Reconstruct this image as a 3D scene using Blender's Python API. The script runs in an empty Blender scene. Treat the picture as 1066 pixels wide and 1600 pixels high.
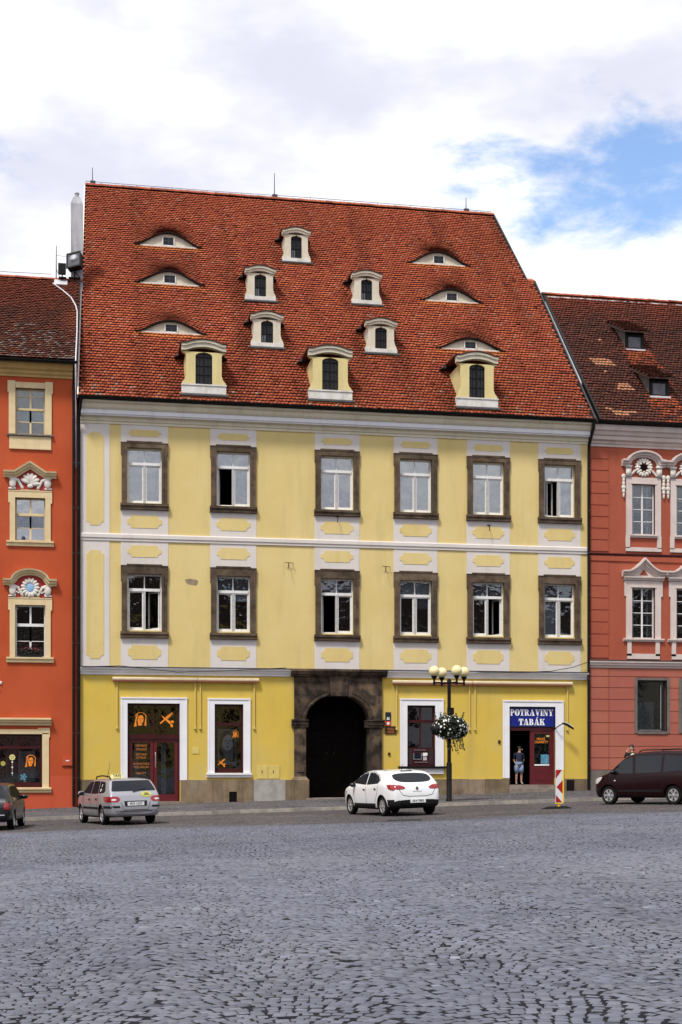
import bpy, bmesh, math, random
import numpy as np
from mathutils import Vector, Matrix
from mathutils.bvhtree import BVHTree

S = bpy.context.scene
COL = S.collection
random.seed(7)
RNG = np.random.default_rng(11)
R = math.radians

# ------------------------------------------------------------------ camera
# x runs along the facades, y into the houses (facade plane y = 0), z up
CAM_YAW = math.atan(375 / 2100)
cam = bpy.data.cameras.new('camera')
cam_o = bpy.data.objects.new('camera', cam)
COL.objects.link(cam_o)
cam_o.location = (0, -58, 1.6)
cam_o.rotation_euler = (math.pi / 2, 0, -CAM_YAW)
cam.sensor_fit = 'VERTICAL'
cam.sensor_height = 36
cam.lens = 2100 / 1600 * 36
cam.shift_y = 390 / 1600
cam.clip_end = 3000
S.camera = cam_o

# ------------------------------------------------------------------ light
SUN_E, SUN_R = R(58), R(220)
W = bpy.data.worlds.new('World')
S.world = W
W.use_nodes = True
nt = W.node_tree
nt.nodes.clear()


def wn(t, **k):
    n = nt.nodes.new(t)
    for a, b in k.items():
        setattr(n, a, b)
    return n


def wm(op, a, b=None, c=None):
    n = wn('ShaderNodeMath', operation=op)
    for i, v in enumerate((a, b, c)):
        if v is None:
            continue
        if isinstance(v, (int, float)):
            n.inputs[i].default_value = v
        else:
            nt.links.new(v, n.inputs[i])
    return n.outputs[0]


def wmap(v, a, b, c=0., d=1.):
    n = wn('ShaderNodeMapRange', interpolation_type='SMOOTHSTEP')
    nt.links.new(v, n.inputs[0])
    for i, x in enumerate((a, b, c, d)):
        n.inputs[i + 1].default_value = x
    return n.outputs[0]


tc = wn('ShaderNodeTexCoord')
DIR = tc.outputs['Generated']
sep = wn('ShaderNodeSeparateXYZ')
nt.links.new(DIR, sep.inputs[0])
dotR = wn('ShaderNodeVectorMath', operation='DOT_PRODUCT')
nt.links.new(DIR, dotR.inputs[0])
dotR.inputs[1].default_value = (math.cos(CAM_YAW), -math.sin(CAM_YAW), 0)


def wnoise(scale, detail, rough, stretch=(1, 1, 2.2), off=(0, 0, 0), dist=0.):
    mp = wn('ShaderNodeMapping')
    nt.links.new(DIR, mp.inputs[0])
    mp.inputs['Location'].default_value = off
    mp.inputs['Scale'].default_value = stretch
    n = wn('ShaderNodeTexNoise')
    nt.links.new(mp.outputs[0], n.inputs['Vector'])
    n.inputs['Scale'].default_value = scale
    n.inputs['Detail'].default_value = detail
    n.inputs['Roughness'].default_value = rough
    n.inputs['Distortion'].default_value = dist
    return n.outputs['Fac']


n_big = wnoise(5.5, 8, .58, off=(3.1, .4, 1.7), dist=.35)
n_fine = wnoise(16, 7, .6, off=(1.1, 5.4, .7), dist=.2)
n_tone = wnoise(4.2, 5, .55, off=(7.3, 2.2, 4.4))
p = dotR.outputs['Value']
q = sep.outputs['Z']
halfw = wmap(p, -.02, .20, -.018, .034)
centre = wm('ADD', .388, wm('MULTIPLY', wm('SUBTRACT', n_big, .5), .12))
band = wm('SUBTRACT', halfw, wm('ABSOLUTE', wm('SUBTRACT', q, centre)))
rag = wm('ADD', wm('MULTIPLY', wm('SUBTRACT', n_fine, .5), .125), wm('MULTIPLY', wm('SUBTRACT', n_big, .5), .09))
blue = wmap(wm('ADD', band, rag), -.014, .036, 0., .97)
sky = wn('ShaderNodeTexSky', sky_type='NISHITA', sun_disc=False)
sky.sun_elevation = SUN_E
sky.sun_rotation = SUN_R
sky.air_density = 1.0
sky.dust_density = .2
sky.ozone_density = 3.0
cr = wn('ShaderNodeMix', data_type='RGBA')
nt.links.new(wmap(n_tone, .38, .62), cr.inputs['Factor'])
cr.inputs['A'].default_value = (3.25, 3.30, 3.85, 1)
cr.inputs['B'].default_value = (4.9, 4.9, 4.95, 1)
mx = wn('ShaderNodeMix', data_type='RGBA')
nt.links.new(blue, mx.inputs['Factor'])
nt.links.new(cr.outputs['Result'], mx.inputs['A'])
nt.links.new(sky.outputs[0], mx.inputs['B'])
bg = wn('ShaderNodeBackground')
bg.inputs[1].default_value = .15
nt.links.new(mx.outputs['Result'], bg.inputs[0])
wo = wn('ShaderNodeOutputWorld')
nt.links.new(bg.outputs[0], wo.inputs[0])

sun = bpy.data.lights.new('sun', 'SUN')
sun.energy = 2.4
sun.angle = R(10)
sun.color = (1, .95, .87)
sun_o = bpy.data.objects.new('sun', sun)
COL.objects.link(sun_o)
sd = Vector((math.cos(SUN_E) * math.sin(SUN_R), math.cos(SUN_E) * math.cos(SUN_R), math.sin(SUN_E)))
sun_o.rotation_euler = sd.to_track_quat('Z', 'Y').to_euler()
sun_o.location = (0, -40, 60)

S.render.engine = 'CYCLES'
S.view_settings.view_transform = 'Standard'
S.view_settings.look = 'None'
S.view_settings.gamma = 1
S.view_settings.exposure = 0.72

# ------------------------------------------------------------------ materials
MATS = {}


def mat(name, c, c2=None, sc=2.0, lo=.4, hi=.65, c3=None, sc3=.3, lo3=.45, hi3=.7, streak=None, rough=.8, bump=0., bsc=30.,
        metal=0., spec=.4, attr=False, rnd=0., coat=0., grain=0., gsc=60.):
    m = bpy.data.materials.new(name)
    m.use_nodes = True
    t = m.node_tree
    b = t.nodes['Principled BSDF']
    L = t.links.new
    geo = t.nodes.new('ShaderNodeNewGeometry')
    pos = geo.outputs['Position']

    def noise(scale, detail=6, rgh=.6, stretch=None):
        src = pos
        if stretch:
            mp = t.nodes.new('ShaderNodeMapping')
            mp.inputs['Scale'].default_value = stretch
            L(pos, mp.inputs[0])
            src = mp.outputs[0]
        n = t.nodes.new('ShaderNodeTexNoise')
        n.inputs['Scale'].default_value = scale
        n.inputs['Detail'].default_value = detail
        n.inputs['Roughness'].default_value = rgh
        L(src, n.inputs['Vector'])
        return n.outputs['Fac']

    def rng(v, a, d, c_=0., d_=1.):
        n = t.nodes.new('ShaderNodeMapRange')
        n.inputs[1].default_value = a
        n.inputs[2].default_value = d
        n.inputs[3].default_value = c_
        n.inputs[4].default_value = d_
        L(v, n.inputs[0])
        return n.outputs[0]

    def mix(f, a, d, blend='MIX'):
        n = t.nodes.new('ShaderNodeMix')
        n.data_type = 'RGBA'
        n.blend_type = blend
        for s_, v in (('Factor', f), ('A', a), ('B', d)):
            if isinstance(v, (int, float)):
                n.inputs[s_].default_value = v
            elif isinstance(v, tuple):
                n.inputs[s_].default_value = (*v[:3], 1)
            else:
                L(v, n.inputs[s_])
        return n.outputs['Result']
    col = tuple(c)
    if c2:
        col = mix(rng(noise(sc), lo, hi), col, tuple(c2))
    if c3:
        col = mix(rng(noise(sc3, 5), lo3, hi3), col, tuple(c3))
    if streak:
        sc_, amt_ = streak[1], streak[2]
        col = mix(rng(noise(sc_, 5, .6, (1, 1, .12)), .52, .75, 0, amt_), col, tuple(streak[0]))
    if grain:
        col = mix(1.0, col, mixg(t, rng(noise(gsc, 4, .7), .3, .7, 1 - grain, 1 + grain)), 'MULTIPLY')
    if rnd:
        oi = t.nodes.new('ShaderNodeObjectInfo')
        col = mix(1.0, col, mixg(t, rng(oi.outputs['Random'], 0, 1, 1 - rnd, 1 + rnd)), 'MULTIPLY')
    if attr:
        a = t.nodes.new('ShaderNodeAttribute')
        a.attribute_name = 'tint'
        col = mix(1.0, col, a.outputs['Color'], 'MULTIPLY')
    if isinstance(col, tuple):
        b.inputs['Base Color'].default_value = (*col, 1)
    else:
        L(col, b.inputs['Base Color'])
    b.inputs['Roughness'].default_value = rough
    b.inputs['Metallic'].default_value = metal
    b.inputs['Specular IOR Level'].default_value = spec
    if coat:
        b.inputs['Coat Weight'].default_value = coat
        b.inputs['Coat Roughness'].default_value = .03
    if bump:
        bn = t.nodes.new('ShaderNodeBump')
        bn.inputs['Strength'].default_value = bump
        bn.inputs['Distance'].default_value = .02
        L(noise(bsc, 5, .65), bn.inputs['Height'])
        L(bn.outputs[0], b.inputs['Normal'])
    MATS[name] = m
    return m


def mixg(t, f):
    n = t.nodes.new('ShaderNodeCombineColor')
    for i in range(3):
        t.links.new(f, n.inputs[i])
    return n.outputs[0]


def glass(name, refl=.1, tint=(.82, .86, .88), wave=.12, add=.0):
    m = bpy.data.materials.new(name)
    m.use_nodes = True
    t = m.node_tree
    t.nodes.clear()
    L = t.links.new
    out = t.nodes.new('ShaderNodeOutputMaterial')
    tr = t.nodes.new('ShaderNodeBsdfTransparent')
    tr.inputs[0].default_value = (*tint, 1)
    gl = t.nodes.new('ShaderNodeBsdfGlossy')
    gl.inputs['Roughness'].default_value = .02
    fr = t.nodes.new('ShaderNodeFresnel')
    fr.inputs[0].default_value = 1.5
    ad = t.nodes.new('ShaderNodeMath')
    ad.operation = 'MULTIPLY_ADD'
    ad.inputs[1].default_value = 1.6
    ad.inputs[2].default_value = refl
    L(fr.outputs[0], ad.inputs[0])
    n = t.nodes.new('ShaderNodeTexNoise')
    n.inputs['Scale'].default_value = 1.6
    n.inputs['Detail'].default_value = 3
    g = t.nodes.new('ShaderNodeNewGeometry')
    L(g.outputs['Position'], n.inputs['Vector'])
    bn = t.nodes.new('ShaderNodeBump')
    bn.inputs['Strength'].default_value = wave
    bn.inputs['Distance'].default_value = .05
    L(n.outputs[0], bn.inputs['Height'])
    L(bn.outputs[0], gl.inputs['Normal'])
    mxs = t.nodes.new('ShaderNodeMixShader')
    L(ad.outputs[0], mxs.inputs[0])
    L(tr.outputs[0], mxs.inputs[1])
    L(gl.outputs[0], mxs.inputs[2])
    L(mxs.outputs[0], out.inputs[0])
    MATS[name] = m
    return m


# ------------------------------------------------------------------ mesh building
class G:
    def __init__(s):
        s.v = []
        s.f = []
        s.m = []
        s.cm = 0

    def add(s, vs, fs):
        o = len(s.v)
        s.v += [tuple(float(c) for c in x) for x in vs]
        for f in fs:
            s.f.append(tuple(o + i for i in f))
            s.m.append(s.cm)
        return s

    def box(s, x0, x1, y0, y1, z0, z1):
        return s.add([(x0, y0, z0), (x1, y0, z0), (x1, y1, z0), (x0, y1, z0), (x0, y0, z1), (x1, y0, z1), (x1, y1, z1), (x0, y1, z1)],
                     [(0, 3, 2, 1), (4, 5, 6, 7), (0, 1, 5, 4), (1, 2, 6, 5), (2, 3, 7, 6), (3, 0, 4, 7)])

    def hexa(s, pts):
        return s.add(pts, [(0, 3, 2, 1), (4, 5, 6, 7), (0, 1, 5, 4), (1, 2, 6, 5), (2, 3, 7, 6), (3, 0, 4, 7)])

    def quad(s, *pts):
        return s.add(pts, [tuple(range(len(pts)))])

    def prism(s, poly, y0, y1):
        """poly [(x,z)] extruded from y0 (front) to y1"""
        n = len(poly)
        ar = sum(poly[i][0] * poly[(i + 1) % n][1] - poly[(i + 1) % n][0] * poly[i][1] for i in range(n))
        if ar < 0:
            poly = poly[::-1]
        vs = [(x, y0, z) for x, z in poly] + [(x, y1, z) for x, z in poly]
        fs = [tuple(range(n)), tuple(range(2 * n - 1, n - 1, -1))]
        for i in range(n):
            j = (i + 1) % n
            fs.append((j, i, n + i, n + j))
        return s.add(vs, fs)

    def sweep_x(s, prof, x0, x1):
        """closed profile [(y,z)] swept from x0 to x1"""
        n = len(prof)
        ar = sum(prof[i][0] * prof[(i + 1) % n][1] - prof[(i + 1) % n][0] * prof[i][1] for i in range(n))
        if ar > 0:
            prof = prof[::-1]
        vs = [(x0, y, z) for y, z in prof] + [(x1, y, z) for y, z in prof]
        fs = [tuple(range(n)), tuple(range(2 * n - 1, n - 1, -1))]
        for i in range(n):
            j = (i + 1) % n
            fs.append((j, i, n + i, n + j))
        return s.add(vs, fs)

    def strip(s, path, prof):
        """profile [(out, d)] swept along a path [(x,z)] in the facade plane: out = -y, d = offset along the left normal"""
        n = len(path)
        rings = []
        for i in range(n):
            a = path[max(0, i - 1)]
            b = path[min(n - 1, i + 1)]
            t = Vector((b[0] - a[0], b[1] - a[1])).normalized()
            k = 1.0
            if 0 < i < n - 1:
                t1 = Vector((path[i][0] - a[0], path[i][1] - a[1])).normalized()
                k = 1 / max(.5, t.dot(t1))
            nx, nz = -t.y, t.x
            rings.append([(path[i][0] + nx * d * k, -o, path[i][1] + nz * d * k) for o, d in prof])
        m = len(prof)
        vs = [p_ for r in rings for p_ in r]
        fs = []
        for i in range(n - 1):
            for j in range(m):
                j2 = (j + 1) % m
                fs.append((i * m + j, (i + 1) * m + j, (i + 1) * m + j2, i * m + j2))
        fs.append(tuple(range(m)))
        fs.append(tuple((n - 1) * m + j for j in range(m - 1, -1, -1)))
        return s.add(vs, fs)

    def tube(s, path, r, n=8, cap=True):
        path = [Vector(p_) for p_ in path]
        rs = r if isinstance(r, (list, tuple)) else [r] * len(path)
        rings = []
        up = None
        for i, P in enumerate(path):
            t = (path[min(i + 1, len(path) - 1)] - path[max(0, i - 1)]).normalized()
            if up is None:
                up = Vector((0, 0, 1)) if abs(t.z) < .9 else Vector((1, 0, 0))
            a = t.cross(up).normalized()
            b = a.cross(t).normalized()
            up = b
            rings.append([P + (a * math.cos(2 * math.pi * k / n) + b * math.sin(2 * math.pi * k / n)) * rs[i] for k in range(n)])
        vs = [p_ for r_ in rings for p_ in r_]
        fs = []
        for i in range(len(path) - 1):
            for k in range(n):
                k2 = (k + 1) % n
                fs.append((i * n + k, i * n + k2, (i + 1) * n + k2, (i + 1) * n + k))
        if cap:
            fs.append(tuple(range(n - 1, -1, -1)))
            fs.append(tuple((len(path) - 1) * n + k for k in range(n)))
        return s.add(vs, fs)

    def lathe(s, prof, c=(0, 0, 0), n=20, M=None):
        """prof [(r,z)] about local z"""
        vs = []
        for r, z in prof:
            for k in range(n):
                a = 2 * math.pi * k / n
                vs.append(Vector((r * math.cos(a), r * math.sin(a), z)))
        if M is not None:
            vs = [M @ v for v in vs]
        c = Vector(c)
        vs = [v + c for v in vs]
        fs = []
        for i in range(len(prof) - 1):
            for k in range(n):
                k2 = (k + 1) % n
                fs.append((i * n + k, i * n + k2, (i + 1) * n + k2, (i + 1) * n + k))
        fs.append(tuple(range(n - 1, -1, -1)))
        fs.append(tuple((len(prof) - 1) * n + k for k in range(n)))
        return s.add(vs, fs)

    def ell(s, c, r, n=12, m=8, M=None):
        prof = [(math.sin(math.pi * (i + .02) / (m + .04)), -math.cos(math.pi * (i + .02) / (m + .04))) for i in range(m + 1)]
        D_ = Matrix.Diagonal((r[0], r[1], r[2]))
        if M is not None:
            D_ = M @ D_
        return s.lathe(prof, c, n, D_)


ROOT = {}          # world location of every object (objects are built unrotated)


def empty(name, loc, label, cat, group=None):
    o = bpy.data.objects.new(name, None)
    o.empty_display_size = .3
    COL.objects.link(o)
    o.location = loc
    ROOT[o.name] = Vector(loc)
    tag(o, label, cat, group)
    return o


def tag(o, label=None, cat=None, group=None, kind=None):
    if label:
        o['label'] = label
    if cat:
        o['category'] = cat
    if group:
        o['group'] = group
    if kind:
        o['kind'] = kind
    return o


def put(name, g, mats, parent=None, smooth=False, origin=None, auto=None):
    """link a G (world coordinates) as one mesh object; origin at its base centre"""
    v = np.array(g.v, dtype=float)
    if origin is None:
        mn, mxx = v.min(0), v.max(0)
        origin = Vector(((mn[0] + mxx[0]) / 2, (mn[1] + mxx[1]) / 2, mn[2]))
    else:
        origin = Vector(origin)
    me = bpy.data.meshes.new(name)
    me.from_pydata((v - np.array(origin)).tolist(), [], g.f)
    if not isinstance(mats, (list, tuple)):
        mats = [mats]
    for m in mats:
        me.materials.append(MATS[m] if isinstance(m, str) else m)
    if any(g.m):
        me.polygons.foreach_set('material_index', g.m)
    if smooth:
        me.polygons.foreach_set('use_smooth', [True] * len(g.f))
        if auto:
            me.set_sharp_from_angle(angle=R(auto))
    me.update()
    o = bpy.data.objects.new(name, me)
    COL.objects.link(o)
    ROOT[o.name] = origin
    if parent is not None:
        o.parent = parent
        o.location = origin - ROOT[parent.name]
    else:
        o.location = origin
    return o


def copy_tree(o, dx=(0, 0, 0), parent=None, top=True):
    c = o.copy()
    COL.objects.link(c)
    ROOT[c.name] = ROOT[o.name] + Vector(dx)
    if top:
        c.parent = parent if parent is not None else o.parent
        c.location = Vector(o.location) + Vector(dx)
    else:
        c.parent = parent
    for ch in list(o.children):
        copy_tree(ch, dx, c, False)
    return c


def np_mesh(name, verts, faces, mats, tint=None, parent=None, smooth=False):
    """verts (N,3); faces list of (M,k) arrays; tint (N,3)"""
    me = bpy.data.meshes.new(name)
    nl = sum(f.size for f in faces)
    npoly = sum(len(f) for f in faces)
    me.vertices.add(len(verts))
    me.vertices.foreach_set('co', np.asarray(verts, np.float32).ravel())
    me.loops.add(nl)
    me.loops.foreach_set('vertex_index', np.concatenate([f.ravel() for f in faces]).astype(np.int32))
    me.polygons.add(npoly)
    tot = np.concatenate([np.full(len(f), f.shape[1]) for f in faces])
    st = np.concatenate([[0], np.cumsum(tot)[:-1]])
    me.polygons.foreach_set('loop_start', st.astype(np.int32))
    me.polygons.foreach_set('loop_total', tot.astype(np.int32))
    for m in (mats if isinstance(mats, (list, tuple)) else [mats]):
        me.materials.append(MATS[m])
    if tint is not None:
        a = me.attributes.new('tint', 'FLOAT_COLOR', 'POINT')
        a.data.foreach_set('color', np.c_[tint, np.ones(len(tint))].astype(np.float32).ravel())
    if smooth:
        me.polygons.foreach_set('use_smooth', [True] * npoly)
    me.update(calc_edges=True)
    o = bpy.data.objects.new(name, me)
    COL.objects.link(o)
    ROOT[o.name] = Vector((0, 0, 0))
    if parent is not None:
        o.parent = parent
        o.location = -ROOT[parent.name]
    return o


LAT = np.random.default_rng(5).random((256, 256))


def vnoise(x, y, octs=3):
    x = np.asarray(x, float)
    y = np.asarray(y, float)
    r = np.zeros(np.broadcast(x, y).shape)
    a = 1.
    tot = 0
    for o in range(octs):
        X, Y = x * 2**o + 17.3 * o, y * 2**o + 5.1 * o
        xi, yi = np.floor(X).astype(int), np.floor(Y).astype(int)
        fx, fy = X - xi, Y - yi
        fx, fy = fx * fx * (3 - 2 * fx), fy * fy * (3 - 2 * fy)
        g_ = lambda i, j: LAT[(xi + i) % 256, (yi + j) % 256]
        r = r + a * ((g_(0, 0) * (1 - fx) + g_(1, 0) * fx) * (1 - fy) + (g_(0, 1) * (1 - fx) + g_(1, 1) * fx) * fy)
        tot += a
        a *= .5
    return r / tot


def text_mesh(txt, size, fn, depth=.004, align='CENTER', bold=0.):
    """text as flat mesh; fn maps (x,y) of the lettering plane and height h to a point"""
    cu = bpy.data.curves.new('lettering', 'FONT')
    cu.body = txt
    cu.size = size
    cu.align_x = align
    cu.align_y = 'CENTER'
    cu.offset = bold
    cu.fill_mode = 'FRONT'
    cu.resolution_u = 3
    o = bpy.data.objects.new('lettering', cu)
    COL.objects.link(o)
    dg = bpy.context.evaluated_depsgraph_get()
    dg.update()
    me = o.evaluated_get(dg).to_mesh()
    vs = [v.co.copy() for v in me.vertices]
    fs = [tuple(p_.vertices) for p_ in me.polygons]
    o.evaluated_get(dg).to_mesh_clear()
    bpy.data.objects.remove(o)
    bpy.data.curves.remove(cu)
    g = G()
    g.add([fn(v.x, v.y) for v in vs], fs)
    return g


def circ(cx, cz, rx, rz=None, n=20, a0=0., a1=360.):
    rz = rx if rz is None else rz
    full = abs(a1 - a0 - 360) < 1e-6
    k = n if full else n + 1
    return [(cx + rx * math.cos(R(a0 + (a1 - a0) * i / n)), cz + rz * math.sin(R(a0 + (a1 - a0) * i / n))) for i in range(k)]


# ground heights
def zroad(x, y):
    return .0278 * x - .0088 * (y + 58)


def zpave(x, y=0):
    return .0278 * x - .31 + .004 * (y + 9) * 0


KERB = -9.0

# ------------------------------------------------------------------ the colours of the place
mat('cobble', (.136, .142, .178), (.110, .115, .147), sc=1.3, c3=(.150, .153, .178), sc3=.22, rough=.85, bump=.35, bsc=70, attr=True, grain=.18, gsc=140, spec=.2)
mat('joint', (.018, .018, .022), (.032, .030, .031), sc=9, rough=1., spec=.0)
mat('far_paving', (.12, .122, .14), (.07, .07, .08), sc=7, rough=.8, bump=.8, bsc=9)
_t = MATS['far_paving'].node_tree
_b = _t.nodes['Principled BSDF']
_v = _t.nodes.new('ShaderNodeTexVoronoi')
_v.feature = 'DISTANCE_TO_EDGE'
_v.inputs['Scale'].default_value = 10
_ge = _t.nodes.new('ShaderNodeNewGeometry')
_t.links.new(_ge.outputs['Position'], _v.inputs['Vector'])
_r = _t.nodes.new('ShaderNodeValToRGB')
_r.color_ramp.elements[0].position = .04
_r.color_ramp.elements[0].color = (.008, .008, .010, 1)
_r.color_ramp.elements[1].position = .12
_r.color_ramp.elements[1].color = (.115, .118, .14, 1)
_t.links.new(_v.outputs['Distance'], _r.inputs[0])
_t.links.new(_r.outputs[0], _b.inputs['Base Color'])
mat('pavement', (.10, .088, .076), (.055, .048, .042), sc=7, c3=(.13, .115, .10), sc3=.6, rough=.85, bump=.9, bsc=11)
mat('kerb', (.30, .27, .235), (.21, .185, .16), sc=3, rough=.8, bump=.3, bsc=25, rnd=.18)
mat('yellow_upper', (.645, .505, .205), (.61, .47, .186), sc=.9, c3=(.67, .53, .24), sc3=.25, streak=((.52, .40, .165), 1.6, .7), rough=.88, bump=.12, bsc=26, grain=.04, gsc=18)
mat('yellow_lower', (.61, .435, .072), (.575, .405, .066), sc=.9, c3=(.54, .42, .13), sc3=.35, streak=((.47, .34, .085), 1.4, .75), rough=.85, bump=.12, bsc=26, grain=.04, gsc=18)
mat('pale_strip', (.625, .575, .535), (.59, .54, .50), sc=1.2, c3=(.64, .60, .58), sc3=.4, streak=((.50, .46, .43), 2.2, .6), rough=.88, bump=.1, bsc=30)
mat('cream_cornice', (.66, .60, .46), (.60, .54, .40), sc=1.1, streak=((.45, .40, .30), 2.5, .7), rough=.85, bump=.08)
mat('white_trim', (.77, .765, .79), (.72, .715, .74), sc=1.5, streak=((.55, .55, .58), 2.5, .5), rough=.7)
mat('window_stone', (.092, .060, .037), (.044, .027, .016), sc=4, c3=(.135, .098, .064), sc3=1.7, rough=.9, bump=.6, bsc=22, rnd=.22, grain=.3, gsc=40)
mat('portal_stone', (.074, .052, .037), (.024, .018, .015), sc=2.4, lo=.42, hi=.6, c3=(.18, .122, .075), sc3=1.3, lo3=.52, hi3=.75, streak=((.020, .016, .015), 2., .8), spec=.2, rough=.92, bump=.8, bsc=14, rnd=.3, grain=.3, gsc=40)
mat('plinth_stone', (.215, .158, .098), (.14, .10, .062), sc=1.7, c3=(.28, .225, .165), sc3=.8, lo3=.52, hi3=.75, streak=((.065, .048, .034), 2.2, .8), rough=.92, bump=.5, bsc=14, rnd=.22, grain=.2, gsc=30)
mat('lead', (.035, .035, .04), (.06, .06, .065), sc=5, rough=.5, metal=.4)
mat('black_metal', (.006, .005, .005), (.011, .010, .009), sc=6, rough=.5, spec=.15)
mat('window_white', (.74, .74, .73), (.66, .65, .63), sc=6, streak=((.50, .48, .45), 5, .5), rough=.5)
mat('mullion_grey', (.46, .45, .44), (.36, .35, .34), sc=8, rough=.6)
mat('interior', (.045, .04, .036), rough=.95, spec=.1)
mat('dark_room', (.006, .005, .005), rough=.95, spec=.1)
mat('blind', (.66, .67, .70), (.60, .61, .65), sc=1.5, streak=((.50, .52, .58), 6, .6), rough=.9)
mat('blind_grey', (.20, .205, .225), (.16, .165, .18), sc=2, rough=.9)
mat('curtain', (.55, .56, .60), (.40, .41, .46), sc=4, streak=((.22, .23, .27), 14, .8), rough=.95)
mat('grey_render', (.36, .34, .315), (.27, .25, .23), sc=2.5, streak=((.20, .18, .16), 2.5, .7), rough=.92, bump=.4)
mat('opposite_plaster', (.42, .33, .20), (.36, .28, .17), sc=1, rough=.9)
mat('opposite_roof', (.045, .025, .02), (.03, .018, .015), sc=2, rough=.9, bump=.5, bsc=6)
mat('dark_glass', (.012, .013, .016), rough=.08, spec=.4)
mat('dormer_glass', (.020, .020, .024), (.010, .010, .012), sc=3, rough=.2, spec=.25)
mat('grey_glass', (.10, .105, .12), (.05, .05, .06), sc=4, rough=.14, spec=.5)
glass('window_glass', .05, wave=.4)
glass('upper_glass', .20, wave=.4)
glass('mirror_glass', .34, (.6, .64, .68), .2)
glass('shop_glass', .02)
glass('atm_glass', .22, (.5, .5, .5), .05)
mat('maroon', (.11, .010, .014), (.085, .008, .011), sc=5, rough=.35, spec=.5)
mat('maroon_dark', (.050, .006, .008), (.032, .005, .006), sc=5, rough=.4, spec=.3)
mat('gate_wood', (.010, .006, .006), (.005, .003, .003), sc=3, streak=((.016, .008, .007), 9, .6), rough=.8, spec=.1)
mat('tile', (1, 1, 1), rough=.80, attr=True, bump=.25, bsc=40, grain=.14, gsc=25, spec=.25)
mat('roof_deck', (.05, .022, .016), rough=.95)
mat('ridge_tile', (.34, .085, .035), (.22, .05, .025), sc=2.5, rough=.8, rnd=.25, bump=.2)
mat('dormer_yellow', (.64, .535, .25), (.59, .49, .225), sc=2, streak=((.45, .38, .2), 3, .6), rough=.88, bump=.15)
mat('dormer_pale', (.60, .545, .43), (.52, .47, .36), sc=2.2, streak=((.34, .30, .23), 3, .6), rough=.9, bump=.2)
mat('dormer_white', (.66, .64, .60), (.54, .51, .46), sc=3, streak=((.34, .31, .27), 3, .6), rough=.9, bump=.25)
mat('red_wall', (.43, .068, .017), (.39, .059, .015), sc=.9, c3=(.46, .085, .027), sc3=.3, streak=((.36, .062, .022), 1.5, .5), rough=.88, bump=.14, bsc=24, grain=.05, gsc=16)
mat('red_wall_low', (.48, .080, .032), (.44, .070, .026), sc=1.2, rough=.88, bump=.14, bsc=24)
mat('ornament_red', (.36, .035, .03), rough=.85)
mat('cream_trim', (.66, .53, .31), (.60, .47, .26), sc=2, streak=((.48, .38, .22), 3, .5), rough=.85, bump=.1)
mat('ochre_cornice', (.52, .35, .13), (.44, .29, .10), sc=1.4, streak=((.33, .21, .08), 2, .6), rough=.85)
mat('stucco_white', (.68, .64, .58), (.56, .52, .47), sc=5, rough=.88, bump=.15)
mat('stucco_blue', (.25, .42, .62), rough=.8)
mat('terracotta', (.345, .078, .042), (.315, .070, .037), sc=.8, c3=(.37, .092, .047), sc3=.35, streak=((.26, .058, .026), 1.4, .5), rough=.9, bump=.14, bsc=24, grain=.05, gsc=16)
mat('terracotta_pink', (.36, .105, .075), (.32, .088, .060), sc=1.0, c3=(.40, .14, .085), sc3=.5, rough=.9, bump=.12, bsc=24)
mat('pink_trim', (.60, .51, .47), (.54, .45, .41), sc=1.6, streak=((.44, .35, .31), 3, .5), rough=.88, bump=.1)
mat('grey_stone', (.16, .135, .12), (.11, .095, .085), sc=3, rough=.9, bump=.4)
mat('zinc', (.62, .63, .66), (.5, .5, .54), sc=3, rough=.45, metal=.3)
mat('chimney_plaster', (.42, .42, .44), (.33, .33, .35), sc=1.5, streak=((.20, .20, .21), 3, .8), rough=.9, bump=.3)
mat('bare_plaster', (.30, .24, .15), (.22, .17, .11), sc=6, rough=.95, bump=.6)
mat('awning_case', (.62, .52, .34), (.55, .45, .28), sc=3, rough=.5)
mat('awning_arm', (.62, .47, .13), rough=.5)
mat('awning_red', (.25, .06, .04), rough=.7)
mat('utility_door', (.62, .48, .14), (.57, .44, .13), sc=4, rough=.6)
mat('sign_blue', (.008, .016, .20), (.007, .013, .17), sc=4, rough=.35)
mat('sign_white', (.82, .82, .82), rough=.4)
mat('orange_film', (.80, .24, .02), rough=.5)
mat('orange_text', (.50, .17, .05), rough=.5)
mat('poster_grey', (.20, .20, .22), (.15, .15, .17), sc=3, rough=.5)
mat('poster_face', (.52, .52, .55), (.42, .42, .45), sc=4, rough=.5)
mat('poster_dark', (.02, .02, .024), rough=.5)
mat('poster_blue', (.10, .30, .42), (.05, .16, .26), sc=9, rough=.5)
mat('plaque_navy', (.01, .012, .03), rough=.4)
mat('plaque_red', (.45, .05, .03), rough=.4)
mat('plaque_bronze', (.09, .04, .018), (.05, .024, .012), sc=9, rough=.4, metal=.5)
mat('stone_step', (.24, .20, .165), (.16, .13, .105), sc=3, rough=.9, bump=.4)
mat('atm_grey', (.03, .028, .03), rough=.4)
mat('steel', (.55, .56, .58), (.42, .43, .45), sc=6, rough=.3, metal=.8)
mat('screen', (.01, .012, .02), rough=.12)
mat('flower_red', (.22, .02, .04), rough=.7)
mat('flower_white', (.80, .80, .78), rough=.6)
mat('leaf', (.014, .025, .010), (.008, .015, .006), sc=14, rough=.5, spec=.4)
mat('globe', (.78, .69, .37), (.74, .64, .33), sc=3, rough=.25, spec=.5)
mat('paint_white', (.78, .79, .80), rough=.28, coat=.8)
mat('paint_silver', (.33, .33, .36), rough=.32, metal=.35, coat=.8)
mat('paint_maroon', (.013, .0018, .0034), rough=.22, spec=.3)
mat('paint_navy', (.004, .007, .011), rough=.3, coat=.5)
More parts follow.
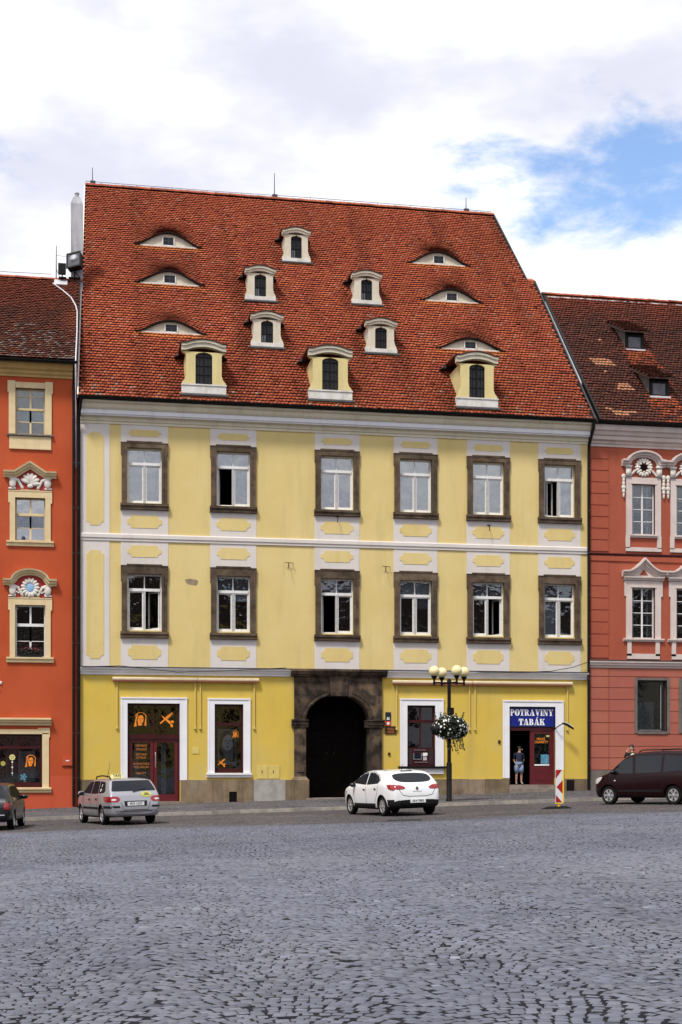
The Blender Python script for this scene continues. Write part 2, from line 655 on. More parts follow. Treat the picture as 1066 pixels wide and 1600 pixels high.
mat('plastic_black', (.007, .007, .008), rough=.7, spec=.25)
mat('plastic_grey', (.045, .045, .05), rough=.6)
mat('rubber', (.008, .008, .008), rough=.9, spec=.2)
mat('car_glass', (.008, .010, .014), rough=.05, spec=.4)
t_ = MATS['car_glass'].node_tree
t_.nodes.clear()
_o = t_.nodes.new('ShaderNodeOutputMaterial')
_d = t_.nodes.new('ShaderNodeBsdfDiffuse')
_d.inputs[0].default_value = (.010, .012, .016, 1)
_g = t_.nodes.new('ShaderNodeBsdfGlossy')
_g.inputs['Roughness'].default_value = .06
_m = t_.nodes.new('ShaderNodeMixShader')
_m.inputs[0].default_value = .05
t_.links.new(_d.outputs[0], _m.inputs[1])
t_.links.new(_g.outputs[0], _m.inputs[2])
t_.links.new(_m.outputs[0], _o.inputs[0])
mat('lamp_red', (.28, .008, .012), rough=.15, coat=.8)
mat('lamp_clear', (.62, .60, .60), rough=.15, coat=.8)
mat('alloy', (.62, .62, .64), rough=.3, metal=.7)
mat('plate_white', (.74, .75, .76), rough=.4)
mat('plate_black', (.012, .012, .014), rough=.5)
mat('taxi_yellow', (.66, .60, .24), rough=.35)
mat('decal_yellow', (.45, .42, .10), rough=.4)
mat('beacon_red', (.36, .012, .014), rough=.4)
mat('beacon_white', (.68, .68, .70), rough=.4)
mat('beacon_yellow', (.85, .55, .02), rough=.45)
mat('skin', (.48, .27, .19), rough=.6)
mat('hair', (.018, .013, .011), rough=.6)
mat('shirt_navy', (.016, .020, .045), rough=.85)
mat('shorts_denim', (.22, .30, .44), (.15, .21, .34), sc=14, rough=.9)
mat('shoe', (.25, .24, .24), rough=.7)
mat('shirt_black', (.015, .015, .017), rough=.85)
mat('scarf', (.70, .72, .52), (.62, .62, .50), sc=20, rough=.85)
mat('trousers', (.03, .03, .04), rough=.9)
mat('soil', (.02, .015, .01), rough=1.)

# ================================================================== GROUND
g = G()
xa, xb, ya, yb = -160, 190, -170, 160
g.quad(*[(x, y, zroad(x, y) - .0098) for x, y in ((xa, ya), (xb, ya), (xb, KERB + .1), (xa, KERB + .1))])
g.quad(*[(x, y, zroad(x, KERB) - .06) for x, y in ((xa, KERB + .1), (xb, KERB + .1), (xb, yb), (xa, yb))])
square = tag(put('square', g, 'far_paving', origin=(0, 0, 0)), 'wide market square paved with grey cobbles', 'square', kind='structure')

s_, c_ = math.sin(CAM_YAW), math.cos(CAM_YAW)


def camco(x, y, z):
    d = x * s_ + (y + 58) * c_
    return 533 + 2100 * (x * c_ - (y + 58) * s_) / d, 1190 - 2100 * (z - 1.6) / d, d


def cobbles():
    WC, PITCH, SAG, NS = 1.55, .094, .30, 16
    xs = np.arange(-16, 31, WC)
    rows = np.arange(-54.5, KERB - .03, PITCH)
    C_, Rr, K = np.meshgrid(np.arange(len(xs)), np.arange(len(rows)), np.arange(NS), indexing='ij')
    C_, Rr, K = C_.ravel(), Rr.ravel(), K.ravel()
    n = len(C_)
    offs = RNG.random((len(xs), len(rows)))[C_, Rr]
    xi = ((K + offs + RNG.uniform(-.10, .10, n)) / NS) % 1.0 - .5
    wob = (vnoise(rows[Rr] * .30, rows[Rr] * 0 + 3.1, 2) - .5) * .5
    x = xs[C_] + (xi + .0) * WC + wob
    sag = SAG * (1 - (2 * xi)**2)
    y = rows[Rr] + sag + (vnoise(x * .7, rows[Rr] * .35, 2) - .5) * .16
    rot = np.arctan(-SAG * 8 * xi / WC)
    y += RNG.normal(0, .008, n)
    x += RNG.normal(0, .005, n)
    rot += RNG.normal(0, .10, n)
    d = x * s_ + (y + 58) * c_
    lat = x * c_ - (y + 58) * s_
    ok = (y < KERB - .06) & (d > 5.5) & (np.abs(lat) < .256 * d + 4.5)
    x, y, rot, d = x[ok], y[ok], rot[ok], d[ok]
    n = len(x)
    a = WC / NS * RNG.uniform(.92, 1.02, n) / 2 * np.sqrt(1 + (np.tan(rot) * .6)**2)
    b = PITCH * RNG.uniform(.80, .95, n) / 2
    z = .0278 * x - .0088 * (y + 58) + RNG.normal(0, .0028, n)
    tone = .78 + .38 * RNG.random(n) + (vnoise(x * .35 + 3, y * .35, 3) - .5) * .35
    tint = np.stack([tone * RNG.uniform(.97, 1.03, n), tone, tone * RNG.uniform(.97, 1.04, n)], 1)
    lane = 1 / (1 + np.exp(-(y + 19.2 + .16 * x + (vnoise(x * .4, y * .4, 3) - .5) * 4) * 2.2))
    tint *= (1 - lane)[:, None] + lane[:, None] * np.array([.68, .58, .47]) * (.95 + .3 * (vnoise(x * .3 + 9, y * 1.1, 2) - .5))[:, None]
    tint *= np.clip(.45 + (KERB - y) / .8, .45, 1.)[:, None]  # stones darkened towards the kerb, painting shade at its foot
    dark = RNG.random(n) < .02
    tint[dark] *= .55
    light = RNG.random(n) < .006
    tint[light] *= 1.5
    u, v, dd = camco(x, y, z)
    vis = (u > 2) & (u < 1064) & (v < 1597)
    order = np.argsort(np.where(vis, d, 1e9))[:300]
    single = np.zeros(n, bool)
    single[order] = True

    def build(sel, near):
        m = len(sel)
        X, Y, Z, A, B, T = x[sel], y[sel], z[sel], a[sel], b[sel], rot[sel]
        co, si = np.cos(T), np.sin(T)
        cor = np.array([(-1, -1), (1, -1), (1, 1), (-1, 1)])
        jit = 1 + RNG.uniform(-.14, .10, (m, 4, 2))
        lev = [(-.055, 0.), (-.009, 0.), (0., .010)] if near else [(-.035, 0.), (0., .012)]
        out = []
        for dz, ins in lev:
            lx = cor[None, :, 0] * (A[:, None] - ins) * jit[:, :, 0]
            ly = cor[None, :, 1] * (B[:, None] - ins) * jit[:, :, 1]
            px = X[:, None] + lx * co[:, None] - ly * si[:, None]
            py = Y[:, None] + lx * si[:, None] + ly * co[:, None]
            til = RNG.normal(0, .02, (m, 1)) * lx + RNG.normal(0, .02, (m, 1)) * ly if dz == 0 else 0
            pz = Z[:, None] + dz + til + 0 * px
            out.append(np.stack([px, py, pz], 2))
        V = np.concatenate(out, 1)
        k = 4 * len(lev)
        base = (np.arange(m) * k)[:, None]
        F = []
        for l in range(len(lev) - 1):
            for i in range(4):
                j = (i + 1) % 4
                F.append(base + np.array([[4 * l + i, 4 * l + j, 4 * l + 4 + j, 4 * l + 4 + i]]))
        top = 4 * (len(lev) - 1)
        F.append(base + np.array([[top, top + 1, top + 2, top + 3]]))
        return V.reshape(-1, 3), np.concatenate(F, 0), np.repeat(tint[sel], k, 0)
    rest = np.where(~single)[0]
    v1, f1, t1 = build(rest[d[rest] < 24], True)
    v2, f2, t2 = build(rest[d[rest] >= 24], False)
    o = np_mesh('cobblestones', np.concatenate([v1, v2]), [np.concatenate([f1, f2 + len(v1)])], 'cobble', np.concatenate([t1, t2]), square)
    tag(o, kind='stuff')
    # the nearest stones, one object each, sharing a handful of meshes
    var = []
    for k in range(14):
        gg = np.array([(-1, -1), (1, -1), (1, 1), (-1, 1)]) * .05
        j = 1 + RNG.uniform(-.12, .08, (4, 2))
        V = np.concatenate([np.c_[gg * j, np.full(4, -.05)], np.c_[gg * j, np.full(4, -.011)], np.c_[gg * j * .70, RNG.normal(0, .002, 4)]])
        F = [np.array([[4 * l + i, 4 * l + (i + 1) % 4, 4 * l + 4 + (i + 1) % 4, 4 * l + 4 + i]]) for l in range(2) for i in range(4)] + [np.array([[8, 9, 10, 11]])]
        tn = .8 + .36 * RNG.random()
        var.append(np_mesh('cobblestone', V, F, 'cobble', np.full((12, 3), tn)).data)
    for o in list(COL.objects):
        if o.name.startswith('cobblestone') and not o.parent:
            bpy.data.objects.remove(o)
    for i in order:
        o = bpy.data.objects.new('cobblestone', var[int(RNG.integers(14))])
        COL.objects.link(o)
        o.parent = square
        o.location = (x[i], y[i], z[i])
        o.rotation_euler = (RNG.normal(0, .02), RNG.normal(0, .02), rot[i])
        o.scale = (a[i] / .05, b[i] / .05, 1)
    print('cobbles', n)


cobbles()
def from_cam(d, lat):
    return d * s_ + lat * c_, d * c_ - lat * s_ - 58


bed = [from_cam(5.6, -5.7), from_cam(5.6, 5.7)]
for sgn in (1, -1):
    # where the margin line meets the kerb
    k_ = .256 * sgn
    m_ = 4.3 * sgn
    d_ = (KERB + .02 + 58 + m_ * s_) / (c_ - k_ * s_)
    bed.append(from_cam(d_, k_ * d_ + m_))
g = G()
g.quad(*[(x, y, zroad(x, y) - .0058) for x, y in bed])
put('paving_bed', g, 'joint', square)

# pavement with its kerb stones
g = G()
pv = [(-40, KERB + .16), (60, KERB + .16), (60, .3), (-40, .3)]
g.quad(*[(x, y, zpave(x) - .004) for x, y in pv])
pavement = tag(put('pavement', g, 'pavement', origin=(0, 0, 0)), 'brown cobbled pavement along the house fronts', 'pavement', kind='structure')
g = G()
L_ = .992
g.hexa([(0, 0, -.3), (L_, 0, -.3 + .0278 * L_), (L_, .155, -.3 + .0278 * L_), (0, .155, -.3),
        (0, .012, 0), (L_, .012, .0278 * L_), (L_, .155, .0278 * L_), (0, .155, 0)])
ks = put('kerb_stone', g, 'kerb', origin=(0, 0, 0))
for i in range(46):
    o = ks if i == 0 else ks.copy()
    if i:
        COL.objects.link(o)
    o.parent = pavement
    o.location = (-10 + i, KERB + RNG.normal(0, .006), zpave(-10 + i) + RNG.normal(0, .005))
# setts of the pavement rows (fine relief that still has edges)
def setts():
    xs = np.arange(-14, 33, .115)
    ys = np.arange(KERB + .24, -.12, .115)
    X, Y = [q_.ravel() for q_ in np.meshgrid(xs, ys, indexing='ij')]
    n = len(X)
    X = X + (np.round(Y / .115) % 2) * .057 + RNG.normal(0, .006, n)
    Y = Y + RNG.normal(0, .005, n)
    a = .115 / 2 * RNG.uniform(.78, .93, n)
    b = .115 / 2 * RNG.uniform(.78, .93, n)
    Z = zpave(X) + .008 + RNG.normal(0, .004, n)
    cor = np.array([(-1, -1), (1, -1), (1, 1), (-1, 1)])
    V = []
    for dz, ins in ((-.014, 0.), (0, .012)):
        V.append(np.stack([X[:, None] + cor[None, :, 0] * (a[:, None] - ins), Y[:, None] + cor[None, :, 1] * (b[:, None] - ins), Z[:, None] + dz + 0 * a[:, None] * cor[None, :, 0]], 2))
    V = np.concatenate(V, 1).reshape(-1, 3)
    base = (np.arange(n) * 8)[:, None]
    F = np.concatenate([base + np.array([[i, (i + 1) % 4, 4 + (i + 1) % 4, 4 + i]]) for i in range(4)] + [base + np.array([[4, 5, 6, 7]])])
    tone = .36 + .42 * RNG.random(n) + (vnoise(X * .6, Y * .9, 2) - .5) * .35
    T = tone[:, None] * np.array([1.12, .98, .84])
    tag(np_mesh('setts', V, [F], 'cobble', np.repeat(T, 8, 0), pavement), kind='stuff')


setts()


# ================================================================== ROOFS OF PLAIN TILES
def tile_roof(parent, ey, ez, cs, sn, S_, xlf, xrf, colf, disp=None, tw=.168, ex=.240, name='roof_tiles', sag=.03):
    """courses of round-cut tiles; s runs up the slope; disp(x, s) lifts the surface (metres, upwards)"""
    V, T = [], []
    nrow = int(S_ / ex)
    prof = np.array([(-.5, 1.20), (-.5, .06), (-.30, .0), (.30, .0), (.5, .06), (.5, 1.20)])
    for j in range(nrow):
        s0 = j * ex
        xl, xr = xlf(s0), xrf(s0)
        xs = np.arange(xl + tw * (.5 + .5 * (j % 2)), xr - tw * .3, tw)
        n = len(xs)
        xs = xs + RNG.normal(0, .006, n)
        ds = RNG.normal(0, .010, n)
        px = xs[:, None] + prof[None, :, 0] * tw * .965
        ps = s0 + ds[:, None] + prof[None, :, 1] * ex
        lift = np.where(prof[:, 1] > 1, .014, .066)[None, :] + RNG.normal(0, .005, (n, 1)) + prof[None, :, 0] * RNG.normal(0, .008, (n, 1))
        sagz = (vnoise(xs * .22, np.full(n, s0 * .22), 3) - .5)[:, None] * sag * 2
        dz = 0
        if disp is not None:
            dz = disp(px, ps, s0 + .5 * ex)
        lift = lift + sagz
        for low in (0, 1):
            lf = lift - .052 * low * (prof[None, :, 1] < 1)
            pq = ps + .085 * low * (prof[None, :, 1] < 1)
            y = ey + pq * cs - lf * sn
            z = ez + pq * sn + lf * cs + dz
            V.append(np.stack([px, y, z], 2))
        t = colf(xs, np.full(n, s0))
        T.append(t)
    # interleave
    vv = []
    for k in range(0, len(V), 2):
        vv.append(np.concatenate([V[k], V[k + 1]], 1))
    V = np.concatenate(vv, 0)
    n = len(V)
    base = (np.arange(n) * 12)[:, None]
    top = base + np.array([[0, 1, 2, 3, 4, 5]])
    sides = np.concatenate([base + np.array([[i + 6, i + 7, i + 1, i]]) for i in range(5)])
    T = np.repeat(np.concatenate(T, 0), 12, 0)
    o = np_mesh(name, V.reshape(-1, 3), [top, sides], 'tile', T, parent)
    tag(o, kind='stuff')
    print(name, n)
    return o


def pal(n, cols, w):
    return np.array(cols)[RNG.choice(len(cols), n, p=np.array(w) / sum(w))]


EY, EZ, RY, RZ = -.70, 16.92, 15.5, 32.55
SL = math.hypot(RZ - EZ, RY - EY)
CS, SN = (RY - EY) / SL, (RZ - EZ) / SL


def rp(x, s, n=0.):
    """point on the main roof"""
    return Vector((x, EY + s * CS - n * SN, EZ + s * SN + n * CS))


EYEBROWS = [(3.35, 15.36, 2.84, .66), (3.26, 11.04, 2.80, .62), (3.15, 6.0, 2.70, .54),
            (17.40, 15.36, 2.84, .64), (17.28, 11.04, 2.74, .60), (17.23, 6.0, 2.82, .52)]
DORMERS = [(9.79, 14.57, 1.45, 1.73, 's'), (7.56, 9.94, 1.49, 1.65, 's'), (7.47, 5.21, 1.50, 1.60, 's'), (12.82, 10.23, 1.50, 1.62, 's'),
           (12.79, 5.25, 1.50, 1.58, 's'), (4.34, .62, 1.90, 2.30, 'l'), (9.84, .66, 1.93, 2.34, 'l'), (16.45, .62, 1.90, 2.42, 'l')]


def bell(t):
    t = np.clip(np.abs(t), 0, 1)
    return np.cos(t * math.pi / 2)**1.35


def eyebrow_disp(px, ps, smid):
    dz = np.zeros_like(px)
    for xc, s0, w, h in EYEBROWS:
        if smid < s0 - .02 or smid > s0 + 3.2:
            continue
        k = np.clip((ps - s0) / 3.0, 0, 1)
        dz = np.maximum(dz, h * bell((px - xc) / (w * .56)) * (1 - k)**1.5)
    return dz


def main_cols(xs, ss):
    n = len(xs)
    c = pal(n, [(.42, .100, .044), (.385, .086, .040), (.35, .076, .039), (.46, .122, .052), (.30, .062, .036), (.43, .16, .10)], [30, 30, 20, 9, 7, 4])
    big = vnoise(xs * .28, ss * .16, 3)
    c = c * (.86 + .42 * big)[:, None]
    # weathered patches beside and below the dormers, fresh courses right under them
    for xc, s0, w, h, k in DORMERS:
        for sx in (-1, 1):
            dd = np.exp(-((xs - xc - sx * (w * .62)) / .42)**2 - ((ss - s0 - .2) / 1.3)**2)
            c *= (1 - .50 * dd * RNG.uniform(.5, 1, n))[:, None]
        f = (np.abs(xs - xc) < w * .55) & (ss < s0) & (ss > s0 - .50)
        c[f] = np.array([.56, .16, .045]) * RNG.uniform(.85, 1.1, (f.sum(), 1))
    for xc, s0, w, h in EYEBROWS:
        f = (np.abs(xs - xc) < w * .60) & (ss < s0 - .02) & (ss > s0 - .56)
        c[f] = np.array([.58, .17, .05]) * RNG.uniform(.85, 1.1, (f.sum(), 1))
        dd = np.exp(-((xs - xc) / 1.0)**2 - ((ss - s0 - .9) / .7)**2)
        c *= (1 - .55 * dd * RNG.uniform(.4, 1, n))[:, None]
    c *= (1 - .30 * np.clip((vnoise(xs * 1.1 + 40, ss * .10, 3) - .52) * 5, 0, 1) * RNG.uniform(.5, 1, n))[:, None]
    slip = RNG.random(n) < .012
    c[slip] *= RNG.uniform(.35, .6, (slip.sum(), 1))
    low = np.clip(1 - ss / 2.2, 0, 1) * (vnoise(xs * .8, ss, 2) > .5)
    pale = RNG.random(n) < .10 * low
    c[pale] = np.array([.34, .20, .15])
    c *= np.where(ss < 5.5, .93, 1.02)[:, None]
    return c

# ================================================================== YELLOW HOUSE
XL, XR = -.86, 21.70
YH = empty('yellow_house', (10.4, 0, zpave(10.4)), 'tall pale yellow town house with huge red tiled roof full of dormers', 'house')
BX = [1.83, 5.63, 10.18, 13.71, 17.04, 20.37]       # bay centres


def wall_with_openings(g, x0, x1, z0, z1, ops, y=0., depth=.45):
    xs = sorted({x0, x1, *[o[0] for o in ops], *[o[1] for o in ops]})
    zs = sorted({z0, z1, *[o[2] for o in ops], *[o[3] for o in ops]})
    for i in range(len(xs) - 1):
        for j in range(len(zs) - 1):
            cx, cz = (xs[i] + xs[i + 1]) / 2, (zs[j] + zs[j + 1]) / 2
            if any(o[0] < cx < o[1] and o[2] < cz < o[3] for o in ops):
                continue
            g.quad((xs[i], y, zs[j]), (xs[i + 1], y, zs[j]), (xs[i + 1], y, zs[j + 1]), (xs[i], y, zs[j + 1]))
    for a, b, c, d in ops:
        g.quad((a, y, c), (a, y, d), (a, y + depth, d), (a, y + depth, c))
        g.quad((b, y, d), (b, y, c), (b, y + depth, c), (b, y + depth, d))
        g.quad((a, y, d), (b, y, d), (b, y + depth, d), (a, y + depth, d))
        g.quad((b, y, c), (a, y, c), (a, y + depth, c), (b, y + depth, c))


UP = (12.64, 14.98)
LO = (7.21, 9.61)
OW = .73
g = G()
ops = [(x - OW, x + OW, *z) for x in BX for z in (UP, LO)]
wall_with_openings(g, XL, XR, 5.46, 16.6, ops)
put('upper_wall', g, 'yellow_upper', YH)
g = G()
OPG = [(1.11, 3.33, -.4, 4.09), (4.82, 6.06, 1.11, 4.08), (8.50, 11.95, -.4, 4.75), (13.33, 14.60, 1.37, 4.09), (18.02, 20.18, .56, 4.07)]
wall_with_openings(g, XL, XR, -.6, 5.46, OPG)
put('ground_floor_wall', g, 'yellow_lower', YH)
# the rest of the shell: sides, back, floors
g = G()
g.quad((XL, 0, -.6), (XL, 31, -.6), (XL, 31, 16.6), (XL, 15.5, 32.3), (XL, 0, 16.6))
g.quad((XR, 31, -.6), (XR, 0, -.6), (XR, 0, 16.6), (XR, 15.5, 32.3), (XR, 31, 16.6))
g.quad((XR, 31, -.6), (XL, 31, -.6), (XL, 31, 16.6), (XR, 31, 16.6))
put('side_walls', g, 'yellow_upper', YH)
g = G()
for z in (-.45, 5.3, 10.9, 16.3):
    g.box(XL + .05, XR - .05, .46, 9, z, z + .3)
g.quad((XL + .05, 7, -.6), (XR - .05, 7, -.6), (XR - .05, 7, 16.6), (XL + .05, 7, 16.6))
for x in (3.9, 7.9, 12.2, 15.4, 18.7):
    g.box(x - .1, x + .1, .5, 7, 5.6, 16.3)
for x in (4.0, 7.5, 12.6, 16.0):
    g.box(x - .1, x + .1, .5, 7, -.15, 5.3)
put('interior_walls', g, 'interior', YH)


def rnd_panel(x0, x1, z0, z1, r):
    """panel with concave corners"""
    p_ = []
    for cx, cz, a0 in ((x0, z0, 90), (x1, z0, 180), (x1, z1, 270), (x0, z1, 360)):
        p_ += circ(cx, cz, r, r, 5, a0, a0 - 90)
    return p_


# pale vertical strips behind the window bays with their yellow panels
for i, x in enumerate(BX):
    for za, zb in ((5.63, 6.90), (9.98, 11.0), (11.30, 12.36), (15.22, 16.0)):
        put('bay_strip', G().box(x - 1.0, x + 1.0, -.016, .0, za, zb), 'pale_strip', YH)
    for za, zb, hw in ((15.48, 15.76, .70), (11.57, 12.10, .73), (10.33, 10.83, .72), (5.97, 6.57, .70)):
        g = G().prism(rnd_panel(x - hw, x + hw, za, zb, .12 if zb - za < .4 else .17), -.030, -.012)
        put('panel', g, 'yellow_upper', YH)
for za, zb in ((5.63, 11.0), (11.30, 16.0)):
    g = G().box(XL + .01, .36, -.016, 0, za, zb)
    put('corner_strip', g, 'pale_strip', YH)
    g = G().prism(rnd_panel(-.62, .12, za + .34, zb - .42, .16), -.030, -.012)
    put('panel', g, 'yellow_upper', YH)
# belt between the storeys and the cornices
g = G().sweep_x([(0, 11.0), (-.05, 11.0), (-.05, 11.10), (-.085, 11.12), (-.085, 11.26), (-.05, 11.30), (0, 11.30)], XL, XR)
put('belt_course', g, 'pale_strip', YH)
pc = [(0, 5.30), (-.06, 5.30), (-.08, 5.38), (-.13, 5.42), (-.16, 5.50), (-.24, 5.54), (-.24, 5.60), (0, 5.62)]
for xa, xb in ((XL, 8.13), (12.37, XR)):
    g = G().sweep_x(pc, xa, xb)
    put('storey_cornice', g, 'white_trim', YH)
    g = G().sweep_x([(0, 5.625), (-.27, 5.605), (-.27, 5.632), (0, 5.655)], xa, xb)
    put('flashing', g, 'lead', YH)
mc = [(0, 15.96), (-.05, 15.96), (-.05, 16.05), (-.10, 16.08), (-.12, 16.20), (-.22, 16.25)]
g = G().sweep_x(mc + [(0, 16.25)], XL, XR)
put('eaves_moulding', g, 'cream_cornice', YH)
g = G().sweep_x([(0, 16.25), (-.30, 16.25), (-.30, 16.30), (-.36, 16.31), (-.36, 16.49), (0, 16.49)], XL, XR)
put('eaves_fascia', g, 'white_trim', YH)
g = G().sweep_x([(0, 16.49), (-.40, 16.49), (-.46, 16.56), (-.50, 16.70), (-.60, 16.74), (-.60, 16.82), (0, 16.86)], XL, XR)
put('eaves_cornice', g, 'cream_cornice', YH)
put('soffit_board', G().box(XL + .02, XR - .02, -.60, .1, 16.863, 16.90), 'lead', YH)


def gutter(parent, x0, x1, y, z, r=.085):
    p_ = [(y + r * math.cos(R(a)), z + r * math.sin(R(a))) for a in range(180, 361, 20)]
    p_ += [(y + (r - .012) * math.cos(R(a)), z + (r - .012) * math.sin(R(a))) for a in range(360, 179, -20)]
    g = G().sweep_x(p_, x0, x1)
    return put('gutter', g, 'black_metal', parent)


gutter(YH, XL - .1, XR + .05, -.72, 16.93, .1)


# ------------------------------------------------ upper windows
def stone_window(z0, z1, w0, w1, name):
    """prototype at x = 0: z0..z1 opening, w0..w1 stone frame"""
    f = G()
    gm = 'upper_glass' if name == 'u' else 'window_glass'
    y0, y1 = .16, .23
    fw = .065
    zt = z0 + (z1 - z0) * .70
    f.box(-OW, -OW + fw, y0, y1, z0, z1).box(OW - fw, OW, y0, y1, z0, z1)
    f.box(-OW + fw, OW - fw, y0, y1, z1 - fw, z1).box(-OW + fw, OW - fw, y0, y1, z0, z0 + fw)
    f.box(-OW + fw, OW - fw, y0 - .03, y1, zt, zt + .12)
    f.box(-.025, .025, y0 + .01, y1, zt + .12, z1 - fw)
    win = put('window', f, 'window_white', YH)
    for a, b in ((-OW + fw, -.025), (.025, OW - fw)):
        g = G().box(a - .01, b + .01, y0 + .035, y0 + .042, zt + .11, z1 - fw + .01)
        put('pane', g, gm, win)
    mull = G().box(-.05, .05, y0 - .02, y1, z0 + fw, zt)
    put('mullion', mull, 'mullion_grey', win)
    for sx in (-1, 1):
        a, b = sorted((sx * .05, sx * (OW - fw)))
        g = G()
        t = .05
        g.box(a, a + t, y0 + .015, y1, z0 + fw, zt).box(b - t, b, y0 + .015, y1, z0 + fw, zt)
        g.box(a + t, b - t, y0 + .015, y1, zt - t, zt).box(a + t, b - t, y0 + .015, y1, z0 + fw, z0 + fw + t + .02)
        hx = b if sx > 0 else a
        put('casement', g, 'window_white', win, origin=(hx, y1, z0))
        g = G().box(a + t - .01, b - t + .01, y0 + .045, y0 + .052, z0 + fw + t, zt - t + .01)
        put('pane', g, gm, win, origin=(hx, y1, z0))
    # stone frame
    jw = 1.0
    for sx in (-1, 1):
        a, b = sorted((sx * OW, sx * (jw - .035)))
        g = G().box(a, b, -.10, .14, w0 + .28, z1)
        c, d = sorted((sx * (jw - .035), sx * jw))
        g.box(c, d, -.10, 0., z1 - .30, z1)
        i0, i1 = sorted((sx * OW, sx * (OW + .10)))
        g.box(i0, i1, -.125, -.1, w0 + .28, z1)
        put('jamb', g, 'window_stone', win)
    g = G().box(-jw, jw, -.104, .14, z1, w1 - .05)
    g.box(-.75, .75, -.13, .05, w1 - .05, w1).box(-jw, jw, -.12, 0, w1 - .09, w1 - .052)
    put('lintel', g, 'window_stone', win)
    g = G().sweep_x([(.16, w0 + .28), (-.20, w0 + .27), (-.20, w0 + .17), (-.15, w0 + .12), (-.15, w0 + .02), (0, w0), (.16, w0 + .05)], -jw - .02, jw + .02)
    put('sill', g, 'window_stone', win)
    return win


winU = stone_window(*UP, 12.33, 15.26, 'u')
winL = stone_window(*LO, 6.87, 10.02, 'l')


def swing(win, side, ang):
    """open one casement (and its pane) inwards"""
    for ch in win.children:
        if ch.name.startswith(('casement', 'pane')):
            wl = ch.location.x
            if ch.name.startswith('pane') and not (abs(ch.location.y - .0) > -1 and abs(abs(wl) - (OW - .065)) < .02):
                continue
            if abs(abs(wl) - (OW - .065)) < .02 and (wl > 0) == (side > 0):
                ch.rotation_euler.z = -side * R(ang) if side > 0 else R(ang)


def blind(win, x, z0, z1, xa, xb, m, y=.34):
    g = G().box(x + xa, x + xb, y, y + .012, z0, z1)
    put('blind', g, m, win)


wins = {}
for k, x in enumerate(BX):
    for r, proto in (('u', winU), ('l', winL)):
        wins[r, k] = copy_tree(proto, (x, 0, 0))
for o in (winU, winL):
    for ch in list(o.children):
        bpy.data.objects.remove(ch)
    bpy.data.objects.remove(o)
# what hangs behind each window
uz0, uz1 = UP
zt_u = uz0 + (uz1 - uz0) * .70
lz0, lz1 = LO
zt_l = lz0 + (lz1 - lz0) * .70
UB = {0: [(-.7, .7, 'blind', uz0, uz1)], 1: [(-.7, .7, 'blind', zt_u, uz1), (.02, .7, 'curtain', uz0, zt_u)],
      2: [(-.7, .7, 'curtain', uz0, uz1)], 3: [(-.7, .7, 'blind', zt_u + .1, uz1), (-.7, -.05, 'blind', uz0 + 1.3, zt_u), (-.7, .7, 'curtain', uz0, uz0 + 1.6)],
      4: [(-.7, .7, 'blind', uz0 + 1.45, uz1), (-.7, .7, 'blind_grey', uz0 + .4, uz0 + 1.45)], 5: [(-.7, .7, 'blind', zt_u, uz1), (-.02, .7, 'curtain', uz0 + .1, zt_u), (-.7, -.45, 'blind', uz0, zt_u)]}
for k, L in UB.items():
    for a, b, m, z0, z1 in L:
        blind(wins['u', k], BX[k], z0, z1, a, b, m, .32 + .03 * random.random())
LB = {0: [], 1: [(-.7, .7, 'blind_grey', zt_l, lz1), (.05, .7, 'blind', zt_l - .33, zt_l)], 2: [(-.7, .7, 'blind_grey', zt_l - .02, lz1 - .1)],
      3: [(-.7, .7, 'curtain', zt_l, lz1), (-.05, .7, 'blind_grey', zt_l - .5, zt_l)], 4: [(-.7, .7, 'blind_grey', zt_l, lz1)],
      5: [(-.7, .7, 'blind_grey', zt_l, lz1), (-.7, -.02, 'curtain', lz0, zt_l)]}
for k, L in LB.items():
    for a, b, m, z0, z1 in L:
        blind(wins['l', k], BX[k], z0, z1, a, b, m, .32 + .03 * random.random())
swing(wins['u', 1], -1, 80)
swing(wins['l', 0], 1, 42)
swing(wins['l', 4], 1, 70)
swing(wins['l', 2], -1, 76)
swing(wins['u', 5], -1, 35)

# ------------------------------------------------ stone portal and gate
PX = 10.205
OPL, OPR, SPR, CRN = 8.79, 11.62, 3.32, 4.52
arch = circ(PX, SPR, (OPR - OPL) / 2, CRN - SPR, 28, 180, 0)
g = G()
for side in (0, 1):
    if side == 0:
        pts = [(8.28, SPR + .12)] + [(OPL, SPR + .12)] + [p_ for p_ in arch if p_[0] < 9.86 and p_[1] > SPR + .12] + [(9.86, 4.53), (9.86, 5.32), (8.28, 5.32)]
    else:
        pts = [(12.18, SPR + .12), (12.18, 5.32), (10.62, 5.32), (10.62, 4.50)] + [p_ for p_ in arch if p_[0] > 10.62 and p_[1] > SPR + .12] + [(OPR, SPR + .12)]
    g = G().prism(pts, -.10, .60)
    portal = put('portal_spandrel', g, 'portal_stone', YH)
g = G().prism([(9.875, 4.47), (10.605, 4.47), (10.66, 5.315), (9.82, 5.315)], -.17, .6)
put('keystone', g, 'portal_stone', YH)
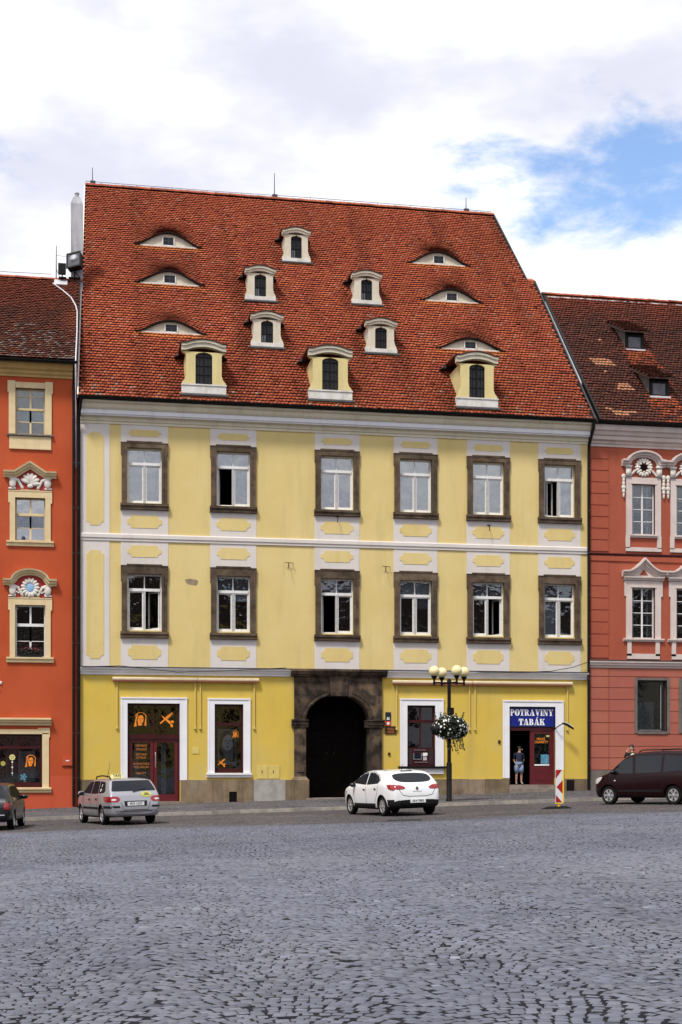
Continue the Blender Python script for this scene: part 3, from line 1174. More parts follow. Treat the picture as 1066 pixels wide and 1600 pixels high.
for xa, xb in ((8.28, OPL), (OPR, 12.18)):
    b0 = zpave(xa) - .05
    g = G().box(xa, xb, -.10, .60, .95, 3.10)
    g.box(xa + .10, xb - .10, -.13, -.10, 1.15, 2.95)
    put('portal_pier', g, 'portal_stone', YH)
    g = G().sweep_x([(.6, 3.10), (-.15, 3.10), (-.15, 3.18), (-.20, 3.22), (-.20, 3.34), (-.26, 3.38), (-.26, 3.44), (.6, 3.44)], xa - .12, xb + .10)
    put('impost', g, 'portal_stone', YH)
    g = G().box(xa - .14, xb + .12, -.22, .60, b0, .80)
    g.hexa([(xa - .14, -.22, .80), (xb + .12, -.22, .80), (xb + .12, .6, .80), (xa - .14, .6, .80), (xa, -.1, .95), (xb, -.1, .95), (xb, .6, .95), (xa, .6, .95)])
    put('pier_base', g, 'portal_stone' if xa > 10 else 'plinth_stone', YH)
for xa, xb in ((8.12, 10.20), (10.215, 12.38)):
    g = G().sweep_x([(.3, 5.32), (-.20, 5.32), (-.20, 5.37), (-.28, 5.40), (-.33, 5.50), (-.38, 5.53), (-.38, 5.63), (.3, 5.66)], xa, xb)
    put('portal_cornice', g, 'portal_stone', YH)
path = circ(PX, SPR + .12, (OPR - OPL) / 2 + .0, CRN - SPR - .12, 30, 180, 0)
for pa in ([p_ for p_ in path if p_[0] < 9.83], [p_ for p_ in path if p_[0] > 10.65]):
    g = G().strip(pa, [(.09, .0), (.15, .0), (.165, .05), (.135, .09), (.135, .15), (.155, .19), (.09, .19)])
    put('archivolt', g, 'portal_stone', YH)
for xa, xb in ((8.42, 9.6), (10.9, 12.04)):
    g = G().box(xa, xb, -.125, -.1, 5.06, 5.10).box(xa, xa + .04, -.125, -.1, 4.2, 5.06) if xa < 10 else G().box(xa, xb, -.125, -.1, 5.06, 5.10).box(xb - .04, xb, -.125, -.1, 4.2, 5.06)
    put('spandrel_moulding', g, 'portal_stone', YH)
# passage walls and the deep set gate of horizontal boards
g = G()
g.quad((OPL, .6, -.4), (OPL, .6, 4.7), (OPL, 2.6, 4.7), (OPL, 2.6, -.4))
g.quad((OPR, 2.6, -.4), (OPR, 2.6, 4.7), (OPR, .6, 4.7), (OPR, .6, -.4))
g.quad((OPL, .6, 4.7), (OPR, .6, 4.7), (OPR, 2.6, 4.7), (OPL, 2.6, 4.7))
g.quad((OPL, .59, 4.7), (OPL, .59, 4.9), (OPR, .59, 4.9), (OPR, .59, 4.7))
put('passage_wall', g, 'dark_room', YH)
g = G().box(OPL, OPR, 2.0, 2.06, zpave(10.2) - .02, 4.7)
gate = put('gate', g, 'gate_wood', YH)
zb = zpave(10.2) + .05
k = 0
while zb < 4.5:
    for xa, xb in ((OPL + .06, PX - .04), (PX + .04, OPR - .06)):
        h = .30
        g = G().hexa([(xa, 1.965, zb), (xb, 1.965, zb), (xb, 2.0, zb), (xa, 2.0, zb), (xa, 1.975, zb + h - .02), (xb, 1.975, zb + h - .02), (xb, 2.0, zb + h - .02), (xa, 2.0, zb + h - .02)])
        put('board', g, 'gate_wood', gate)
    zb += .30
g = G()
for sx in (-1, 1):
    g.tube([(PX + sx * .16, 1.94, 2.05), (PX + sx * .16, 1.91, 1.98), (PX + sx * .16, 1.94, 1.9)], .02, 6)
put('gate_handle', g, 'lead', gate)
g = G().box(OPL - .02, OPR + .02, -.25, 1.0, zpave(10.2) - .1, zpave(10.2) + .03)
put('threshold', g, 'stone_step', YH)


# ------------------------------------------------ shop fronts
def surround(x0, x1, ztop, zbot, xi0, xi1, zi, m='white_trim'):
    g = G()
    g.box(x0, xi0, -.045, .12, zbot, zi).box(xi1, x1, -.045, .12, zbot, zi).box(x0, x1, -.045, .12, zi, ztop - .06)
    g.box(x0 - .02, x1 + .02, -.075, 0, ztop - .06, ztop)
    for a, b in ((x0 - .012, x0 + .07), (x1 - .07, x1 + .012)):
        g.box(a, b, -.062, -.045, zbot, ztop - .06)
    return put('door_surround', g, m, YH)


def flat(polys, y, step=.0006, th=.003):
    g = G()
    for i, p_ in enumerate(polys):
        yy = y - i * step
        g.prism(p_, yy - th, yy)
    return g


def ring_poly(cx, cz, ro, ri, a0, a1, n=14, ez=1.):
    return circ(cx, cz, ro, ro * ez, n, a0, a1) + circ(cx, cz, ri, ri * ez, n, a1, a0)


def head_sticker(cx, cz, h, y, parent):
    """orange outline of a woman's head with long hair"""
    s = h
    P = []
    P.append([(cx + s * a, cz + s * b) for a, b in ((-.02, .30), (.14, .30), (.22, .12), (.20, -.12), (.12, -.26), (.10, -.40), (-.14, -.42), (-.16, -.26), (-.20, -.05), (-.16, .18))])
    P.append([(cx + s * a, cz + s * b) for a, b in ((-.44, -.50), (-.30, .20), (-.20, .40), (-.14, .36), (-.24, .10), (-.28, -.20), (-.24, -.44))])
    P.append(ring_poly(cx + s * .02, cz + s * .1, s * .42, s * .365, 10, 160, 12))
    P.append([(cx + s * a, cz + s * b) for a, b in ((.40, .16), (.36, .16), (.30, -.20), (.28, -.42), (.40, -.42))])
    put('sticker', flat(P, y), 'orange_film', parent)
    E_ = [[(cx + s * a, cz + s * b) for a, b in q_] for q_ in (((-.12, .08), (-.02, .10), (-.02, .05), (-.12, .04)), ((.08, .10), (.17, .08), (.16, .04), (.08, .05)), ((-.02, -.20), (.10, -.19), (.05, -.25)), ((.02, .02), (.05, -.10), (.0, -.10)))]
    put('sticker', flat(E_, y - .006), 'maroon_dark', parent)


def scissors_sticker(cx, cz, h, y, parent):
    s = h
    P = []

    def bar(x0, z0, x1, z1, w0, w1):
        d = Vector((x1 - x0, z1 - z0)).normalized()
        nx, nz = -d.y, d.x
        P.append([(cx + s * (x0 + nx * w0), cz + s * (z0 + nz * w0)), (cx + s * (x1 + nx * w1), cz + s * (z1 + nz * w1)), (cx + s * (x1 - nx * w1), cz + s * (z1 - nz * w1)), (cx + s * (x0 - nx * w0), cz + s * (z0 - nz * w0))])
    bar(-.46, -.30, .0, .10, .05, .05)
    bar(.0, .10, .42, .46, .10, .08)
    bar(-.36, .26, .28, -.22, .02, .05)
    bar(-.30, .16, .34, -.40, .02, .05)
    P.append([(cx + s * a, cz + s * b) for a, b in circ(.40, -.18, .12, .10, 12)])
    P.append([(cx + s * a, cz + s * b) for a, b in circ(.36, -.46, .09, .12, 12)])
    put('sticker', flat(P, y), 'orange_film', parent)


# hairdresser: double door with transom light
surround(.83, 3.63, 4.35, .80, 1.11, 3.33, 4.09)
g = G()
ZD = zpave(2.2) + .14
for a, b in ((1.11, 1.19), (3.25, 3.33)):
    g.box(a, b, .14, .26, ZD, 4.09)
g.box(1.19, 3.25, .14, .26, 4.0, 4.09).box(1.11, 3.33, .10, .26, 2.56, 2.76).box(2.19, 2.25, .16, .24, 2.76, 4.0)
door1 = put('shop_door', g, 'maroon_dark', YH)
for a, b in ((1.19, 2.21), (2.23, 3.25)):
    g = G()
    g.box(a, a + .13, .17, .23, ZD, 2.56).box(b - .13, b, .17, .23, ZD, 2.56)
    g.box(a + .13, b - .13, .17, .23, 2.42, 2.56).box(a + .13, b - .13, .17, .23, ZD, ZD + .30)
    put('door_leaf', g, 'maroon', door1)
    put('pane', G().box(a + .12, b - .12, .195, .203, ZD + .29, 2.43), 'shop_glass', door1)
for a, b in ((1.18, 2.20), (2.24, 3.26)):
    put('pane', G().box(a, b, .195, .203, 2.75, 4.01), 'shop_glass', door1)
put('door_handle', G().tube([(2.30, .10, 1.35), (2.30, .08, 1.38), (2.30, .08, 1.95), (2.30, .10, 1.98)], .016, 8), 'steel', door1)
head_sticker(1.66, 3.40, .62, .19, door1)
scissors_sticker(2.78, 3.42, .60, .19, door1)
for j, (t, z) in enumerate((('DÁMSKÉ', 2.28), ('PÁNSKÉ', 2.12), ('DĚTSKÉ', 1.90), ('STŘIHY', 1.76), ('KOSMETIKA', 1.50), ('SOLÁRIUM', 1.36), ('NEHTY', 1.10))):
    g = text_mesh(t, .13, lambda x, y_, z=z: (1.70 + x, .188, z + y_))
    put('lettering', g, 'orange_text', door1)
g = G().box(1.30, 2.05, .5, .52, .3, 2.4)
put('curtain', G().box(1.40, 1.58, .42, .45, .2, 2.5).box(2.55, 2.76, .42, .45, .2, 2.5), 'blind_grey', door1)
put('doorstep', G().box(1.0, 3.55, -.32, .30, zpave(2.2) - .1, ZD), 'stone_step', YH)
# hairdresser window with poster
def sash_window(x0, x1, z0, z1, zt, ox0, ox1, oz0, oz1, m='maroon_dark'):
    g = G()
    g.box(ox0, x0, -.045, .12, oz0, z1).box(x1, ox1, -.045, .12, oz0, z1).box(ox0, ox1, -.045, .12, z1, oz1 - .06)
    g.box(ox0 - .02, ox1 + .02, -.075, 0, oz1 - .06, oz1)
    for a, b in ((ox0 - .012, ox0 + .07), (ox1 - .07, ox1 + .012)):
        g.box(a, b, -.062, -.045, oz0, oz1 - .06)
    put('window_surround', g, 'white_trim', YH)
    g = G()
    g.box(x0, x0 + .09, .14, .24, z0, z1).box(x1 - .09, x1, .14, .24, z0, z1).box(x0 + .09, x1 - .09, .14, .24, z1 - .09, z1)
    g.box(x0 + .09, x1 - .09, .14, .24, z0, z0 + .20).box(x0 + .09, x1 - .09, .11, .24, zt, zt + .12)
    w = put('shop_window', g, m, YH)
    put('pane', G().box(x0 + .08, x1 - .08, .18, .187, zt + .11, z1 - .08), 'shop_glass', w)
    put('pane', G().box(x0 + .08, x1 - .08, .18, .187, z0 + .19, zt + .01), 'shop_glass', w)
    return w


w2 = sash_window(4.82, 6.06, 1.11, 4.08, 3.16, 4.53, 6.36, 1.11, 4.33)
put('sill', G().sweep_x([(.12, 1.11), (-.14, 1.10), (-.14, 1.03), (-.08, .99), (-.08, .92), (0, .90)], 4.47, 6.42), 'white_trim', YH)
poster = put('poster', G().box(4.98, 5.80, .30, .31, 1.45, 3.02), 'poster_grey', w2)
P = [circ(5.40, 2.42, .26, .34, 20)]
put('poster_print', flat(P, .298), 'poster_face', w2)
P = [[(5.06, 1.6), (5.04, 2.4), (5.14, 2.8), (5.34, 2.95), (5.56, 2.88), (5.42, 2.80), (5.24, 2.64), (5.17, 2.36), (5.20, 2.0), (5.30, 1.6)],
     [(5.70, 2.70), (5.60, 2.84), (5.62, 2.5), (5.66, 2.1), (5.62, 1.6), (5.76, 1.6)],
     [(5.27, 2.50), (5.33, 2.535), (5.37, 2.51), (5.32, 2.48)], [(5.44, 2.51), (5.49, 2.535), (5.55, 2.50), (5.50, 2.48)],
     [(5.36, 2.24), (5.41, 2.26), (5.47, 2.24), (5.41, 2.205)], [(5.405, 2.48), (5.42, 2.36), (5.39, 2.35)]]
put('poster_print', flat(P, .292), 'poster_dark', w2)
head_sticker(5.74, 2.78, .30, .176, w2)
scissors_sticker(5.13, 1.55, .34, .176, w2)
# cash machine window
w3 = sash_window(13.33, 14.60, 1.37, 4.09, 3.32, 13.01, 14.97, 1.37, 4.39)
put('sill', G().sweep_x([(.12, 1.40), (-.20, 1.39), (-.20, 1.30), (0, 1.30)], 12.92, 15.10), 'black_metal', YH)
put('window_apron', G().sweep_x([(0, 1.30), (-.07, 1.30), (-.07, 1.12), (-.10, 1.10), (-.10, 1.06), (0, 1.06)], 13.0, 14.98), 'white_trim', YH)
g = G().box(13.92, 14.0, .14, .24, 3.44, 4.0).box(13.93, 13.99, .15, .24, 2.24, 3.32)
put('mullion', g, 'maroon_dark', w3)
for ch in w3.children:
    if ch.name.startswith('pane'):
        ch.data.materials[0] = MATS['atm_glass']
ap = put('cash_machine', G().box(13.36, 14.58, .09, .30, 1.40, 2.22), 'maroon_dark', YH)
g = G()
for k in range(9):
    for xa in (13.40, 14.36):
        g.box(xa, xa + .17, .072, .09, 1.50 + k * .075, 1.53 + k * .075)
put('vent_slat', g, 'plastic_grey', ap)
put('screen', G().box(13.66, 13.98, .07, .09, 1.72, 1.98), 'screen', ap)
g = G().box(13.63, 13.66, .06, .09, 1.69, 1.98).box(13.98, 14.01, .06, .09, 1.69, 1.98).box(13.66, 13.98, .06, .09, 1.69, 1.72).box(13.66, 14.3, .05, .09, 1.56, 1.585).box(13.66, 14.2, .06, .09, 2.10, 2.125)
put('screen_bezel', g, 'steel', ap)
g = G()
for i in range(3):
    for j in range(3):
        g.box(14.08 + i * .055, 14.12 + i * .055, .066, .09, 1.66 + j * .05, 1.695 + j * .05)
g.box(14.06, 14.26, .075, .09, 1.84, 1.99).box(14.2, 14.27, .06, .075, 1.88, 1.97)
put('keypad', g, 'plate_white', ap)
# grocer: steps, open leaf and closed leaf
surround(17.72, 20.55, 4.35, .86, 18.02, 20.18, 4.07)
ZS = .56
put('doorstep', G().box(17.98, 20.24, -.06, .5, zpave(18) - .1, ZS), 'stone_step', YH)
put('doorstep', G().box(17.95, 20.30, -.38, -.06, zpave(18) - .1, ZS - .17), 'stone_step', YH)
g = G()
g.box(18.02, 18.10, .16, .28, ZS, 3.14).box(20.10, 20.18, .16, .28, ZS, 3.14).box(18.02, 20.18, .14, .28, 3.0, 3.14).box(19.05, 19.11, .17, .26, ZS, 3.0)
door2 = put('shop_door', g, 'maroon', YH)
g = G()
a, b = 19.11, 20.10
g.box(a, a + .14, .18, .24, ZS, 3.0).box(b - .14, b, .18, .24, ZS, 3.0).box(a + .14, b - .14, .18, .24, 2.86, 3.0).box(a + .14, b - .14, .18, .24, ZS, 1.38)
g.box(a + .22, b - .22, .165, .18, ZS + .18, 1.28)
put('door_leaf', g, 'maroon', door2)
put('pane', G().box(a + .13, b - .13, .205, .212, 1.37, 2.87), 'shop_glass', door2)
for t, z in (('VELKÉ', 2.62), ('CIGARETY', 2.48)):
    put('lettering', text_mesh(t, .15, lambda x, y_, z=z: (19.56 + x, .198, z + y_), bold=.002), 'orange_film', door2)
put('sticker', G().box(19.82, 19.97, .19, .199, 2.72, 2.79), 'taxi_yellow', door2)
put('poster', G().box(19.56, 19.94, .19, .199, 1.50, 1.92), 'poster_blue', door2)
put('poster', G().box(19.18, 19.96, .188, .198, 1.42, 1.48), 'sign_white', door2)
g = G().box(18.10, 18.16, .28, 1.20, ZS, 3.0)
put('door_leaf', g, 'maroon_dark', door2)
g = G()
g.quad((17.9, 2.6, .3), (20.3, 2.6, .3), (20.3, 2.6, 4.2), (17.9, 2.6, 4.2))
g.quad((17.9, .5, .3), (17.9, 2.6, .3), (17.9, 2.6, 4.2), (17.9, .5, 4.2))
g.quad((20.3, .5, .3), (20.3, 2.6, .3), (20.3, 2.6, 4.2), (20.3, .5, 4.2))
g.quad((17.9, .3, ZS - .005), (20.3, .3, ZS - .005), (20.3, 2.6, ZS - .005), (17.9, 2.6, ZS - .005))
put('shop_interior', g, 'dark_room', YH)
for nm, (xa, xb) in (('a', (.95, 3.5)), ('b', (4.7, 6.2)), ('c', (13.2, 14.8))):
    g = G()
    g.quad((xa, 1.6, -.1), (xb, 1.6, -.1), (xb, 1.6, 4.3), (xa, 1.6, 4.3))
    g.quad((xa, .46, -.1), (xa, 1.6, -.1), (xa, 1.6, 4.3), (xa, .46, 4.3))
    g.quad((xb, .46, -.1), (xb, 1.6, -.1), (xb, 1.6, 4.3), (xb, .46, 4.3))
    g.quad((xa, .46, 4.3), (xb, .46, 4.3), (xb, 1.6, 4.3), (xa, 1.6, 4.3))
    put('shop_interior', g, 'dark_room', YH)

# ------------------------------------------------ plinth stones, one by one
edges = [(XL, [-.1, 1.08]), (3.36, [4.75, 5.35, 5.86, 6.5, 7.9, 8.14]), (12.32, [13.3, 14.4, 15.3, 16.1, 16.9, 18.0]), (20.20, [20.6, 21.05, XR])]
for x0, xs in edges:
    xa = x0
    for xb in xs:
        zt = .82 + random.uniform(-.015, .015)
        y0 = -.07 - random.random() * .02
        zb = min(zpave(xa), zpave(xb)) - .06
        g = G()
        i = .006
        if abs(xa - 5.35) < .01:          # vent hole in this stone
            g.box(xa + i, xb - i, y0, 0., .30, zt).box(xa + i, 5.44, y0, 0, zb, .30).box(5.78, xb - i, y0, 0, zb, .30)
        elif abs(xa - 20.6) < .01:
            g.box(xa + i, 20.68, y0, 0, zb, zt).box(20.68, xb - i, y0, 0, .78, zt)
        else:
            g.box(xa + i, xb - i, y0, 0., zb, zt)
        o = put('plinth_stone', g, 'grey_render' if abs(xa - 6.5) < .01 else 'plinth_stone', YH)
        xa = xb
put('cellar_vent', G().box(5.44, 5.78, -.05, -.02, -.14, .30), 'dark_room', YH)
put('cellar_vent', G().box(20.68, 21.04, -.09, -.02, .24, .78).box(20.70, 21.02, -.10, -.09, .48, .50), 'black_metal', YH)
# patch of grey render low down and fallen plaster
pts = [(3.55, 9.42), (3.72, 9.46), (4.02, 9.43), (4.12, 9.36), (4.08, 9.22), (4.02, 9.17), (3.82, 9.19), (3.68, 9.22), (3.58, 9.30)]
put('plaster_loss', G().prism(pts, -.004, .01), 'bare_plaster', YH)
# utility doors, door bell boxes, hooks
g = G().box(6.64, 7.12, -.03, .0, .86, 1.43).box(7.14, 7.64, -.03, 0, .86, 1.43)
o = put('meter_cabinet', g, 'utility_door', YH)
put('cabinet_lock', G().box(6.86, 6.89, -.04, -.03, 1.1, 1.22).box(7.36, 7.39, -.04, -.03, 1.1, 1.22), 'lead', o)
put('bell_box', G().box(12.46, 12.56, -.05, 0, 1.88, 2.0).box(12.48, 12.54, -.06, -.05, 1.92, 1.97), 'plaque_bronze', YH)
put('bell_box', G().box(17.50, 17.60, -.05, 0, 2.42, 2.56).box(17.52, 17.58, -.06, -.05, 2.46, 2.52), 'plaque_bronze', YH)
put('name_plate', G().box(3.85, 4.17, -.015, 0, 1.93, 2.21).box(3.88, 4.14, -.02, -.015, 1.96, 2.18), 'utility_door', YH)
for x, z, T in ((10.19, 12.20, 0), (17.05, 12.04, 0), (8.02, 10.15, 1), (12.33, 10.10, 1)):
    g = G()
    g.tube([(x, -.02, z + .1), (x, -.22, z + .06), (x - .03, -.30, z - .06), (x - .04, -.30, z - .18)], .016, 6)
    if T:
        g.tube([(x - .16, -.12, z + .10), (x + .2, -.12, z + .08)], .014, 6)
        g.tube([(x + .2, -.12, z + .08), (x + .2, -.12, z - .1)], .01, 6)
    else:
        g.tube([(x - .08, -.05, z + .12), (x + .1, -.05, z + .14)], .014, 6)
    put('flag_hook', g, 'black_metal', YH)


# awning cassettes and their folded arms
def awning(x0, x1, z, arms):
    g = G().sweep_x([(0, z + .13), (-.16, z + .13), (-.20, z + .08), (-.20, z + .02), (-.17, z - .01), (0, z - .01)], x0, x1)
    a = put('awning', g, 'awning_case', YH)
    put('valance', G().box(x0 + .02, x1 - .02, -.19, -.17, z - .055, z - .012), 'awning_red', a)
    for x in arms:
        g = G().box(x - .028, x + .028, -.07, -.015, 3.05, z - .06).box(x - .045, x + .045, -.085, 0, 3.0, 3.10)
        put('awning_arm', g, 'awning_arm', a)


awning(.48, 4.07, 5.07, (.67, 3.98))
awning(4.09, 6.73, 5.07, (4.20, 6.53))
awning(12.64, 16.27, 5.06, (12.84, 16.16))
awning(16.29, 20.94, 5.06, (16.42, 20.73))


# ------------------------------------------------ drainpipes
def pipe(parent, pts, r=.055, brk=True, name='drainpipe'):
    g = G().tube(pts, r, 10)
    o = put(name, g, 'black_metal', parent, smooth=True, auto=50)
    if brk:
        x, y = pts[-1][0], pts[-1][1]
        z = pts[-1][2] + 1.2
        gg = G()
        while z < pts[-2][2] - .3:
            gg.lathe([(r + .014, -.02), (r + .014, .02)], (x, y, z), 10)
            z += 1.9
        put('pipe_bracket', gg, 'lead', o)
    return o


pipe(YH, [(-.80, -.72, 16.85), (-.84, -.66, 16.6), (-.92, -.25, 16.1), (-.93, -.14, 15.8), (-.93, -.14, zpave(-1) + .05)], .062)
pipe(YH, [(21.74, -.72, 16.85), (21.76, -.66, 16.6), (21.70, -.25, 15.9), (21.70, -.16, 15.4), (21.70, -.16, zpave(21.7) + .05)], .062)

# ------------------------------------------------ the roof
SJ = .625 * SL                                     # where the verge steps in


def xl_(s):
    return -.93 + .10 * s / SL


def xr_(s):
    return 21.78 + .50 * s / SJ if s < SJ else 21.88


g = G()
th = .05
A_ = [rp(xl_(0) - .02, 0, -th), rp(xr_(0) + .02, 0, -th), rp(22.28, SJ, -th), rp(21.90, SJ, -th), rp(21.90, SL, -th), rp(xl_(SL), SL, -th)]
g.add(A_, [(0, 1, 2, 3, 4, 5)])
B_ = [(xl_(SL), RY, RZ - th), (21.90, RY, RZ - th), (21.90, 31.6, 16.9), (xl_(SL), 31.6, 16.9)]
g.add(B_, [(3, 2, 1, 0)])
roof = put('roof', g, 'roof_deck', YH)
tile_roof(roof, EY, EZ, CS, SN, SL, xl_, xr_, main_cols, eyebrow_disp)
g = G()
for s0, s1, x0, x1 in ((0, SJ, xr_(0), 22.29), (SJ, SL, 21.89, 21.89)):
    a, b = rp(x0, s0), rp(x1, s1)
    n = Vector((0, -SN, CS))
    g.hexa([a + n * -.12, a + n * -.12 + Vector((.07, 0, 0)), b + n * -.12 + Vector((.07, 0, 0)), b + n * -.12,
            a + n * .07, a + n * .07 + Vector((.07, 0, 0)), b + n * .07 + Vector((.07, 0, 0)), b + n * .07])
put('verge_board', g, 'lead', roof)
g = G()
a, b = rp(xl_(0), 0), rp(xl_(SL), SL)
n = Vector((0, -SN, CS))
dx = Vector((-.06, 0, 0))
g.hexa([a + n * -.1 + dx, a + n * -.1, b + n * -.1, b + n * -.1 + dx, a + n * .06 + dx, a + n * .06, b + n * .06, b + n * .06 + dx])
put('verge_mortar', g, 'dormer_white', roof)
# step in the verge: little hipped return
a = rp(21.88, SJ, .05)
put('verge_step', G().hexa([a + Vector((0, 0, -.2)), a + Vector((.45, 0, -.2)), a + Vector((.45, .5, .0)), a + Vector((0, .5, .0)), a + Vector((0, 0, .03)), a + Vector((.45, 0, .03)), a + Vector((.45, .5, .3)), a + Vector((0, .5, .3))]), 'ridge_tile', roof)
# white gable sliver and flashing against the lower neighbour
g = G()
for s0, s1, m in ((3.5, 9.4, 0),):
    for k in range(1):
        a, b = rp(22.02 + .04, s0, -.05), rp(22.30, s1 + 2.5, -.05)
        g.hexa([a + Vector((0, 0, -.30)), a + Vector((.10, 0, -.30)), b + Vector((.10, 0, -.35)), b + Vector((0, 0, -.35)), a, a + Vector((.10, 0, 0)), b + Vector((.10, 0, 0)), b])
put('gable_flashing', g, 'zinc', roof)
# ridge tiles
x = xl_(SL)
rt = None
while x < 21.85:
    if rt is None:
        g = G()
        pr_ = [(.20 * math.cos(R(a)), .17 * math.sin(R(a))) for a in range(0, 181, 30)]
        vs = [(0, y_, z_) for y_, z_ in pr_] + [(.40, y_ * .92, z_ * .92) for y_, z_ in pr_]
        k = len(pr_)
        g.add(vs, [(i, i + 1, k + i + 1, k + i) for i in range(k - 1)] + [tuple(range(k))[::-1], tuple(range(k, 2 * k))])
        g.v = [(v[0] + x, v[1] + RY, v[2] + RZ - .02) for v in g.v]
        rt = put('ridge_tile', g, 'ridge_tile', roof, origin=(x, RY, RZ))
        rt0 = rt.location.copy()
        x0 = x
    else:
        o = rt.copy()
        COL.objects.link(o)
        o.location = rt0 + Vector((x - x0, 0, random.uniform(-.01, .01)))
    x += .385
g = G().tube([(xl_(SL), RY, RZ + .24), (6, RY, RZ + .21), (12, RY, RZ + .25), (21.8, RY, RZ + .22)], .014, 5)
for x in np.arange(0, 21.8, 1.9):
    g.tube([(x, RY, RZ + .1), (x, RY, RZ + .24)], .012, 4)
put('lightning_wire', g, 'lead', roof)
for x, h in ((-.45, 1.0), (9.4, 1.45), (20.3, .9)):
    g = G().tube([(x, RY, RZ + .05), (x, RY, RZ + h)], [.03, .018], 6).box(x - .12, x + .16, RY - .1, RY + .1, RZ + .12, RZ + .26)
    put('lightning_rod', g, 'lead', roof)

mat('brow_wood', (.014, .009, .008), rough=.9, spec=.1)
# eyebrow dormers: plastered lens with a small window
for xc, s0, w, h in EYEBROWS:
    b0 = rp(xc, s0, .0)
    yf = b0.y + .03
    n_ = 26
    xs = [xc + (-1 + 2 * i / n_) * w * .54 for i in range(n_ + 1)]
    top = [(x, b0.z + .02 + max(.0, float(h * bell((x - xc) / (w * .56)))) + .02) for x in xs]
    g = G().prism([(xs[-1], b0.z - .05), (xs[0], b0.z - .05)] + top, yf, yf + .10)
    e = put('eyebrow_dormer', g, 'dormer_pale', YH)
    ww, wh = .26, h * .62
    zb = b0.z + .09
    g = G().box(xc - ww - .045, xc - ww, yf - .05, yf, zb - .03, zb + wh).box(xc + ww, xc + ww + .045, yf - .05, yf, zb - .03, zb + wh)
    g.box(xc - ww - .045, xc + ww + .045, yf - .05, yf, zb - .03, zb)
    put('window_frame', g, 'window_white', e)
    put('pane', G().box(xc - ww, xc + ww, yf - .03, yf - .005, zb, zb + wh - .02), 'dormer_glass', e)
    g = G().box(xc - ww, xc + ww, yf - .04, yf - .028, zb + wh * .5, zb + wh * .56).box(xc - .015, xc + .015, yf - .04, yf - .028, zb, zb + wh - .02)
    put('glazing_bar', g, 'plastic_grey', e)
    g = G().box(xc - w * .50, xc + w * .50, yf - .10, yf, b0.z - .02, b0.z + .045)
    put('sill', g, 'dormer_white', e)
    g = G()
    vs = []
    xe = [xc + (-1 + 2 * i / 30) * w * .60 for i in range(31)]
    for x in xe:
        z = b0.z + .02 + float(h * bell((x - xc) / (w * .56)))
        vs += [(x, yf - .15, z - .02), (x, yf - .15, z + .05), (x, yf + .2, z + .06), (x, yf + .2, z - .02)]
    fs = [(4 * i + a, 4 * i + 4 + a, 4 * i + 4 + (a + 1) % 4, 4 * i + (a + 1) % 4) for i in range(30) for a in range(4)] + [(0, 1, 2, 3), (123, 122, 121, 120)]
    g.add(vs, fs)
    put('brow', g, 'brow_wood', e)


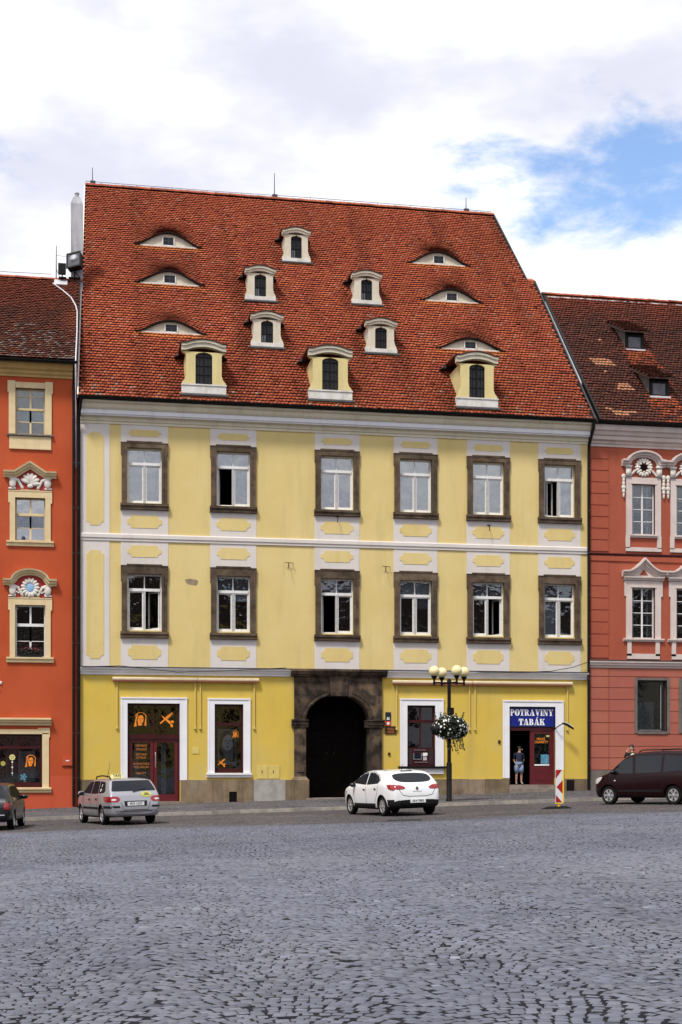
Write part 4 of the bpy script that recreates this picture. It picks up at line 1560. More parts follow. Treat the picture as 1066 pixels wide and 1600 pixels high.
# plastered dormers with moulded fronts
def dormer(xc, s0, w, h, kind):
    b0 = rp(xc, s0, .05)
    yf, zb = b0.y, b0.z - .06
    big = kind == 'l'
    body = 'dormer_yellow' if big else 'dormer_pale'
    trim = 'dormer_white'
    hw = w / 2

    def capz(x):
        t = (x - xc) / hw
        k = max(0., math.cos(min(1., abs(t) / .80) * math.pi / 2)) if abs(t) < .80 else 0.
        return zb + h - (.17 if big else .15) + (.17 if big else .15) * k**.8
    zc = zb + (.42 if big else .20)          # top of the base
    # front plate with flared foot and waist
    nb = .80 if big else .82
    left = []
    zs = [zc, zc + .10, zc + .22, zc + .40]
    ws = [1.0, .97, nb + .06, nb]
    prof = [(hw * ws[i], zs[i]) for i in range(4)]
    ztr = zb + h - (.52 if big else .36)
    prof += [(hw * nb, ztr - .12), (hw * (nb + .05), ztr - .03), (hw * .97, ztr + .02)]
    # window opening with segmental head
    ow = .36 if big else .28
    oz0, oz1 = zc + .02, zb + h - (.66 if big else .50)
    rise = .16 if big else .12
    headp = [(xc + ow * math.cos(R(a)), oz1 + rise * math.sin(R(a))) for a in range(0, 181, 20)]
    L_ = [(xc - a, z) for a, z in prof]
    Rr_ = [(xc + a, z) for a, z in prof]
    # two halves so the opening stays open
    ztop = ztr + .03
    lp = L_ + [(xc - hw * .97, ztop), (xc, ztop)] + [p_ for p_ in headp if p_[0] <= xc + 1e-6] + [(xc - ow, oz0)] + [(xc - ow, zc)]
    rpz = Rr_ + [(xc + hw * .97, ztop), (xc, ztop)] + [p_ for p_ in headp[::-1] if p_[0] >= xc - 1e-6] + [(xc + ow, oz0)] + [(xc + ow, zc)]
    g = G().prism(lp, yf, yf + .22).prism(rpz, yf, yf + .22)
    d = put('dormer', g, body, YH)
    # cheeks run back into the roof
    depth = (h + .3) / (SN / CS) + .3
    g = G()
    for sx in (-1, 1):
        a, b = sorted((xc + sx * hw * .72, xc + sx * hw * .80))
        z0_, z1_ = zb - .4, ztr + .05
        g.hexa([(a, yf + .2, z0_), (b, yf + .2, z0_), (b, yf + depth, z0_ + .3), (a, yf + depth, z0_ + .3), (a, yf + .2, z1_), (b, yf + .2, z1_), (b, yf + depth, z1_), (a, yf + depth, z1_)])
    put('cheek', g, 'dormer_pale' if not big else 'dormer_yellow', d)
    # base and head mouldings
    g = G().box(xc - hw, xc + hw, yf - .06, yf + .2, zb, zc)
    if big:
        g.box(xc - hw - .02, xc + hw + .02, yf - .09, yf, zc - .06, zc)
    put('dormer_base', g, trim, d)
    n_ = 16
    xs = [xc - hw * 1.0 + i * hw * 2.0 / n_ for i in range(n_ + 1)]
    up = [(x, capz(x)) for x in xs]
    lowz = [(x, max(ztop - .002, capz(x) - (.27 if big else .22))) for x in xs[::-1]]
    g = G().prism(up + lowz, yf - .07, yf + .22)
    n2 = [(x, z + .0) for x, z in up] + [(x, z - .10) for x, z in up[::-1]]
    g.prism(n2, yf - .12, yf - .07)
    put('dormer_head', g, 'dormer_pale', d)
    # tiled cap: overhangs a little, runs back to the slope
    g = G()
    xs2 = [xc - hw * 1.06 + i * hw * 2.12 / n_ for i in range(n_ + 1)]
    t1, t0 = [], []
    for x in xs2:
        zz = capz(x) + .02
        t1.append((x, zz + .05))
        t0.append((x, zz + .005))
    back = yf + depth
    vs = [(x, yf - .16, z) for x, z in t1] + [(x, yf - .16, z) for x, z in t0] + [(x, back, z + .12) for x, z in t1] + [(x, back, z + .12) for x, z in t0]
    k = n_ + 1
    fs = []
    for i in range(n_):
        fs += [(i, i + 1, 2 * k + i + 1, 2 * k + i), (k + i + 1, k + i, 3 * k + i, 3 * k + i + 1), (i + 1, i, k + i, k + i + 1)]
    fs += [(0, 2 * k, 3 * k, k), (n_, k + n_, 3 * k + n_, 2 * k + n_)]
    g.add(vs, fs)
    put('dormer_cap', g, 'dormer_tile', d)
    # apron of lead below
    a = [Vector((xc - hw - .04, yf - .08, zb + .02)), Vector((xc + hw + .04, yf - .08, zb + .02))]
    lo = [a[0] + Vector((-.05, -.20, -.12)), a[1] + Vector((.05, -.20, -.12))]
    g = G().hexa([lo[0] + Vector((0, 0, -.04)), lo[1] + Vector((0, 0, -.04)), a[1] + Vector((0, .1, -.3)), a[0] + Vector((0, .1, -.3)), lo[0], lo[1], a[1], a[0]])
    put('flashing', g, 'lead', d)
    # window
    zo1 = oz1 + rise
    g = G().prism([(xc - ow, oz0)] + [(xc + ow, oz0)] + headp, yf + .14, yf + .16)
    put('pane', g, 'dormer_glass', d)
    g = G()
    t = .035
    g.box(xc - ow, xc - ow + t, yf + .10, yf + .138, oz0, oz1).box(xc + ow - t, xc + ow, yf + .10, yf + .138, oz0, oz1)
    g.box(xc - .03, xc + .03, yf + .09, yf + .138, oz0, zo1 - .01).box(xc - ow + t, xc + ow - t, yf + .10, yf + .138, oz0, oz0 + t)
    hh = oz1 - oz0
    for kk in ((.36, .68, 1.0) if big else (.5, 1.0)):
        tt = .035 if kk == 1.0 else .015
        g.box(xc - ow + t, xc + ow - t, yf + .10, yf + .136, oz0 + hh * kk - tt, oz0 + hh * kk)
    for sx in (-1, 1):
        g.box(xc + sx * ow * .5 - .01, xc + sx * ow * .5 + .01, yf + .11, yf + .136, oz0, oz1)
    put('window_frame', g, 'black_metal', d)
    # a paler grey pane low on the left of most dormer windows
    g = G().box(xc - ow + .05, xc - .05, yf + .128, yf + .139, oz0 + .05, oz0 + hh * (.30 if big else .42))
    if random.random() < .7:
        put('pane', g, 'grey_glass', d)
    # little wing of flashing at each side where the cap meets the slope
    for sx in (-1, 1):
        x = xc + sx * hw * 1.06
        z = capz(x) + .03
        yy = EY + (z - EZ) / SN * CS
        g = G().hexa([(x - .02, yy - .75, z - .1), (x + .02, yy - .75, z - .1), (x + .02, yy + .2, z), (x - .02, yy + .2, z), (x - .02, yy - .75, z + .02), (x + .02, yy - .75, z + .02), (x + .02, yy + .2, z + .12), (x - .02, yy + .2, z + .12)])
        a = sx * .16
        g.hexa([(x, yy - .55, z - .02), (x + a, yy - .40, z - .06), (x + a, yy + .1, z - .04), (x, yy + .1, z + .03), (x, yy - .55, z + .02), (x + a, yy - .40, z - .02), (x + a, yy + .1, z), (x, yy + .1, z + .07)])
        put('valley_flashing', g, 'lead', d)


mat('dormer_tile', (.16, .045, .025), (.07, .028, .02), sc=6, rough=.85, bump=.9, bsc=18)
for a in DORMERS:
    dormer(*a)

# ================================================================== generic timber window for the neighbours
def grid_window(parent, xc, w, z0, z1, cols, splits, mats=('window_white', 'window_glass'), y0=.14, fw=.06, bar=.03, thick=None):
    """splits: list of (z, bar half height); panes are single objects"""
    g = G()
    xa, xb = xc - w / 2, xc + w / 2
    y1 = y0 + .07
    g.box(xa, xa + fw, y0, y1, z0, z1).box(xb - fw, xb, y0, y1, z0, z1)
    g.box(xa + fw, xb - fw, y0, y1, z1 - fw, z1).box(xa + fw, xb - fw, y0, y1, z0, z0 + fw)
    zs = [(z0, fw)] + list(splits) + [(z1, fw)]
    for z, hgt in splits:
        g.box(xa + fw, xb - fw, y0 - (.02 if hgt > .03 else -.01), y1, z - hgt, z + hgt)
    iw = (xb - xa - 2 * fw)
    cells = []
    for j in range(len(zs) - 1):
        za = zs[j][0] + zs[j][1]
        zb_ = zs[j + 1][0] - zs[j + 1][1]
        for i in range(cols):
            ca = xa + fw + iw * i / cols
            cb = xa + fw + iw * (i + 1) / cols
            if i:
                b_ = .038 if (cols == 2) else bar / 2
                g.box(ca - b_, ca + b_, y0 + .005, y1 - .004, za, zb_)
            cells.append((ca, cb, za, zb_))
    win = put('window', g, mats[0], parent)
    for ca, cb, za, zb_ in cells:
        put('pane', G().box(ca - .0, cb + .0, y0 + .035, y0 + .041, za - .0, zb_ + .0), mats[1], win)
    return win


# ================================================================== RED HOUSE (next to the taxi)
LX0, LX1 = -9.6, -1.0
LH = empty('red_house', (-5, 0, zpave(-5)), 'orange red plastered house with cream window frames and carved pediments', 'house')
LC = [-2.93, -6.0]
g = G()
lops = []
for x in LC:
    lops += [(x - .61, x + .61, 15.37, 17.31), (x - .62, x + .62, 10.89, 12.70), (x - .62, x + .62, 6.0, 8.19)]
lops += [(-6.2, -2.44, .52, 2.76)]
g = G()
wall_with_openings(g, LX0, LX1, .5, 18.0, [o if o[2] > 1 else (o[0], o[1], .52, o[3]) for o in lops])
put('wall', g, 'red_wall', LH)
put('wall_base', G().box(LX0, LX1, -.035, -.001, -.7, .27), 'red_wall_low', LH)
put('wall_base', G().box(LX0, -6.55, -.02, -.001, .27, .98).box(-2.10, LX1, -.02, -.001, .27, .98).box(-6.55, -2.10, -.02, .3, .27, .30), 'red_wall_low', LH)
g = G()
g.quad((LX0, 0, -.6), (LX0, 13.5, -.6), (LX0, 13.5, 18), (LX0, 6.5, 24), (LX0, 0, 18))
g.quad((LX1, 0, -.6), (LX1, 13.5, -.6), (LX1, 13.5, 18), (LX1, 6.5, 24), (LX1, 0, 18))
g.quad((LX0, 13.5, -.6), (LX1, 13.5, -.6), (LX1, 13.5, 18), (LX0, 13.5, 18))
put('side_walls', g, 'red_wall', LH)
g = G()
for z in (-.5, 4.4, 9.4, 14.2, 17.7):
    g.box(LX0 + .05, LX1 - .05, .46, 6, z, z + .2)
g.quad((LX0 + .05, 4, -.5), (LX1 - .05, 4, -.5), (LX1 - .05, 4, 18), (LX0 + .05, 4, 18))
put('interior_walls', g, 'interior', LH)
g = G().sweep_x([(0, 17.78), (-.06, 17.78), (-.06, 17.86), (-.14, 17.92), (-.16, 18.02), (-.28, 18.08), (-.34, 18.18), (-.44, 18.22), (-.44, 18.30), (0, 18.32)], LX0, LX1)
put('eaves_cornice', g, 'ochre_cornice', LH)
gutter(LH, LX0, LX1 + .02, -.62, 18.36, .10)
put('soffit_board', G().box(LX0 + .02, LX1 - .02, -.50, .1, 18.323, 18.39), 'lead', LH)
pipe(LH, [(-1.10, -.62, 18.3), (-1.12, -.50, 18.0), (-1.14, -.16, 17.5), (-1.14, -.13, 17.2), (-1.14, -.13, zpave(-1) + .05)], .058)

for x in LC:
    # top floor
    w = grid_window(LH, x, 1.22, 15.37, 17.31, 2, [(16.45, .05), (15.92, .018), (16.98, .012)], ('cream_trim', 'window_glass'))
    put('curtain', G().box(x - .58, x - .12, .42, .44, 15.4, 17.3).box(x + .1, x + .58, .42, .44, 15.4, 17.3), 'blind_grey', w)
    g = G()
    g.box(x - .88, x - .61, -.06, .12, 15.30, 17.50).box(x + .61, x + .88, -.06, .12, 15.30, 17.50).box(x - .60, x + .60, -.06, .12, 17.31, 17.50)
    g.box(x - .93, x - .62, -.065, 0, 17.12, 17.60).box(x + .62, x + .93, -.065, 0, 17.12, 17.60).box(x - .62, x + .62, -.062, 0, 17.48, 17.55)
    put('window_surround', g, 'cream_trim', w)
    g = G().sweep_x([(.12, 15.37), (-.12, 15.36), (-.12, 15.30), (0, 15.27)], x - .95, x + .95)
    put('sill', g, 'grey_stone', w)
    put('apron', G().box(x - .86, x + .86, -.05, 0, 14.82, 15.27).box(x - .86, x + .86, -.07, 0, 14.74, 14.82), 'cream_trim', w)
    # middle and lower floor
    for z0, z1, ped in ((10.89, 12.70, 'gable'), (6.0, 8.19, 'round')):
        w = grid_window(LH, x, 1.24, z0, z1, 2, [(z0 + (z1 - z0) * .62, .06), (z0 + (z1 - z0) * .31, .014)], ('cream_trim' if ped == 'gable' else 'window_white', 'mirror_glass' if ped == 'gable' else 'window_glass'))
        if ped == 'gable':
            put('curtain', G().box(x - .6, x + .6, .40, .41, z0, z1), 'blind_grey', w)
        g = G()
        zt = z1 + .28
        g.box(x - .84, x - .62, -.06, .12, z0, zt - .02).box(x + .62, x + .84, -.06, .12, z0, zt - .02).box(x - .62, x + .62, -.06, .12, z1, zt - .02)
        g.box(x - .90, x - .84, -.06, 0, zt - .5, zt - .02).box(x + .84, x + .90, -.06, 0, zt - .5, zt - .02).box(x - .90, x + .90, -.075, 0, zt - .02, zt + .02)
        g.box(x - .40, x + .40, -.08, 0, zt + .02, zt + .05)
        put('window_surround', g, 'cream_trim', w)
        g = G().sweep_x([(.12, z0), (-.14, z0 - .01), (-.14, z0 - .08), (-.08, z0 - .12), (-.08, z0 - .22), (0, z0 - .24)], x - .97, x + .97)
        put('sill', g, 'cream_trim', w)
        zo = zt + .05
        put('tympanum', G().prism([(x - .85, zo), (x + .85, zo), (x + .85, zo + .55), (x, zo + .95), (x - .85, zo + .55)], -.02, 0), 'ornament_red', w)
        zp = zo + .66
        if ped == 'gable':
            path = [(x - 1.08, zp), (x - .62, zp), (x, zp + .40), (x + .62, zp), (x + 1.08, zp)]
        else:
            path = [(x - 1.10, zp - .02), (x - .78, zp - .02)] + [(x + .70 * math.cos(R(a)) , zp + .02 + .40 * math.sin(R(a))) for a in range(170, 9, -16)] + [(x + .78, zp - .02), (x + 1.10, zp - .02)]
        g = G().strip(path, [(0, -.16), (.10, -.16), (.12, -.10), (.20, -.06), (.20, 0.), (.28, .03), (.30, .10), (0, .10)])
        put('pediment', g, 'cream_trim', w)
        # carved fillings
        g = G()
        zc = zo + .05
        for sx in (-1, 1):
            g.ell((x + sx * .72, -.06, zc + .22), (.15, .06, .22), 10, 6)
            g.ell((x + sx * .60, -.06, zc + .36), (.09, .05, .09), 8, 6)
            g.box(x + sx * .74 - .15, x + sx * .74 + .15, -.07, -.02, zc - .04, zc + .03)
            g.box(x + sx * .74 - .13, x + sx * .74 + .13, -.09, -.02, zc + .38, zc + .46)
            for q_ in range(4):
                g.ell((x + sx * (.34 + .05 * q_), -.05, zc + .06 + .09 * q_), (.065, .035, .10), 8, 6, Matrix.Rotation(sx * .6, 3, 'Y'))
        if ped == 'gable':
            for a in range(0, 181, 26):
                an = R(a)
                M_ = Matrix.Rotation(-(an - math.pi / 2), 3, 'Y')
                g.ell((x + .20 * math.cos(an), -.06, zc + .20 + .25 * math.sin(an)), (.10, .06, .22), 10, 8, M_)
            g.ell((x, -.08, zc + .10), (.13, .05, .09), 10, 6)
        else:
            for a in range(0, 360, 24):
                an = R(a)
                g.ell((x + .28 * math.cos(an), -.07, zc + .34 + .30 * math.sin(an)), (.075, .05, .12), 8, 6, Matrix.Rotation(-(an - math.pi / 2), 3, 'Y'))
            for sx in (-1, 1):
                for q_ in range(5):
                    g.ell((x + sx * (.34 + .07 * q_), -.05, zc + .20 - .04 * q_ + .08 * (q_ % 2)), (.05, .03, .04), 8, 6)
        put('ornament', g, 'stucco_white', w, smooth=True)
        if ped == 'round':
            put('cartouche', G().ell((x, -.05, zc + .34), (.19, .05, .22), 14, 8), 'stucco_blue', w, smooth=True)

# shop window of the red house
g = G()
g.box(-2.44, -2.16, -.05, .12, .50, 2.80).box(-6.48, -6.2, -.05, .12, .50, 2.80).box(-6.48, -2.16, -.05, .12, 2.76, 2.96)
g.box(-2.62, -2.13, -.06, 0, 2.96, 3.02).box(-2.16, -2.12, -.055, 0, 2.62, 3.0)
put('window_surround', g, 'cream_trim', LH)
g = G().sweep_x([(0, 3.12), (-.08, 3.12), (-.10, 3.20), (-.20, 3.26), (-.20, 3.32), (-.28, 3.36), (-.28, 3.42), (0, 3.44)], -6.6, -2.06)
put('hood_mould', g, 'cream_trim', LH)
put('sill', G().sweep_x([(.12, .52), (-.16, .50), (-.16, .43), (-.09, .38), (-.09, .30), (0, .28)], -6.6, -2.06), 'cream_trim', LH)
g = G()
for a, b in ((-6.2, -6.1), (-4.28, -4.18), (-2.54, -2.44)):
    g.box(a, b, .13, .24, .52, 2.76)
g.box(-6.1, -2.54, .12, .24, 2.14, 2.26).box(-6.1, -2.54, .13, .24, .52, .72).box(-6.1, -2.54, .13, .24, 2.68, 2.76).box(-3.45, -3.36, .14, .24, 2.26, 2.68)
sw = put('shop_window', g, 'maroon_dark', LH)
for a, b in ((-6.1, -4.28), (-4.18, -2.54)):
    put('pane', G().box(a - .01, b + .01, .18, .187, .71, 2.15), 'shop_glass', sw)
    put('pane', G().box(a - .01, b + .01, .18, .187, 2.25, 2.69), 'shop_glass', sw)
head_sticker(-2.93, 1.62, .52, .176, sw)
put('display_board', G().box(-3.45, -2.75, .45, .48, .75, 2.05), 'poster_grey', sw)


def daisy(cx, cz, r, y, mname, par, n=8):
    P = [circ(cx + r * .62 * math.cos(2 * math.pi * i / n), cz + r * .62 * math.sin(2 * math.pi * i / n), r * .27, r * .27, 8) for i in range(n)]
    P.append(circ(cx, cz, r * .3, r * .3, 10))
    put('sticker', flat(P, y, .0004, .002), mname, par)


daisy(-3.68, 1.78, .15, .172, 'taxi_yellow', sw)
daisy(-3.22, .95, .17, .172, 'poster_blue', sw, 5)
daisy(-4.06, 1.52, .12, .172, 'decal_yellow', sw)
put('sticker', flat([circ(-3.68, 1.58, .035, .035, 8), circ(-3.68, 1.36, .035, .035, 8), circ(-3.68, 1.12, .03, .03, 8), [(-3.684, 1.56), (-3.676, 1.56), (-3.676, 1.0), (-3.684, 1.0)]], .172), 'sign_white', sw)
put('display_figure', G().lathe([(.09, 0), (.12, .25), (.07, .5), (.13, .8), (.15, .95), (.05, 1.05), (.08, 1.15), (.02, 1.26)], (-3.92, .42, .75), 12), 'plaque_bronze', sw, smooth=True)
put('gas_box', G().box(-1.62, -1.18, -.06, 0, 1.42, 1.83).box(-1.60, -1.20, -.07, -.06, 1.44, 1.81), 'red_wall_low', LH)
put('box_label', G().box(-1.46, -1.32, -.074, -.07, 1.62, 1.66), 'sign_white', LH)
g = G()
for i in range(5):
    g.ell((-4.42 + .13 * math.cos(i * 1.1), -.03, 4.86 + .16 * math.sin(i * 1.1)), (.09, .04, .05), 8, 6, Matrix.Rotation(i * .7, 3, 'Y'))
g.ell((-4.22, -.03, 4.62), (.05, .03, .08), 8, 6).ell((-4.14, -.03, 4.9), (.06, .03, .08), 8, 6)
put('stucco_relief', g, 'stucco_white', LH, smooth=True)

# roof of the red house
LEY, LEZ, LRY, LRZ = -.60, 18.42, 6.5, 24.2
LSL = math.hypot(LRY - LEY, LRZ - LEZ)
LCS, LSN = (LRY - LEY) / LSL, (LRZ - LEZ) / LSL
g = G()
g.quad((LX0, LEY, LEZ - .05), (-.96, LEY, LEZ - .05), (-.96, LRY, LRZ - .05), (LX0, LRY, LRZ - .05))
g.quad((LX0, LRY, LRZ - .05), (-.96, LRY, LRZ - .05), (-.96, 13.6, 18.4), (LX0, 13.6, 18.4))
lroof = put('roof', g, 'roof_deck', LH)


def left_cols(xs, ss):
    n = len(xs)
    c = pal(n, [(.13, .045, .030), (.17, .055, .033), (.095, .036, .028), (.22, .065, .035)], [35, 30, 25, 10])
    up = np.clip((ss - 5.2) / 3.5 + (vnoise(xs * .5, ss * .4, 3) - .5) * 1.4, 0, 1)
    c = c * (1 - up)[:, None] + np.array([.25, .062, .034]) * RNG.uniform(.6, 1.15, (n, 1)) * up[:, None]
    low = np.clip(1.15 - ss / 3.2, 0, 1)
    pale = RNG.random(n) < .42 * low
    c[pale] = np.array([.26, .18, .15]) * RNG.uniform(.6, 1.1, (pale.sum(), 1))
    nearr = np.exp(-((xs + 1.1) / .5)**2) * np.exp(-((ss - 4.2) / 1.5)**2)
    c = c * (1 - nearr[:, None]) + np.array([.30, .08, .04]) * nearr[:, None]
    return c


tile_roof(lroof, LEY, LEZ, LCS, LSN, LSL, lambda s: -7.4, lambda s: -.98, left_cols, tw=.175, ex=.20, sag=.05)
g = G()
pr_ = [(.17 * math.cos(R(a)), .13 * math.sin(R(a))) for a in range(0, 181, 30)]
x = -7.4
first = None
while x < -1.0:
    if first is None:
        k = len(pr_)
        vs = [(x, LRY + y_, LRZ + z_) for y_, z_ in pr_] + [(x + .4, LRY + y_ * .9, LRZ + z_ * .9) for y_, z_ in pr_]
        g.add(vs, [(i, i + 1, k + i + 1, k + i) for i in range(k - 1)] + [tuple(range(k))[::-1], tuple(range(k, 2 * k))])
        first = put('ridge_tile', g, 'ridge_tile', lroof, origin=(x, LRY, LRZ))
        f0, fx = first.location.copy(), x
    else:
        o = first.copy()
        COL.objects.link(o)
        o.location = f0 + Vector((x - fx, 0, random.uniform(-.012, .012)))
    x += .385
g = G().tube([(-7.4, LRY, LRZ + .34), (-4.2, LRY, LRZ + .26), (-2.3, LRY, LRZ + .28)], .012, 5)
put('lightning_wire', g, 'lead', lroof)
put('roof_hatch', G().hexa([(-2.15, 6.0, 23.75), (-1.55, 6.0, 23.75), (-1.55, 6.4, 24.05), (-2.15, 6.4, 24.05), (-2.15, 5.95, 23.85), (-1.55, 5.95, 23.85), (-1.55, 6.35, 24.2), (-2.15, 6.35, 24.2)]), 'zinc', lroof)


def lp(x, s, n=.08):
    return (x, LEY + s * LCS - n * LSN, LEZ + s * LSN + n * LCS)


g = G().tube([lp(-2.2, 8.55), lp(-1.75, 7.75), lp(-1.35, 6.9), lp(-1.12, 5.9), lp(-1.05, 5.2), lp(-1.03, 3), lp(-1.04, .2), (-1.05, -.66, 18.2), (-1.05, -.15, 17.3), (-1.035, -.10, 14)], .032, 6)
put('conduit', g, 'zinc', LH, smooth=True)
# chimney
g = G().box(-1.40, -.84, 6.5, 7.1, 22.6, 27.9)
chim = put('chimney', g, 'chimney_plaster', LH)
g = G().hexa([(-1.40, 6.5, 27.9), (-.84, 6.5, 27.9), (-.84, 7.1, 27.9), (-1.40, 7.1, 27.9), (-1.28, 6.62, 28.25), (-.96, 6.62, 28.25), (-.96, 6.98, 28.25), (-1.28, 6.98, 28.25)])
put('chimney_cap', g, 'chimney_plaster', chim)
put('chimney_pot', G().lathe([(.10, 0), (.09, .18), (.12, .2), (.10, .26)], (-1.12, 6.8, 28.25), 10), 'chimney_plaster', chim)
# floodlights and mast standing on that ridge
fl = empty('floodlight', (-1.22, 6.3, 24.25), 'large black floodlight on the ridge beside the grey chimney', 'floodlight')
M_ = Matrix.Rotation(R(-18), 3, 'X') @ Matrix.Rotation(R(-25), 3, 'Z')
g = G().box(-.33, .33, -.1, .22, -.38, .38).box(-.36, .36, -.14, -.1, -.41, -.33).box(-.36, .36, -.14, -.1, .33, .41).box(-.36, -.30, -.14, -.1, -.33, .33).box(.30, .36, -.14, -.1, -.33, .33)
g.v = [tuple(M_ @ Vector(v) + Vector((-1.22, 6.2, 25.05))) for v in g.v]
put('housing', g, 'black_metal', fl)
g = G().box(-.29, .29, -.115, -.105, -.32, .32)
g.v = [tuple(M_ @ Vector(v) + Vector((-1.22, 6.2, 25.05))) for v in g.v]
put('lens', g, 'grey_glass', fl)
g = G().lathe([(.05, -.06), (.18, -.02), (.2, 0)], (0, 0, 0), 14, Matrix.Rotation(R(90), 3, 'X'))
g.v = [tuple(M_ @ (Vector(v) + Vector((0, -.12, .08))) + Vector((-1.22, 6.2, 25.05))) for v in g.v]
put('reflector', g, 'zinc', fl, smooth=True)
put('bracket', G().tube([(-1.22, 6.3, 24.2), (-1.22, 6.3, 24.7)], .04, 6).box(-1.5, -.95, 6.2, 6.4, 24.26, 24.31).tube([(-.95, 6.3, 24.3), (-1.22, 6.3, 24.6)], .025, 6), 'black_metal', fl)
fl2 = empty('floodlight', (-1.80, 6.3, 24.25), 'small black box floodlight on the ridge below the thin mast', 'floodlight')
put('housing', G().box(-1.95, -1.63, 6.1, 6.35, 24.42, 24.86).box(-1.97, -1.61, 6.07, 6.1, 24.40, 24.88), 'black_metal', fl2)
put('bracket', G().tube([(-1.79, 6.3, 24.2), (-1.79, 6.3, 24.45)], .03, 6).box(-1.95, -1.6, 6.2, 6.4, 24.24, 24.29), 'black_metal', fl2)
mast = tag(put('mast', G().tube([(-2.07, 6.4, 24.2), (-2.06, 6.4, 25.8)], [.03, .016], 6).tube([(-2.06, 6.4, 25.35), (-1.6, 6.4, 25.30)], .008, 4).tube([(-2.06, 6.4, 24.7), (-1.9, 6.4, 24.3)], .012, 4), 'lead'),
           'thin metal lightning mast standing on the ridge beside the small floodlight', 'mast')

# things on the sills of the red house
pot = empty('flower_box', (-2.93, .03, 6.0), 'planter of dark red geraniums on the sill of the red house', 'flower box')
put('trough', G().box(-3.40, -2.46, -.08, .10, 6.0, 6.14), 'plastic_black', pot)


def leaf_cloud(n, cx, cy, cz, rx, ry, rz, size, seed=1, shell=.55):
    r_ = np.random.default_rng(seed)
    g = G()
    for i in range(n):
        v = Vector(r_.normal(0, 1, 3)).normalized() * (shell + (1 - shell) * r_.random())
        c = Vector((cx + v.x * rx, cy + v.y * ry, cz + v.z * rz))
        a = Vector(r_.normal(0, 1, 3)).normalized()
        b = a.orthogonal().normalized()
        s = size * r_.uniform(.6, 1.3)
        g.add([c - a * s, c + b * s * .55 - a * s * .1, c + a * s, c - b * s * .55 - a * s * .1], [(0, 1, 2, 3)])
    return g


put('foliage', leaf_cloud(260, -2.93, -.02, 6.26, .48, .14, .17, .05, 3, .1), 'leaf', pot)
put('blossom', leaf_cloud(70, -2.93, -.08, 6.32, .46, .12, .15, .035, 4, .2), 'flower_red', pot)
fig = G().lathe([(.16, 0), (.15, .10), (.10, .22), (.09, .30), (.05, .36), (.02, .40)], (-3.22, .30, 10.96), 10)
fig.tube([(-3.26, .30, 11.28), (-3.25, .30, 11.5), (-3.18, .30, 11.62)], [.04, .035, .02], 6).tube([(-3.18, .30, 11.25), (-3.12, .30, 11.48), (-3.05, .30, 11.6)], [.04, .035, .02], 6).box(-3.42, -3.0, .22, .38, 10.9, 10.96)
tag(put('figurine', fig, 'plaque_navy', smooth=True, auto=40), 'dark long eared figurine behind the window under the shell pediment', 'figurine')

# ================================================================== TERRACOTTA HOUSE (behind the van)
RX0, RX1 = 21.76, 31.4
RH = empty('terracotta_house', (26, 0, zpave(26)), 'brick red house with pinkish white window frames and dark brown tiled roof', 'house')
RCX = [24.38, 26.53, 28.68, 30.5][:3]
rops = []
for x in RCX:
    rops += [(x - .56, x + .56, 11.96, 14.26), (x - .56, x + .56, 7.22, 9.54), (x - .65 + .35, x + 1.14, 2.95, 5.37)]
g = G()
wall_with_openings(g, RX0, RX1, 5.9, 16.2, [o for o in rops if o[2] > 6])
put('upper_wall', g, 'terracotta', RH)
g = G()
wall_with_openings(g, RX0, RX1, -.4, 5.9, [o for o in rops if o[2] < 6])
put('ground_floor_wall', g, 'terracotta_pink', RH)
g = G()
g.quad((RX0 + .01, 0, -.6), (RX0 + .01, 18, -.6), (RX0 + .01, 18, 16), (RX0 + .01, 8.5, 25.4), (RX0 + .01, 0, 16))
g.quad((RX1, 0, -.6), (RX1, 18, -.6), (RX1, 18, 16), (RX1, 8.5, 25.4), (RX1, 0, 16))
g.quad((RX0, 18, -.6), (RX1, 18, -.6), (RX1, 18, 16), (RX0, 18, 16))
put('side_walls', g, 'terracotta', RH)
g = G()
for z in (-.3, 5.7, 10.6, 15.8):
    g.box(RX0 + .05, RX1 - .05, .46, 6, z, z + .2)
g.quad((RX0 + .05, 4, -.5), (RX1 - .05, 4, -.5), (RX1 - .05, 4, 16), (RX0 + .05, 4, 16))
put('interior_walls', g, 'interior', RH)
put('eaves_cornice', G().sweep_x([(0, 15.90), (-.05, 15.90), (-.05, 16.0), (-.12, 16.04), (-.12, 16.12), (-.26, 16.18), (-.26, 16.34), (-.34, 16.38), (-.40, 16.52), (-.48, 16.56), (-.48, 16.80), (0, 16.84)], RX0 + .1, RX1), 'pink_trim', RH)
gutter(RH, RX0 + .2, RX1, -.66, 16.93, .09)
put('soffit_board', G().box(RX0 + .12, RX1 - .02, -.60, .1, 16.843, 16.885), 'lead', RH)
put('belt_course', G().sweep_x([(0, 10.98), (-.06, 10.98), (-.09, 11.02), (-.09, 11.06), (0, 11.08)], RX0, RX1), 'maroon_dark', RH)
put('belt_course', G().sweep_x([(0, 10.72), (-.05, 10.72), (-.05, 10.95), (0, 10.97)], RX0, RX1), 'terracotta', RH)
put('storey_cornice', G().sweep_x([(0, 5.86), (-.06, 5.86), (-.08, 5.94), (-.14, 5.98), (-.14, 6.06), (-.20, 6.10), (-.20, 6.17), (0, 6.19)], RX0, RX1), 'pink_trim', RH)
put('flashing', G().sweep_x([(0, 6.20), (-.22, 6.18), (-.22, 6.205), (0, 6.23)], RX0, RX1), 'lead', RH)
# quoins
for za, zb in ((6.30, 10.66), (11.14, 15.86)):
    n_ = 8 if za < 8 else 9
    hh = (zb - za) / n_
    for i in range(n_):
        g = G().box(RX0 + .08, 22.70, -.035, 0, za + i * hh + .02, za + (i + 1) * hh - .02)
        put('quoin', g, 'terracotta', RH)
